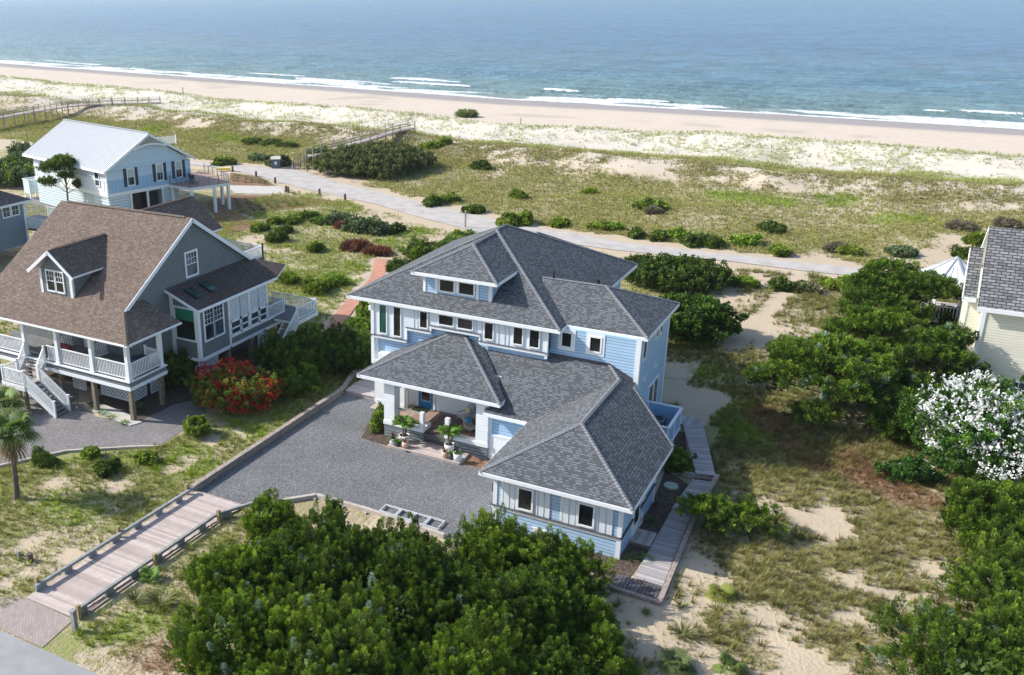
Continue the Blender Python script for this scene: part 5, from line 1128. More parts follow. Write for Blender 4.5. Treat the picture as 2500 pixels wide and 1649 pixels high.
def adir(label,x,y,rz,mat):
    t=thing('deck_chair',label,'chair',(x,y,3.05),'turquoise chairs on the left deck',rotz=rz); ORG[t.name]=Vector((0,0,0))
    w=M(); w.beam((0,-.3,.42),(0,.3,.30),.6,.05); w.build('seat',mat,t); w=M()
    for i in range(5): w.beam((-.24+i*.12,.25,.3),(-.28+i*.14,.55,1.05-.03*abs(i-2)),.10,.03,up=(0,1,0))
    w.build('backrest',mat,t)
    for s in (-1,1): w=M(); w.beam((s*.34,-.4,.58),(s*.34,.4,.60),.13,.03); w.build('armrest',mat,t); w=M(); w.box(s*.32-.04,-.35,0,s*.32+.04,-.25,.57); w.build('leg',mat,t)
adir('turquoise slatted chair behind the white rail, the left one of the deck',-78.6,66.6,2.6,m_turq); adir('turquoise slatted chair behind the white rail, the right one of the deck',-77.2,66.7,3.4,m_turq)
simple('round_table','dark teal round table between the turquoise chairs on the left deck','table',lambda b:[b.cyl((-78.6,68.3,3.75),(-78.6,68.3,3.8),.6,k=20),b.cyl((-78.6,68.3,3.05),(-78.6,68.3,3.75),.07,k=8)],m_teal)
# =============================== CREAM HOUSE, RIGHT EDGE ===============================
ch=thing('cream_house','cream clapboard house with a grey slate tiled roof at the right edge','house',(9,70,0))
w=M(); w.box(4.25,66.3,-.1,16,78,7.2); w.build('wall',m_cream,ch); w=M(); w.box(3.45,68.6,-.1,4.3,77.5,7.0); w.box(3.4,71.5,-.1,4.2,78,6.6); w.build('wall',m_cream,ch)
w=M(); w.box(4.18,66.24,0,4.42,66.34,7.2); w.box(4.185,66.345,0,4.25,66.55,7.2); w.box(3.40,68.56,0,3.5,68.7,7.0); w.build('corner_board',m_white,ch)
# steep slate roof faces the camera
k=.75
def sr(x0,x1,y,z,yt): return [(x0,y,z),(x1,y,z),(x1,yt,z+(yt-y)*k),(x0,yt,z+(yt-y)*k)]
roof('roof',[sr(3.85,17,65.8,7.45,70.95),[(17,70.95,7.45+5.15*k),(3.85,70.95,7.45+5.15*k),(3.85,78.5,6.6),(17,78.5,6.6)]],[m_slate,m_white],ch)
roof('roof',[sr(3.10,3.86,68.2,7.30,71.5)],[m_slate,m_white],ch)
fascia([((3.85,65.8,7.45),(17,65.8,7.45)),((3.10,68.2,7.3),(3.86,68.2,7.3)),((3.10,68.2,7.3),(3.1,71.5,7.3+3.3*k)),((3.85,70.95,7.45+5.15*k),(3.85,78.5,6.6))],ch,h=.26)
window(ch,'-y',66.3,6.4,7.3,1.4,2.9,.16,grid=(2,3),mat=m_glassb)
w=M(); w.beam((6.6,67.2,8.56),(6.6,68.6,9.61),.8,.1); sk2=w.build('skylight',m_glassb,ch)
w=M(); w.box(1.6,75.5,3.2,3.4,78.5,3.4); w.build('balcony_floor',m_white,ch); rail(ch,(1.6,75.5,3.4),(3.3,75.5,3.4),1.0,sp=.2,bw=.06); rail(ch,(1.6,75.5,3.4),(1.6,78.5,3.4),1.0,sp=.2,bw=.06)
gz=thing('gazebo','white metal roofed round gazebo behind the dark cedar beside the cream house','gazebo',(3.0,86.2,0))
gxc,gyc=3.0,86.2; ap=(gxc,gyc,5.5); R=2.7; O=[(gxc+R*math.cos(math.pi/8+i*math.pi/4),gyc+R*math.sin(math.pi/8+i*math.pi/4),3.75) for i in range(8)]
roof('roof',[[O[i],O[(i+1)%8],ap] for i in range(8)],[m_metalroof,m_white],gz)
w=M()
for i in range(8): w.beam(Vector(O[i])+Vector((0,0,.04)),Vector(ap)+Vector((0,0,.04)),.14,.06); 
for i in range(8):
    a=Vector(O[i]);b=Vector(O[(i+1)%8]); 
    for f in (.33,.67): p=a.lerp(b,f); q=p.lerp(Vector(ap),.66); w.beam(p+Vector((0,0,.02)),q+Vector((0,0,.02)),.03,.03)
w.build('roof_rib',m_metalrib,gz)
fascia([(O[i],O[(i+1)%8]) for i in range(8)],gz,h=.2)
for i in range(8): p=O[i]; w=M(); w.cyl((gxc+(p[0]-gxc)*.9,gyc+(p[1]-gyc)*.9,0),(gxc+(p[0]-gxc)*.9,gyc+(p[1]-gyc)*.9,3.7),.09,k=8); w.build('post',m_white,gz)
w=M(); w.prism([(gxc+2.4*math.cos(i*math.pi/4+.39),gyc+2.4*math.sin(i*math.pi/4+.39)) for i in range(8)],.9,1.1); w.build('floor',m_timberl,gz)
# =============================== BEACH WALKOVERS, LANE FURNITURE ===============================
m_walkrail=plain('bleached_walkover_rail',(.31,.28,.26),.85,var=.2)
def walkover(name,label,P,w_,stair=None):
    """P: list of 3-D deck centre points"""
    t=thing(name,label,'beach walkover',(P[0][0],P[0][1],float(height(P[0][0],P[0][1]))))
    d_=M(); r_=M()
    for a,b in zip(P[:-1],P[1:]):
        a=Vector(a);b=Vector(b); n=max(1,int((b-a).length/.6)); f=(b-a).normalized(); s=Vector((-f.y,f.x,0)).normalized()*w_/2
        for i in range(n):
            p=a+(b-a)*i/n; q=a+(b-a)*(i+.93)/n; d_.poly([p-s,q-s,q+s,p+s]); d_.poly([p-s-Vector((0,0,.05)),p-s,p+s,p+s-Vector((0,0,.05))])
        for sg in (-1,1):
            d_.beam(a+s*sg-Vector((0,0,.14)),b+s*sg-Vector((0,0,.14)),.05,.22)
            r_.beam(a+s*sg+Vector((0,0,1.05)),b+s*sg+Vector((0,0,1.05)),.14,.05); r_.beam(a+s*sg+Vector((0,0,.55)),b+s*sg+Vector((0,0,.55)),.04,.12)
            m_=max(1,int((b-a).length/2.4))
            for i in range(m_+1):
                p=a+(b-a)*i/m_+s*sg; g=float(height(p.x,p.y)); r_.box(p.x-.07,p.y-.07,min(g,p.z)-.1,p.x+.07,p.y+.07,p.z+1.1)
    d_.build('deck',m_bridge,t); r_.build('railing',m_walkrail,t); return t
A0=(-88.6,129.5); A1=(-91.0,164)
wo=walkover('beach_walkover','long grey beach walkover rising from the lane steps over the dunes',[(-82.40,121.78,2.00),(-82.09,123.73,2.20),(-81.11,136.77,2.50),(-80.94,146.78,2.80),(-80.36,151.26,2.80)],1.5)
w=M(); a=Vector((-84.71,120.84,0.25)); b=Vector((-82.40,121.78,2.00)); f=(b-a)/11; s=Vector((f.y,-f.x,0)).normalized()*.85
for i in range(12): p=a+f*i; q=p+Vector((f.x,f.y,0))*.85; w.prism([(p-s).to_tuple()[:2],(p+s).to_tuple()[:2],(q+s).to_tuple()[:2],(q-s).to_tuple()[:2]][::-1],p.z-.05,p.z)
w.build('step',m_deck,wo); w=M()
for sg in (-1,1): w.beam(a+s*sg+Vector((0,0,1)),b+s*sg+Vector((0,0,1.05)),.12,.07); w.beam(a+s*sg-Vector((0,0,.1)),b+s*sg-Vector((0,0,.1)),.06,.25); [w.box((a+f*i+s*sg).x-.06,(a+f*i+s*sg).y-.06,0,(a+f*i+s*sg).x+.06,(a+f*i+s*sg).y+.06,(a+f*i).z+1) for i in (0,4,8)]
w.build('stair_rail',m_timber,wo)
walkover('beach_walkover','long curved grey beach walkover in the dunes at the left edge',[(-164.36,125.41,2.20),(-164.41,131.72,2.40),(-164.90,139.90,2.60),(-164.71,149.21,2.70),(-164.14,154.93,2.60),(-160.65,159.32,2.50),(-156.46,163.11,2.40),(-152.92,166.58,2.40)],2.0)
BO=[((-91.60,114.43),'dark timber bollard beside the yellow kayak end at the lane'),((-85.80,112.61),'dark timber bollard at the far planting bed, second along the lane'),((-80.32,109.81),'dark timber bollard at the near tip of the far planting bed'),((-75.38,105.46),'left one of the two dark timber bollards standing together at the drive mouth'),((-74.78,105.11),'right one of the two dark timber bollards standing together at the drive mouth'),((-70.16,105.85),'dark timber bollard on the lane edge right of the drive mouth'),((-65.28,104.47),'dark timber bollard nearest the camera on the lane edge')]
for (x,y),lb in BO: simple('bollard',lb,'bollard',lambda b:b.cyl((x,y,-.1),(x,y,.85),.17,.16,k=10),m_bark,'bollards along the lane')
for (x,y),lb,h in (((-44.99,97.96),'thin dark post in the shrubs behind the blue house roof ridge',2.0),((-154.66,176.49),'reddish marker post on the dune crest above the left walkover',1.6),((-72.62,183.46),'small marker post on the dune crest right of the middle',1.4)):
    simple('marker_post',lb,'post',lambda b:b.beam((x,y,float(height(x,y))-.2),(x,y,float(height(x,y))+h),.16,.16),m_timber)
kx,ky=-87.35,119.84
kt=thing('bin_kiosk','grey bin kiosk with a pale slanted roof and white notice beside the lane','kiosk',(kx,ky,0),rotz=.55); ORG[kt.name]=Vector((0,0,0))
w=M(); w.box(-.65,-.5,.05,.65,.5,1.45); w.build('cabinet',plain('slate_grey_cabinet',(.10,.12,.15),.6),kt); w=M(); w.beam((0,-.6,1.48),(0,.6,1.75),1.5,.06); w.build('kiosk_roof',m_conc,kt); w=M(); w.box(-.18,-.53,.65,.18,-.5,1.1); w.build('notice',m_white,kt)
simple('kayak','yellow kayak on the ground beside the corner of the raised deck','kayak',lambda b:[b.beam((-93.92,113.67,.35),(-92.36,114.86,.35),.7,.3)],plain('yellow_plastic',(.75,.62,.05),.4))
simple('white_sign','small leaning white post at the lane edge left of a dark shrub','sign',lambda b:b.beam((-48.96,104.73,.0),(-48.77,104.83,.9),.3,.12),m_white)
simple('marker_flag','small orange marker flag among the cedars at the right edge','flag',lambda b:[b.beam((4.67,49.36,.3),(4.67,49.36,1.3),.02,.02),b.beam((4.67,49.36,1.0),(4.67,49.36,1.3),.12,.02)],plain('orange_plastic',(.8,.12,.02),.5))
# =============================== VEGETATION ===============================
def lumps(rs,d,n,amp,w=.45):
    a=rs.normal(size=(n,3)); a/=np.linalg.norm(a,axis=1)[:,None]; k=np.zeros(len(d))
    for v in a: k=np.maximum(k,np.exp((d@v-1)/(w*w*.5)))
    return 1-amp*.5+amp*k
def crown(rs,c,R,bottom,nplume,nleaf,plen,leaf,cols,style='cedar',tint=None,amp=.35,up=.75,pr=.36):
    """c centre, R radii (3). returns V,F,C of leaves set in plumes spread over a lumpy crown"""
    c=np.array(c,float); R=np.array(R,float)
    d=rs.normal(size=(int(nplume*2.2),3)); d/=np.linalg.norm(d,axis=1)[:,None]; d=d[d[:,2]>-.35][:nplume]; n=len(d)
    rr=lumps(rs,d,9,amp)*rs.uniform(.52,1.04,n)**.7
    P=c+d*R*rr[:,None]; P[:,2]=np.maximum(P[:,2],bottom+rs.uniform(.05,.3,n))
    out=d*np.array([1/R[0],1/R[1],1/R[2]])*R.mean(); ax=out*.6+np.array([0,0,up])+rs.normal(size=(n,3))*.28; ax/=np.linalg.norm(ax,axis=1)[:,None]
    L=plen*rs.uniform(.55,1.35,n); base=P-ax*L[:,None]*.55
    cc=np.array(cols)[rs.integers(0,len(cols),n)]*rs.uniform(.7,1.3,(n,1))
    if tint is not None: m=rs.uniform(size=n)<tint[1]; cc[m]=np.array(tint[0])*rs.uniform(.8,1.2,(m.sum(),1))
    # leaves
    N=n*nleaf; pi=np.repeat(np.arange(n),nleaf); t=rs.uniform(.0,1,N)**.8
    a=ax[pi]; u=np.cross(a,np.array([.3,.5,.8])); u/=np.linalg.norm(u,axis=1)[:,None]; v=np.cross(a,u); ph=rs.uniform(0,2*np.pi,N); rad=u*np.cos(ph)[:,None]+v*np.sin(ph)[:,None]
    r=L[pi]*pr*((1-t)**.75*.95+.05)*rs.uniform(.35,1,N)**.5
    p=base[pi]+a*(L[pi]*t)[:,None]+rad*r[:,None]
    if style=='cedar': dr=a*rs.uniform(.5,1.0,(N,1))+rad*rs.uniform(.3,.9,(N,1))+rs.normal(size=(N,3))*.2; ll=leaf*rs.uniform(.7,1.5,N); wd=ll*.24
    elif style=='needle': dr=a*.5+rad*.9+rs.normal(size=(N,3))*.3; ll=leaf*rs.uniform(.7,1.4,N); wd=ll*.16
    else: dr=rad*.9+a*.4+rs.normal(size=(N,3))*.6; ll=leaf*rs.uniform(.6,1.3,N); wd=ll*.62
    dr/=np.linalg.norm(dr,axis=1)[:,None]; s=np.cross(dr,rs.normal(size=(N,3))); s/=np.linalg.norm(s,axis=1)[:,None]
    V=np.empty((N,4,3)); V[:,0]=p; V[:,1]=p+dr*(ll*.5)[:,None]+s*(wd*.5)[:,None]; V[:,2]=p+dr*ll[:,None]; V[:,3]=p+dr*(ll*.5)[:,None]-s*(wd*.5)[:,None]
    col=cc[pi]*((.40+1.05*t[:,None]) if style=='cedar' else (.66+.5*t[:,None]))*rs.uniform(.8,1.2,(N,1)); K=np.repeat(col[:,None,:],4,1); K[:,2]*=1.12  # tips pale as new growth; inner leaves darkened to paint shaded gaps
    F=np.arange(N*4).reshape(N,4)
    return V.reshape(-1,3),F,K.reshape(-1,3),P
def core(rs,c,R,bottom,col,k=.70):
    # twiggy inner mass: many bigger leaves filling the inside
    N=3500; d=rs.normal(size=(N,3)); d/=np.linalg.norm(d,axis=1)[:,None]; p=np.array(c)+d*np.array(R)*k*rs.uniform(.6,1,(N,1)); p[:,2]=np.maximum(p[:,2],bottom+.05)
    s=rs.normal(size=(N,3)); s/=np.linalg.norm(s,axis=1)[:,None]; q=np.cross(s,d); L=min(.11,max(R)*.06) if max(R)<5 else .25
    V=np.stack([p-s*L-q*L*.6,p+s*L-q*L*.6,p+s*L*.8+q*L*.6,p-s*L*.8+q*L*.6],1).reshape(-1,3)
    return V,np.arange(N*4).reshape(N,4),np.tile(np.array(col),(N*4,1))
CED=((.054,.098,.011),(.074,.127,.014),(.098,.158,.018),(.036,.066,.010))
CEDL=((.088,.148,.015),(.122,.187,.020),(.062,.108,.012),(.155,.215,.026))
BRT=((.15,.21,.022),(.19,.25,.03),(.11,.165,.02),(.23,.28,.045))
DRK=((.055,.088,.014),(.075,.115,.018),(.095,.14,.024))
GRY=((.10,.145,.06),(.13,.18,.075),(.075,.11,.04),(.17,.21,.10))
RUS=((.16,.065,.04),(.20,.09,.055),(.12,.05,.03))
DRB=((.17,.15,.10),(.21,.18,.12),(.13,.12,.07))
YGR=((.17,.26,.03),(.21,.30,.04),(.12,.20,.025))
def plant(name,label,cat,x,y,R,h,cols,style='cedar',npl=160,nl=60,plen=.5,leaf=.13,group=None,trunk=True,seed=None,tint=None,amp=.35,up=.75,z=None,rx=None,ry=None,corecol=None,trk=.12,pr=.36,low=0.0,flowers=None,cen=None,sat=0):
    z=float(height(x,y)) if z is None else z
    seed=seed if seed is not None else int(abs(x*131+y*17))%99991
    rs=np.random.default_rng(seed); t=thing(name,label,cat,(x,y,z),group)
    rx=rx or R; ry=ry or R; zc=z+low+(h-low)*(cen if cen else .42); R3=(rx,ry,(z+h-zc))
    V,F,K,P=crown(rs,(x,y,zc),R3,z+low,npl,nl,plen,leaf,cols,style,tint,amp,up,pr)
    if sat:
        for k_ in range(sat):
            a_=rs.uniform(0,6.28); q_=rs.uniform(.6,.8); ox,oy=math.cos(a_)*rx*.75,math.sin(a_)*ry*.75; zz=float(height(x+ox,y+oy)); v_,f_,kk_,_p=crown(rs,(x+ox,y+oy,zz+(zc-z)*.7),(R3[0]*q_,R3[1]*q_,R3[2]*q_),zz,int(npl*.4),nl,plen*.9,leaf,cols,style,tint,amp,up,pr); F=np.concatenate([F,f_+len(V)]); V=np.concatenate([V,v_]); K=np.concatenate([K,kk_])
    V2,F2,K2=core(rs,(x,y,zc),R3,z+low,corecol or cols[0]); F2=F2+len(V)
    Vs=[V,V2];Fs=[F,F2];Ks=[K,K2]
    npmesh('crown',np.concatenate(Vs),np.concatenate(Fs),m_leaf,cols=np.concatenate(Ks),parent=t)
    if trunk:
        w=M(); pr_=random.Random(seed)
        for i in range(3 if R>1 else 2):
            a=pr_.uniform(0,6.28); b=Vector((x,y,z-.1)); m=b+Vector((math.cos(a)*rx*.18,math.sin(a)*ry*.18,h*.38)); e=m+Vector((math.cos(a)*rx*.4,math.sin(a)*ry*.4,h*.3)); w.cyl(b,m,trk,trk*.75,8); w.cyl(m,e,trk*.75,trk*.35,8)
        w.build('trunk',m_bark,t)
    if flowers:
        n,size,fc,zmin=flowers; ctr=rs.normal(size=(max(12,n//14),3)); ctr/=np.linalg.norm(ctr,axis=1)[:,None]; d=ctr[rs.integers(0,len(ctr),n*3)]+rs.normal(size=(n*3,3))*.085; d[::3]=rs.normal(size=d[::3].shape); d/=np.linalg.norm(d,axis=1)[:,None]; d=d[(d[:,2]>zmin)][:n]; n=len(d)
        q=np.array([x,y,zc])+d*np.array(R3)*(lumps(np.random.default_rng(seed),d,9,amp)*rs.uniform(.86,1.06,n))[:,None]
        # clusters of petals
        m=7; pi=np.repeat(np.arange(n),m); p=q[pi]+rs.normal(size=(n*m,3))*size*.55; s=rs.normal(size=(n*m,3))+np.array([0,0,.2]); s/=np.linalg.norm(s,axis=1)[:,None]; u=np.cross(s,rs.normal(size=(n*m,3))); u/=np.linalg.norm(u,axis=1)[:,None]; L=size*rs.uniform(.35,.6,(n*m,1))
        V=np.stack([p-s*L,p+u*L,p+s*L,p-u*L],1).reshape(-1,3); kk=np.array(fc)[rs.integers(0,len(fc),n)][pi]*rs.uniform(.8,1.1,(n*m,1)); npmesh('blossom',V,np.arange(n*m*4).reshape(-1,4),m_leaf,cols=np.repeat(kk[:,None],4,1).reshape(-1,3),parent=t)
    return t
SIL=((.17,.24,.17),.045)
# cedars massed in front
FC=[(-22.5,27.8,2.9,3.6,'leftmost cedar of the dark green mass beside the bridge'),(-19.6,29.8,3.1,4.0,'dark cedar of the front mass below the timber edge and metal frame'),(-19.9,24.0,3.2,4.3,'cedar with silvery sprays at the bottom left of the front mass'),(-15.2,29.9,3.1,4.0,'cedar in the middle of the back row of the front mass'),(-16.2,24.3,3.3,4.5,'cedar in the middle of the bottom edge of the photo'),(-11.2,30.8,2.9,4.0,'cedar of the front mass just below the garage windows'),(-11.3,25.6,3.2,4.4,'cedar at the bottom right of the front mass'),(-8.9,27.2,2.2,3.3,'rightmost cedar of the front mass beside the bare sand')]
for i,(x,y,R,h,lb) in enumerate(FC):
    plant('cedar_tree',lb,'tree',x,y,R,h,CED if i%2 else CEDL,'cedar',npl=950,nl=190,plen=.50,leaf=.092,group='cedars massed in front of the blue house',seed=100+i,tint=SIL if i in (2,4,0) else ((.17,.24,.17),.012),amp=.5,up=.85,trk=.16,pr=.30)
plant('cedar_tree','small pointed cedar standing against the blue garage wall beside the vent','tree',-12.6,35.6,.9,3.1,CEDL,npl=90,nl=110,plen=.6,leaf=.14,amp=.3,cen=.35)
plant('cedar_tree','little cedar tuft at the right end of the front mass by the boardwalk','tree',-8.7,32.8,.9,2.3,CEDL,npl=80,nl=100,plen=.5,leaf=.13)
plant('cedar_tree','narrow cedar spire poking above the timber edge, left of the metal frame','tree',-22.4,34.3,.65,3.1,CED,npl=70,nl=90,plen=.5,leaf=.12,cen=.3)
plant('cedar_tree','cedar between the bridge end and the zigzag timber edge','tree',-25.0,32.6,1.6,2.8,CEDL,npl=190,nl=110,plen=.5,leaf=.13)
for x,y,R,h,lb in ((-17.8,33.0,2.0,3.0,'cedar at the back of the front mass just below the metal frame'),(-14.4,34.9,2.0,3.4,'cedar at the back of the front mass nearest the garage wall'),(-11.2,35.3,2.0,3.0,'cedar at the back right of the front mass beside the mulch'),(-8.1,30.4,1.6,2.5,'low cedar on the right flank of the front mass')):
    plant('cedar_tree',lb,'tree',x,y,R,h,CED if x<-15 else CEDL,'cedar',npl=380,nl=120,plen=.5,leaf=.115,amp=.5,up=.85,pr=.30)
# right side
def tiered(name,label,x,y,R,h,cols,seed,npads=13,padR=1.5,low=.8,tint=None,nl=80,plen=.6,leaf=.17,trk=.2,ry=None):
    """open, wind shaped cedar: flat pads of foliage carried on bare limbs"""
    z=float(height(x,y)); rs=np.random.default_rng(seed); ry=ry or R; t=thing(name,label,'tree',(x,y,z)); w=M(); lean=Vector((rs.uniform(-.5,.5),rs.uniform(-.4,.4),0))
    top=Vector((x,y,z+h*.75))+lean; w.cyl((x,y,z-.1),Vector((x,y,z+h*.35))+lean*.5,trk,trk*.8,8); w.cyl(Vector((x,y,z+h*.35))+lean*.5,top,trk*.8,trk*.3,8)
    Vs=[];Fs=[];Ks=[];n0=0
    for i in range(npads):
        f=(i+.5)/npads; a=i*2.4+rs.uniform(-.5,.5); r=math.sqrt(f)*.92; px=x+math.cos(a)*R*r; py=y+math.sin(a)*ry*r; pz=z+low+(h-low)*((1-f**1.5)*rs.uniform(.78,1.0)+.12); pr=padR*rs.uniform(.65,1.2)
        s0=Vector((x,y,z+h*.2+(pz-z)*.35))+lean*.4; w.cyl(s0,(px,py,pz-.15),trk*.38,trk*.12,6)
        for j in range(3): aa=rs.uniform(0,6.28); w.cyl((px,py,pz-.15),(px+math.cos(aa)*pr*.6,py+math.sin(aa)*pr*.6,pz),trk*.13,trk*.05,5)
        V,F,K,P=crown(rs,(px,py,pz),(pr,pr*rs.uniform(.8,1.1),pr*.42),pz-pr*.5,int(42*pr*pr),nl,plen,leaf,cols,'cedar',tint,.7,.30,.34); Vs.append(V);Fs.append(F+n0);Ks.append(K*rs.uniform(.85,1.12)); n0+=len(V)
    npmesh('crown',np.concatenate(Vs),np.concatenate(Fs),m_leaf,cols=np.concatenate(Ks),parent=t); w.build('trunk',m_bark,t); return t
tiered('cedar_tree','broad spreading cedar with tiered branches right of the sandy yard',-3.4,62.0,4.4,4.3,CEDL+CED[:2],11,npads=17,padR=1.55,low=.5,tint=SIL,ry=3.6)
tiered('cedar_tree','tall dark cedar in front of the white gazebo roof',-.4,75.4,4.2,6.4,CED+CEDL[:1],12,npads=18,padR=1.6,low=1.2,trk=.25)
tiered('cedar_tree','cedar filling the gap between the tiered cedar and the tall dark one',-1.0,68.8,3.6,5.0,CEDL+CED[:2],13,npads=13,padR=1.5,low=.8)
tiered('cedar_tree','cedar with drooping boughs against the cream house corner',2.4,65.8,2.6,4.9,CED,14,npads=10,padR=1.35,low=1.0,tint=SIL)
plant('cedar_tree','low cedar behind the white oleander below the cream house','tree',1.3,60.5,2.4,3.0,CED,npl=300,nl=85,plen=.7,leaf=.18,up=.4,amp=.5)
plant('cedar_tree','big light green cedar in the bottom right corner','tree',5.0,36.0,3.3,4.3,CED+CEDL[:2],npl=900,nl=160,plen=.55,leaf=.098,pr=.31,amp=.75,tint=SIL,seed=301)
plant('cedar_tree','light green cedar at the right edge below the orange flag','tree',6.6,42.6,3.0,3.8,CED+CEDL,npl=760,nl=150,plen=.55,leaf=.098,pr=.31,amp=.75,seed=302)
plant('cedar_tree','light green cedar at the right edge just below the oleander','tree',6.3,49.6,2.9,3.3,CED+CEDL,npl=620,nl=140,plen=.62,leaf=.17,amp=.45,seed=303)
plant('oleander','large oleander covered in white blossom in front of the cream house','shrub',5.2,57.8,3.9,5.6,((.04,.10,.015),(.06,.13,.02),(.09,.18,.02)),'broad',npl=620,nl=80,plen=.6,leaf=.17,flowers=(2100,.11,((.80,.82,.78),(.85,.86,.84)),-.1),amp=.4)
plant('oleander','low oleander with a few white flowers at the foot of the big one','shrub',1.9,55.6,1.2,1.2,((.04,.10,.015),(.06,.14,.02)),'broad',npl=110,nl=60,plen=.4,leaf=.16,flowers=(45,.11,((.80,.82,.78),),.1),rx=1.7,amp=.8)
tiered('pine_shrub','low wind bent pine with bare twisted stems beside the boardwalk',-6.8,44.6,1.15,1.5,CEDL,21,npads=7,padR=.75,low=.6,plen=.45,leaf=.13,trk=.09)
tiered('pine_shrub','low right hand half of the bent pine clump beside the boardwalk',-4.8,45.2,1.15,1.3,CEDL,22,npads=6,padR=.7,low=.5,plen=.45,leaf=.13,trk=.08)
# domes behind the main house
plant('dome_shrub','large dark rounded shrub beside the lane behind the blue house roof','shrub',-18.8,87.0,5.2,2.3,((.06,.10,.012),(.08,.125,.015),(.045,.08,.012)),'broad',npl=560,nl=60,plen=.7,leaf=.22,ry=4.2,amp=.25)
plant('dome_shrub','green rounded shrub against the back right corner of the blue house','shrub',-14.3,73.4,3.7,3.3,((.06,.12,.012),(.08,.155,.015),(.05,.09,.012)),'broad',npl=460,nl=65,plen=.6,leaf=.2,ry=3.6,amp=.25)
plant('vine_mound','huge vine covered shrub mound between the lane and the walkover','shrub mound',-72.8,124.0,9.3,3.7,((.10,.125,.035),(.125,.15,.045),(.075,.10,.03),(.15,.14,.05)),'broad',npl=1500,nl=55,plen=.85,leaf=.30,ry=8,amp=.3,trunk=False)
plant('green_shrub','bright green shrub at the foot of the walkover steps','shrub',-82.54,124.78,2.4,3.0,BRT,'broad',npl=160,nl=40,plen=.9,leaf=.35)
plant('tall_shrub','grey green shrub mass left of the pale blue house','shrub',-114.35,92.98,4.4,3.2,GRY[:3]+BRT[:1],'broad',npl=380,nl=45,plen=1.1,leaf=.36,trunk=False)
plant('tall_shrub','grey green shrub behind the boxed shower','shrub',-119.66,99.99,3.5,4.2,GRY,'broad',npl=220,nl=45,plen=1.0,leaf=.33,trunk=False)
tiered('cedar_tree','small open cedar in front of the long wall of the pale blue house',-91.25,81.27,2.3,7.0,DRK,23,npads=9,padR=1.3,low=3.0,plen=.8,leaf=.24,nl=60,trk=.14)
# left of the main house
plant('flowering_shrub','large shrub covered in red bottlebrush flowers by the gravel drive','shrub',-37.3,45.5,2.9,2.7,((.10,.16,.02),(.16,.20,.03),(.24,.20,.04)),'broad',npl=380,nl=70,plen=.5,leaf=.14,flowers=(950,.115,((.50,.015,.02),(.62,.03,.02),(.42,.01,.03),(.62,.20,.05)),-.4),amp=.4)
plant('juniper','dark spreading juniper right of the red flowering shrub','shrub',-36.1,51.3,2.9,3.5,DRK+CED,npl=460,nl=95,plen=.6,leaf=.16,amp=.5)
plant('juniper','dark spreading juniper beside the side deck of the blue house','shrub',-33.9,54.3,2.5,3.2,DRK+CED,npl=380,nl=90,plen=.6,leaf=.16,amp=.5)
plant('juniper','lighter low juniper at the near side of the juniper group','shrub',-34.9,49.2,1.8,2.0,CEDL,npl=230,nl=90,plen=.55,leaf=.15,amp=.5)
plant('juniper','dark juniper beside the back stairs of the cottage','shrub',-38.8,52.6,1.8,2.2,DRK,npl=220,nl=90,plen=.55,leaf=.15,amp=.5)
plant('green_shrub','bright green round shrub at the bend of the neighbouring drive','shrub',-36.56,40.60,.85,1.2,BRT,'broad',npl=130,nl=80,plen=.35,leaf=.11)
plant('tall_shrub','narrow tall green shrub at the cottage corner pile, left of two','shrub',-42.84,45.41,.75,2.9,DRK+BRT[:1],'broad',npl=120,nl=60,plen=.4,leaf=.12)
plant('tall_shrub','narrow tall green shrub under the lean to window, right of two','shrub',-42.16,46.66,.85,3.1,DRK+BRT[:1],'broad',npl=130,nl=60,plen=.4,leaf=.12)
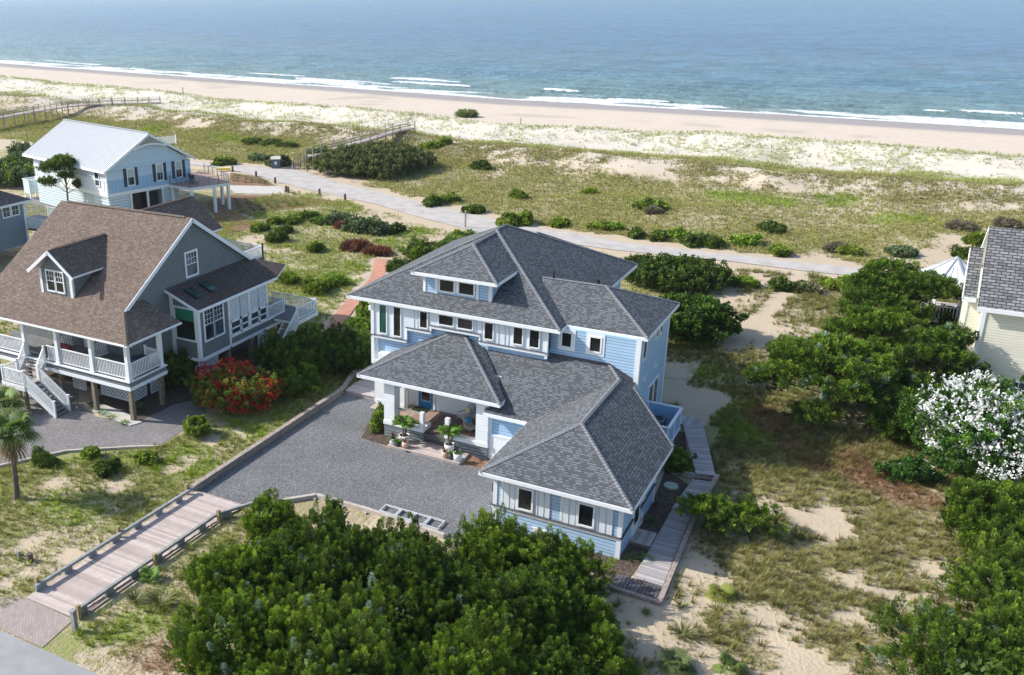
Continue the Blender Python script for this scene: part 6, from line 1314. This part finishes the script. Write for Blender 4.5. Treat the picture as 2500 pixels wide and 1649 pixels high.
SH=[
# label, disp px, R, h, colours, style
('dark green shrub on the far verge of the lane, left of the row',(-53.83,107.24),1.6,1.5,DRK+BRT[:1],'broad'),('smaller green shrub touching the right side of the verge shrub left of the row',(-52.80,110.11),1.4,1.3,BRT,'broad'),
('round dark green shrub beside the small white post',(-47.56,105.46),1.5,1.3,DRK+BRT[:1],'broad'),('wide bright green hedge like shrub right of the white post',(-41.20,101.62),1.7,1.9,BRT,'broad'),('right end of the wide hedge like shrub on the lane verge',(-39.59,102.94),1.6,1.8,BRT[:3],'broad'),
('lone dark shrub in the dune slope right of the vine mound',(-57.30,130.37),1.7,1.5,DRK,'broad'),('small bright shrub in the mid dune grass above the hedge like shrub',(-46.02,115.83),1.4,1.2,BRT,'broad'),('small bright shrub in the mid dune grass near the photo centre',(-38.32,122.33),1.3,1.3,BRT,'broad'),
('dark and light shrub with a bare grey twig clump in the dune grass',(-28.70,116.01),2.0,1.7,DRK+BRT[:2],'broad'),('grey dead twig clump at the foot of the dark dune shrub',(-27.79,113.97),.8,.8,DRB,'needle'),
('low bright shrub above the roof ridge of the rear wing',(-31.13,104.25),1.3,1.1,BRT,'broad'),('small yellow green shrub above the rear wing roof',(-29.70,104.77),1.1,1.0,YGR,'broad'),('faint green shrub above the rear roof, left of the small pair',(-35.70,103.76),1.2,1.0,BRT,'broad'),
('dark green low shrub, left one of the lane side group of four',(-26.54,103.05),1.1,1.1,DRK,'broad'),('small dark green shrub in the lane side group of four',(-24.12,102.81),1.1,1.1,DRK+BRT[:1],'broad'),('yellow green mound in the lane side group of four',(-22.37,104.15),1.6,1.2,YGR,'broad'),
('big dark green shrub at the lane edge behind the dome shrub',(-19.95,102.49),1.9,2.0,DRK,'broad'),('dark green shrub joined to the right of the big lane edge shrub',(-18.24,102.78),1.5,1.7,DRK+BRT[:1],'broad'),
('loose yellow green shrub right of the big dark lane edge shrub',(-15.25,104.96),1.8,1.6,YGR,'broad'),('dark green shrub alone in the dune grass right of centre',(-14.10,111.91),1.6,1.5,DRK,'broad'),('low bright shrub at the lane verge on the right',(-11.68,102.13),1.4,1.1,BRT,'broad'),
('bare dark twig mound beside the lane on the right',(-6.79,106.43),1.5,1.3,DRB,'needle'),('small bright shrub right of the bare twig mound',(-5.64,105.70),1.1,1.1,BRT,'broad'),('olive green shrub near the far right end of the lane',(-1.14,107.48),1.7,1.0,GRY,'broad'),('dark bare mound beyond the cream house roof, left of two',(4.17,120.33),1.6,1.0,DRB,'needle'),('dark bare mound just above the cream house roof ridge',(7.98,122.66),1.6,1.2,DRB,'needle'),
('bright green shrub beside the left edge of the cream house roof',(5.98,115.43),1.5,1.5,BRT,'broad'),('dark green shrub beside the gazebo top',(4.84,109.28),1.3,2.0,DRK,'broad'),
('trimmed dark shrub, left one of the row near the lane end',(-9.75,89.76),1.2,1.3,DRK+BRT[:1],'broad'),('grey brown dead mound in the row near the lane end',(-7.62,90.01),1.3,1.2,DRB+DRK,'broad'),('bright green low shrub in the row near the lane end',(-6.10,92.32),1.2,1.0,BRT,'broad'),('bright green low shrub at the right end of the row near the lane end',(-4.52,94.50),1.1,1.0,YGR,'broad'),
('bright shrub left of the sandy footpath behind the dome shrub',(-12.89,89.28),1.1,1.0,YGR,'broad'),
('long low dark shrub in the dunes above the bin kiosk, left part',(-104.12,135.98),2.0,1.3,DRK,'broad'),('long low dark shrub in the dunes above the bin kiosk, middle part',(-100.88,136.67),2.2,1.3,DRK,'broad'),('long low dark shrub in the dunes above the bin kiosk, right part',(-96.16,135.60),2.0,1.2,DRK,'broad'),
('green shrub left of the bin kiosk',(-96.89,118.97),2.0,1.6,BRT+DRK,'broad'),('dark shrub behind the bin kiosk',(-88.15,122.00),2.4,2.6,DRK+GRY,'broad'),('grey green shrub between kiosk and walkover steps',(-94.35,124.69),2.0,1.6,GRY,'broad'),('green dune shrub right of the walkover deck',(-71.38,141.17),2.0,1.6,BRT,'broad'),('taller green dune shrub right of the walkover deck',(-70.00,143.16),1.5,2.0,BRT,'broad'),
('big grey green rounded shrub in the scrub, left of two',(-59.07,92.69),2.3,2.3,GRY,'broad'),('big grey green rounded shrub in the scrub, right of two',(-53.81,90.94),2.6,2.6,GRY,'broad'),
('reddish brown dead shrub left of the blue roof, larger one',(-50.75,83.50),1.7,1.4,RUS,'needle'),('reddish brown dead shrub right of the larger dead one',(-47.90,83.10),1.4,1.1,RUS,'needle'),('small reddish dead patch above the larger dead shrub',(-57.12,91.18),1.1,.8,RUS,'needle'),
('dark cone shaped juniper in the sandy scrub',(-60.69,82.96),1.3,1.9,DRK,'cedar'),('small dark juniper right of the cone shaped one',(-54.77,81.31),1.0,1.3,DRK+BRT[:2],'cedar'),('dark round bush above the big juniper by the roof',(-51.11,92.34),1.2,1.5,DRK,'broad'),
('large juniper beside the main roof slope, left part',(-43.67,84.17),2.3,2.7,DRK+CEDL,'cedar'),('large juniper beside the main roof slope, right part',(-42.22,87.74),2.0,2.3,CEDL+GRY[:1],'cedar'),('light green shrubs along the lane side behind the roof',(-42.63,92.33),1.7,1.6,GRY+BRT,'broad'),('dark green bush at the left edge of the main roof',(-43.28,78.86),1.5,1.7,DRK+GRY[:2],'broad'),
('bright green clump right of the cottage roof end',(-50.52,70.34),1.3,1.2,BRT+DRK,'cedar'),('bright green bushy clump in the middle of the scrub',(-46.38,69.00),1.3,1.3,BRT,'broad'),('loose green weed clump beside the brick path',(-45.96,72.02),1.3,1.4,YGR,'needle'),
('low dark green mound in the scrub near the mulch bed, left',(-64.04,90.72),1.3,.9,DRK+BRT[:1],'broad'),('low dark green mound in the scrub near the mulch bed, middle',(-63.70,93.42),1.2,.9,DRK+BRT[:1],'broad'),('low green mound below the mulch bed tip',(-60.78,91.80),1.3,1.0,DRK+BRT[:1],'broad'),('low green mound at the left of the scrub',(-65.60,89.41),1.0,.9,BRT+DRK,'broad'),('small green mound near the cottage rear roof',(-65.27,85.98),1.1,1.0,BRT+DRK,'broad'),('tiny dark green mound left of the two grey green shrubs',(-62.06,86.56),.8,.8,DRK,'broad'),
('yellow green shrub between brick path and blue house',(-39.10,65.55),1.1,1.2,YGR,'broad'),('lower yellow green shrub between brick path and blue house',(-38.06,62.76),1.0,.8,YGR,'broad'),
('dark fan leaved shrub at the edge of the neighbouring drive',(-42.05,33.23),.6,.75,DRK,'needle'),('dark green bush in the left strip right of the palm',(-37.93,34.31),.6,.75,DRK,'broad'),('low bright green bush below the neighbouring drive edge',(-36.90,36.59),.6,.45,BRT,'broad'),('small bright shrub at the drive edge beyond the palm',(-40.14,35.29),.4,.4,BRT,'broad'),
('dark grassy shrub under the boardwalk bend',(-13.19,47.40),.8,.6,DRK,'needle'),
('green leafy shrub between the louvred enclosure and the boardwalk',(-9.95,51.0),.8,1.3,BRT+DRK,'broad'),('lower green leafy shrub by the edging timber at the boardwalk',(-9.5,50.4),.6,.7,BRT+DRK,'broad'),
('flowering green shrub at the left porch column',(-27.2,47.0),.5,1.2,BRT+YGR,'broad'),
]
for lb,(x,y),R,h,cl,st in SH:
    dist=math.hypot(x,y); far=dist>85
    rr_=random.Random(int(x*7+y*3)); el=rr_.uniform(.75,1.35)
    if far: R*=.80; h*=.58
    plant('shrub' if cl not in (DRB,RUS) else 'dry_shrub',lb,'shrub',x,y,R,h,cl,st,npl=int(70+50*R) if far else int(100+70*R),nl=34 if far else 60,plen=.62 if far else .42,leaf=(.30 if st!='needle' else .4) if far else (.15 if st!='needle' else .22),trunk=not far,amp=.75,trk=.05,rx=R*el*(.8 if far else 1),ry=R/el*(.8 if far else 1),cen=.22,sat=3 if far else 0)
# fan palms
def fan(rs,c,d,pet,r,n,cols,droop=.35):
    d=d/np.linalg.norm(d); s=np.cross(d,[0,0,1.]); s/=np.linalg.norm(s)+1e-9; u=np.cross(s,d); h=np.array(c)+d*pet-np.array([0,0,1])*droop*pet*.4; V=[];F=[];K=[]; col=np.array(cols[rs.integers(len(cols))])*rs.uniform(.75,1.25)
    V+= [np.array(c)-s*.02,np.array(c)+s*.02,h+s*.015,h-s*.015]; K+=[col*.9]*4; F.append((0,1,2,3))
    for i in range(n):
        a=(i/(n-1)-.5)*math.radians(235); e=d*math.cos(a)+s*math.sin(a)+u*.15; l=r*(.75+.35*math.cos(a))*rs.uniform(.85,1.1); q=np.cross(e,u); q/=np.linalg.norm(q); m=h+e*l*.6-np.array([0,0,1])*.04*l; tip=h+e*l-np.array([0,0,1])*(.30+rs.uniform(0,.25))*l; k=len(V)
        V+= [h-q*.01,h+q*.01,m+q*.035*r/.8,m-q*.035*r/.8,tip+q*.004,tip-q*.004]; K+=[col*.9,col*.9,col*1.1,col*1.1,col*1.25,col*1.25]; F+= [(k,k+1,k+2,k+3),(k+3,k+2,k+4,k+5)]
    return V,F,K
def fanpalm(name,label,x,y,z0,th_,r,nf,pet,cols,dead=0,lean=(0,0),cat='palm'):
    rs=np.random.default_rng(int(abs(x*77+y*13))); t=thing(name,label,cat,(x,y,z0)); top=np.array([x+lean[0],y+lean[1],z0+th_])
    if th_>.6:
        w=M(); 
        for i in range(8):
            f0=i/8;f1=(i+1)/8; a=Vector((x,y,z0)).lerp(Vector(top),f0); b=Vector((x,y,z0)).lerp(Vector(top),f1); w.cyl(a,b,.17-.03*f0+(.05 if i==0 else 0),.15-.03*f1,12)
        w.build('trunk',m_bark,t)
    parts=[]
    for i in range(nf):
        a=2*math.pi*i*.382*1.0+rs.uniform(-.2,.2); e=rs.uniform(-.5,1.2); parts.append(fan(rs,top+np.array([0,0,rs.uniform(-.1,.15)]),np.array([math.cos(a),math.sin(a),e]),pet*rs.uniform(.7,1.1),r,20,cols))
    for i in range(dead):
        a=rs.uniform(0,6.28); parts.append(fan(rs,top-np.array([0,0,.1]),np.array([math.cos(a)*.6,math.sin(a)*.6,-1]),pet*.7,r*.9,14,((.22,.17,.09),(.17,.12,.06))))
    plantmesh('frond',parts,t); return t
PG=((.10,.17,.03),(.13,.20,.04),(.08,.14,.025),(.17,.20,.06))
fanpalm('palm_tree','cabbage palm with a grey trunk at the left edge of the photo',-40.1,29.7,0,4.0,.85,40,.85,PG,dead=12,lean=(-.1,.3))
fanpalm('palm_tree','shorter bushy fan palm behind the cabbage palm, beside the cottage steps',-49.4,36.7,0,.9,.85,34,.8,PG,dead=6)
fanpalm('saw_palmetto','yellowish saw palmetto on the bare sand right of the boardwalk end',-4.97,39.17,0,.15,.5,16,.35,((.20,.24,.04),(.26,.28,.06)),cat='palmetto')
fanpalm('saw_palmetto','dark saw palmetto at the bottom edge on bare sand, left of two',-5.58,33.48,0,.15,.55,16,.45,((.08,.13,.03),(.12,.16,.05)),cat='palmetto')
fanpalm('saw_palmetto','saw palmetto at the bottom edge on bare sand, right of two',-3.63,34.38,0,.15,.5,14,.4,((.10,.16,.03),(.15,.2,.05)),cat='palmetto')
fanpalm('saw_palmetto','bright green palmetto under the right bridge rail',-28.46,27.58,0,.1,.42,14,.35,((.10,.20,.03),(.14,.26,.04)),cat='palmetto')
fanpalm('saw_palmetto','grey green palmetto under the cottage porch, behind the corner pile',-42.4,41.5,0,.1,.5,14,.4,((.06,.10,.05),(.08,.12,.06)),cat='palmetto')
def grassclump(label,x,y,R,h,cols,name='grass_clump',n=90,group=None):
    rs=random.Random(int(abs(x*31+y*7))); z=float(height(x,y)); t=thing(name,label,'grass',(x,y,z),group)
    V,F,K=leafspray(rs,(x,y,z),n,h*1.1,.035,1.1,.35,cols,base=R*.4,curl=3); plantmesh('blades',[(V,F,K)],t); return t
TG=((.16,.17,.06),(.20,.19,.08),(.12,.15,.04)); TB=((.10,.22,.02),(.14,.28,.03))
for lb,(x,y),R,h,cl in (('tall spiky grass clump left of the front cedars, near the bridge',(-26.73,26.26),.6,1.2,TG),('tall spiky grass clump just under the bridge rail',(-27.89,25.97),.5,.9,TG),('spiky grass clump on bare sand below the boardwalk end',(-5.81,35.67),.6,.9,TG),('small grass tuft on bare sand just below the boardwalk end',(-6.37,37.65),.3,.5,TG),
   ('tiny brown grass tuft on bare sand near the spiky clump',(-4.80,37.03),.3,.4,TG),('small brown grass tuft at the right edge of the front cedars',(-7.55,36.37),.3,.4,TG),('bright green grass tuft, leftmost in the stone border of the cottage',(-45.23,40.39),.3,.6,TB),('bright green grass tuft by the second cottage pile',(-44.15,40.05),.3,.6,TB),('thin bright green tuft in the middle of the stone border',(-43.11,39.86),.2,.6,TB),('bright green grass tuft nearest the cottage corner pile',(-41.79,39.63),.3,.5,TB),
   ('grass clump in the mulch left of the garage corner, front one',(-13.13,40.26),.3,.5,TG),('reddish grass clump in the mulch at the garage right corner',(-9.37,40.18),.4,.6,TG),('green grass clump in the mulch beside the end platform',(-8.64,40.38),.4,.6,TB),('dark grass clump beside the door landing',(-9.82,42.35),.4,.6,TG),('grass clump in the left bed of the porch',(-26.75,47.58),.45,.45,TB),('low grass in the left bed by the gravel corner',(-27.12,46.32),.45,.4,TG),
   ('dark grass clump between garage and boardwalk, near the lid',(-9.82,46.01),.5,.6,TG),('dark grass clump between garage and boardwalk, middle',(-9.45,44.21),.5,.6,TG),('wispy tall grass by the lane end, dark pointed clump',(-7.76,94.99),.6,1.3,TG)):
    grassclump(lb,x,y,R,h,cl,n=60 if h<.7 else 130)
# rows of young grasses in the mulch beds of the pale blue house
proto=None; pr_=random.Random(3)
for (ox,oy),(ux,uy),(vx,vy),nu,nv in (((-79.10,98.46),(-70.00,101.30),(-72.37,91.57),7,5),((-90.25,112.70),(-81.20,110.09),(-86.78,107.27),6,3)):
    for i in range(nu):
        for j in range(nv):
            f=(i+.3+pr_.uniform(-.2,.2))/nu; g_=(j+.3+pr_.uniform(-.2,.2))/nv*(1-f*.7); x=ox+(ux-ox)*f+(vx-ox)*g_; y=oy+(uy-oy)*f+(vy-oy)*g_
            if proto is None: proto=grassclump('young tufted grass planted in rows in the mulch bed by the pale blue house',x,y,.5,1.1,((.16,.18,.04),(.12,.16,.04)),name='young_grass',n=34,group='young grasses in the mulch beds'); 
            else: c=copy_tree(proto); c.location=(x,y,0); c.rotation_euler=(0,0,pr_.uniform(0,6)); c.scale=(1,)*3
# grass mound on the beach
mx,my=-88.21,191.40
plant('beach_grass_mound','small grassy sand mound alone on the open beach','grass mound',mx,my,2.2,1.0,((.13,.17,.05),(.17,.20,.07)),'needle',npl=70,nl=22,plen=1.0,leaf=.8,trunk=False,up=1.6)
# ------------------------------- loose grass cover -------------------------------
def cover(name,x0,x1,y0,y1,n,hgt,wid,nb,seed,thr=.45,label=None,dmax=1e9,col=1.0,colour=None):
    rs=np.random.default_rng(seed); x=rs.uniform(x0,x1,n); y=rs.uniform(y0,y1,n)
    # keep what the camera's field can hold, with a margin
    P=np.stack([x,y,np.full(n,-26.0)],1); w_=P@np.array(FW); u=900+2325.5*(P@np.array(RT))/w_; v=824.5-2325.5*(P@np.array(UP))/w_
    k=(u>-250)&(u<2750)&(v<1900)&(w_>5); x=x[k];y=y[k]
    sd,vg,dn=zones(x,y); k=(dn+rs.uniform(-.28,.28,len(x)))>thr; x=x[k];y=y[k];vg=vg[k]
    for a0,a1,b0,b1 in ((-16.6,-8.6,37.4,50),(-32.2,-16.4,35.0,50.7),(-29.5,-12,49,67),(-12.4,-8.6,49.5,57.4),(-9,-7.1,37,50),(-62,-39.6,38,57.5),(-92,-74,38,71),(3.2,20,66,80),(-32.6,-28.7,22.5,35.2),(-60,-20,0,22.6)):
        k=~((x>a0)&(x<a1)&(y>b0)&(y<b1)); x=x[k];y=y[k];vg=vg[k]
    # the neighbouring drive and the pale blue house
    k=~((y>28)&(y<45.4)&(x<-37.6)&(x<-44+(y-31.7)*.95)) ; x=x[k];y=y[k];vg=vg[k]
    k=~((x<-76)&(y>84)&(y<114.5)); x=x[k];y=y[k];vg=vg[k]
    lx_=x*math.cos(th)+y*math.sin(th); ly_=-x*math.sin(th)+y*math.cos(th); k=~((lx_>-119)&(lx_<-94)&(ly_>57.5)&(ly_<76)); x=x[k];y=y[k];vg=vg[k]
    n=len(x); z=height(x,y); N=n*nb; i=np.repeat(np.arange(n),nb); a=rs.uniform(0,6.283,N); l=hgt*rs.uniform(.5,1.25,n)[i]*rs.uniform(.6,1.1,N); lean=rs.uniform(.15,1.0,N); wdir=.25
    b=np.stack([x[i]+np.cos(a)*hgt*.18*rs.uniform(0,1,N),y[i]+np.sin(a)*hgt*.18*rs.uniform(0,1,N),z[i]-.02],1)
    tip=b+np.stack([np.cos(a)*l*lean*.8+wdir*l,np.sin(a)*l*lean*.8,l*(1.15-lean*.5)],1); s=np.stack([-np.sin(a),np.cos(a),np.zeros(N)],1)*(wid*.5*rs.uniform(.6,1.3,N))[:,None]
    V=np.stack([b-s,b+s,tip],1).reshape(-1,3); cc=vg[i]*col*rs.uniform(.65,1.5,(n,1))[i]*rs.uniform(.8,1.25,(N,1)); cc=cc*np.array([1.0,1.0,1.0])+rs.uniform(0,.03,(N,1))*np.array([1,.85,.4])
    if colour is not None: cc=np.array(colour)*rs.uniform(.7,1.3,(N,1))
    K=np.repeat(cc[:,None],3,1); K[:,2]*=1.25
    o=npmesh(name,V,np.arange(N*3).reshape(-1,3),m_leaf,cols=K.reshape(-1,3)); o['kind']='stuff'; o['label']=label; return o
cover('lawn_grass',-44,10,18,62,150000,.24,.02,9,1,label='dry and green tufted grass on the sandy ground round the blue house')
cover('lawn_grass',-110,10,55,104,120000,.30,.035,7,2,label='scrubby grass between the houses and the lane')
cover('dune_grass',-190,45,98,150,170000,.42,.075,5,3,label='olive dune grass covering the hollow behind the beach ridge')
cover('dune_grass',-330,45,130,235,160000,.55,.09,5,4,label='sparse sea oats on the white dune ridge',thr=.40)
cover('bunch_grass',-16,10,22,96,16000,.52,.03,26,5,label='larger tufts of wiry dune grass scattered over the sandy right hand lot',thr=.42,col=.85)
cover('bunch_grass',-75,-26,22,96,16000,.45,.03,22,6,label='larger tufts of green weeds and grass scattered left of the blue house',thr=.45)

# ------------------------------- sea haze -------------------------------
hz=M(); hz.box(-160000,-3000,-8,160000,60000,27.5); ho=hz.build('haze',None) if 0 else None
mh=bpy.data.materials.new('haze'); mh.use_nodes=True; nt=mh.node_tree; nt.nodes.remove(nt.nodes['Principled BSDF']); pv=nt.nodes.new('ShaderNodeVolumePrincipled'); pv.inputs['Color'].default_value=(.80,.90,1,1); pv.inputs['Density'].default_value=.00011; pv.inputs['Anisotropy'].default_value=.2; nt.links.new(pv.outputs[0],nt.nodes['Material Output'].inputs['Volume'])
ho=hz.build('haze',mh); ho['kind']='stuff'; ho['label']='thin sea haze over the beach and water'
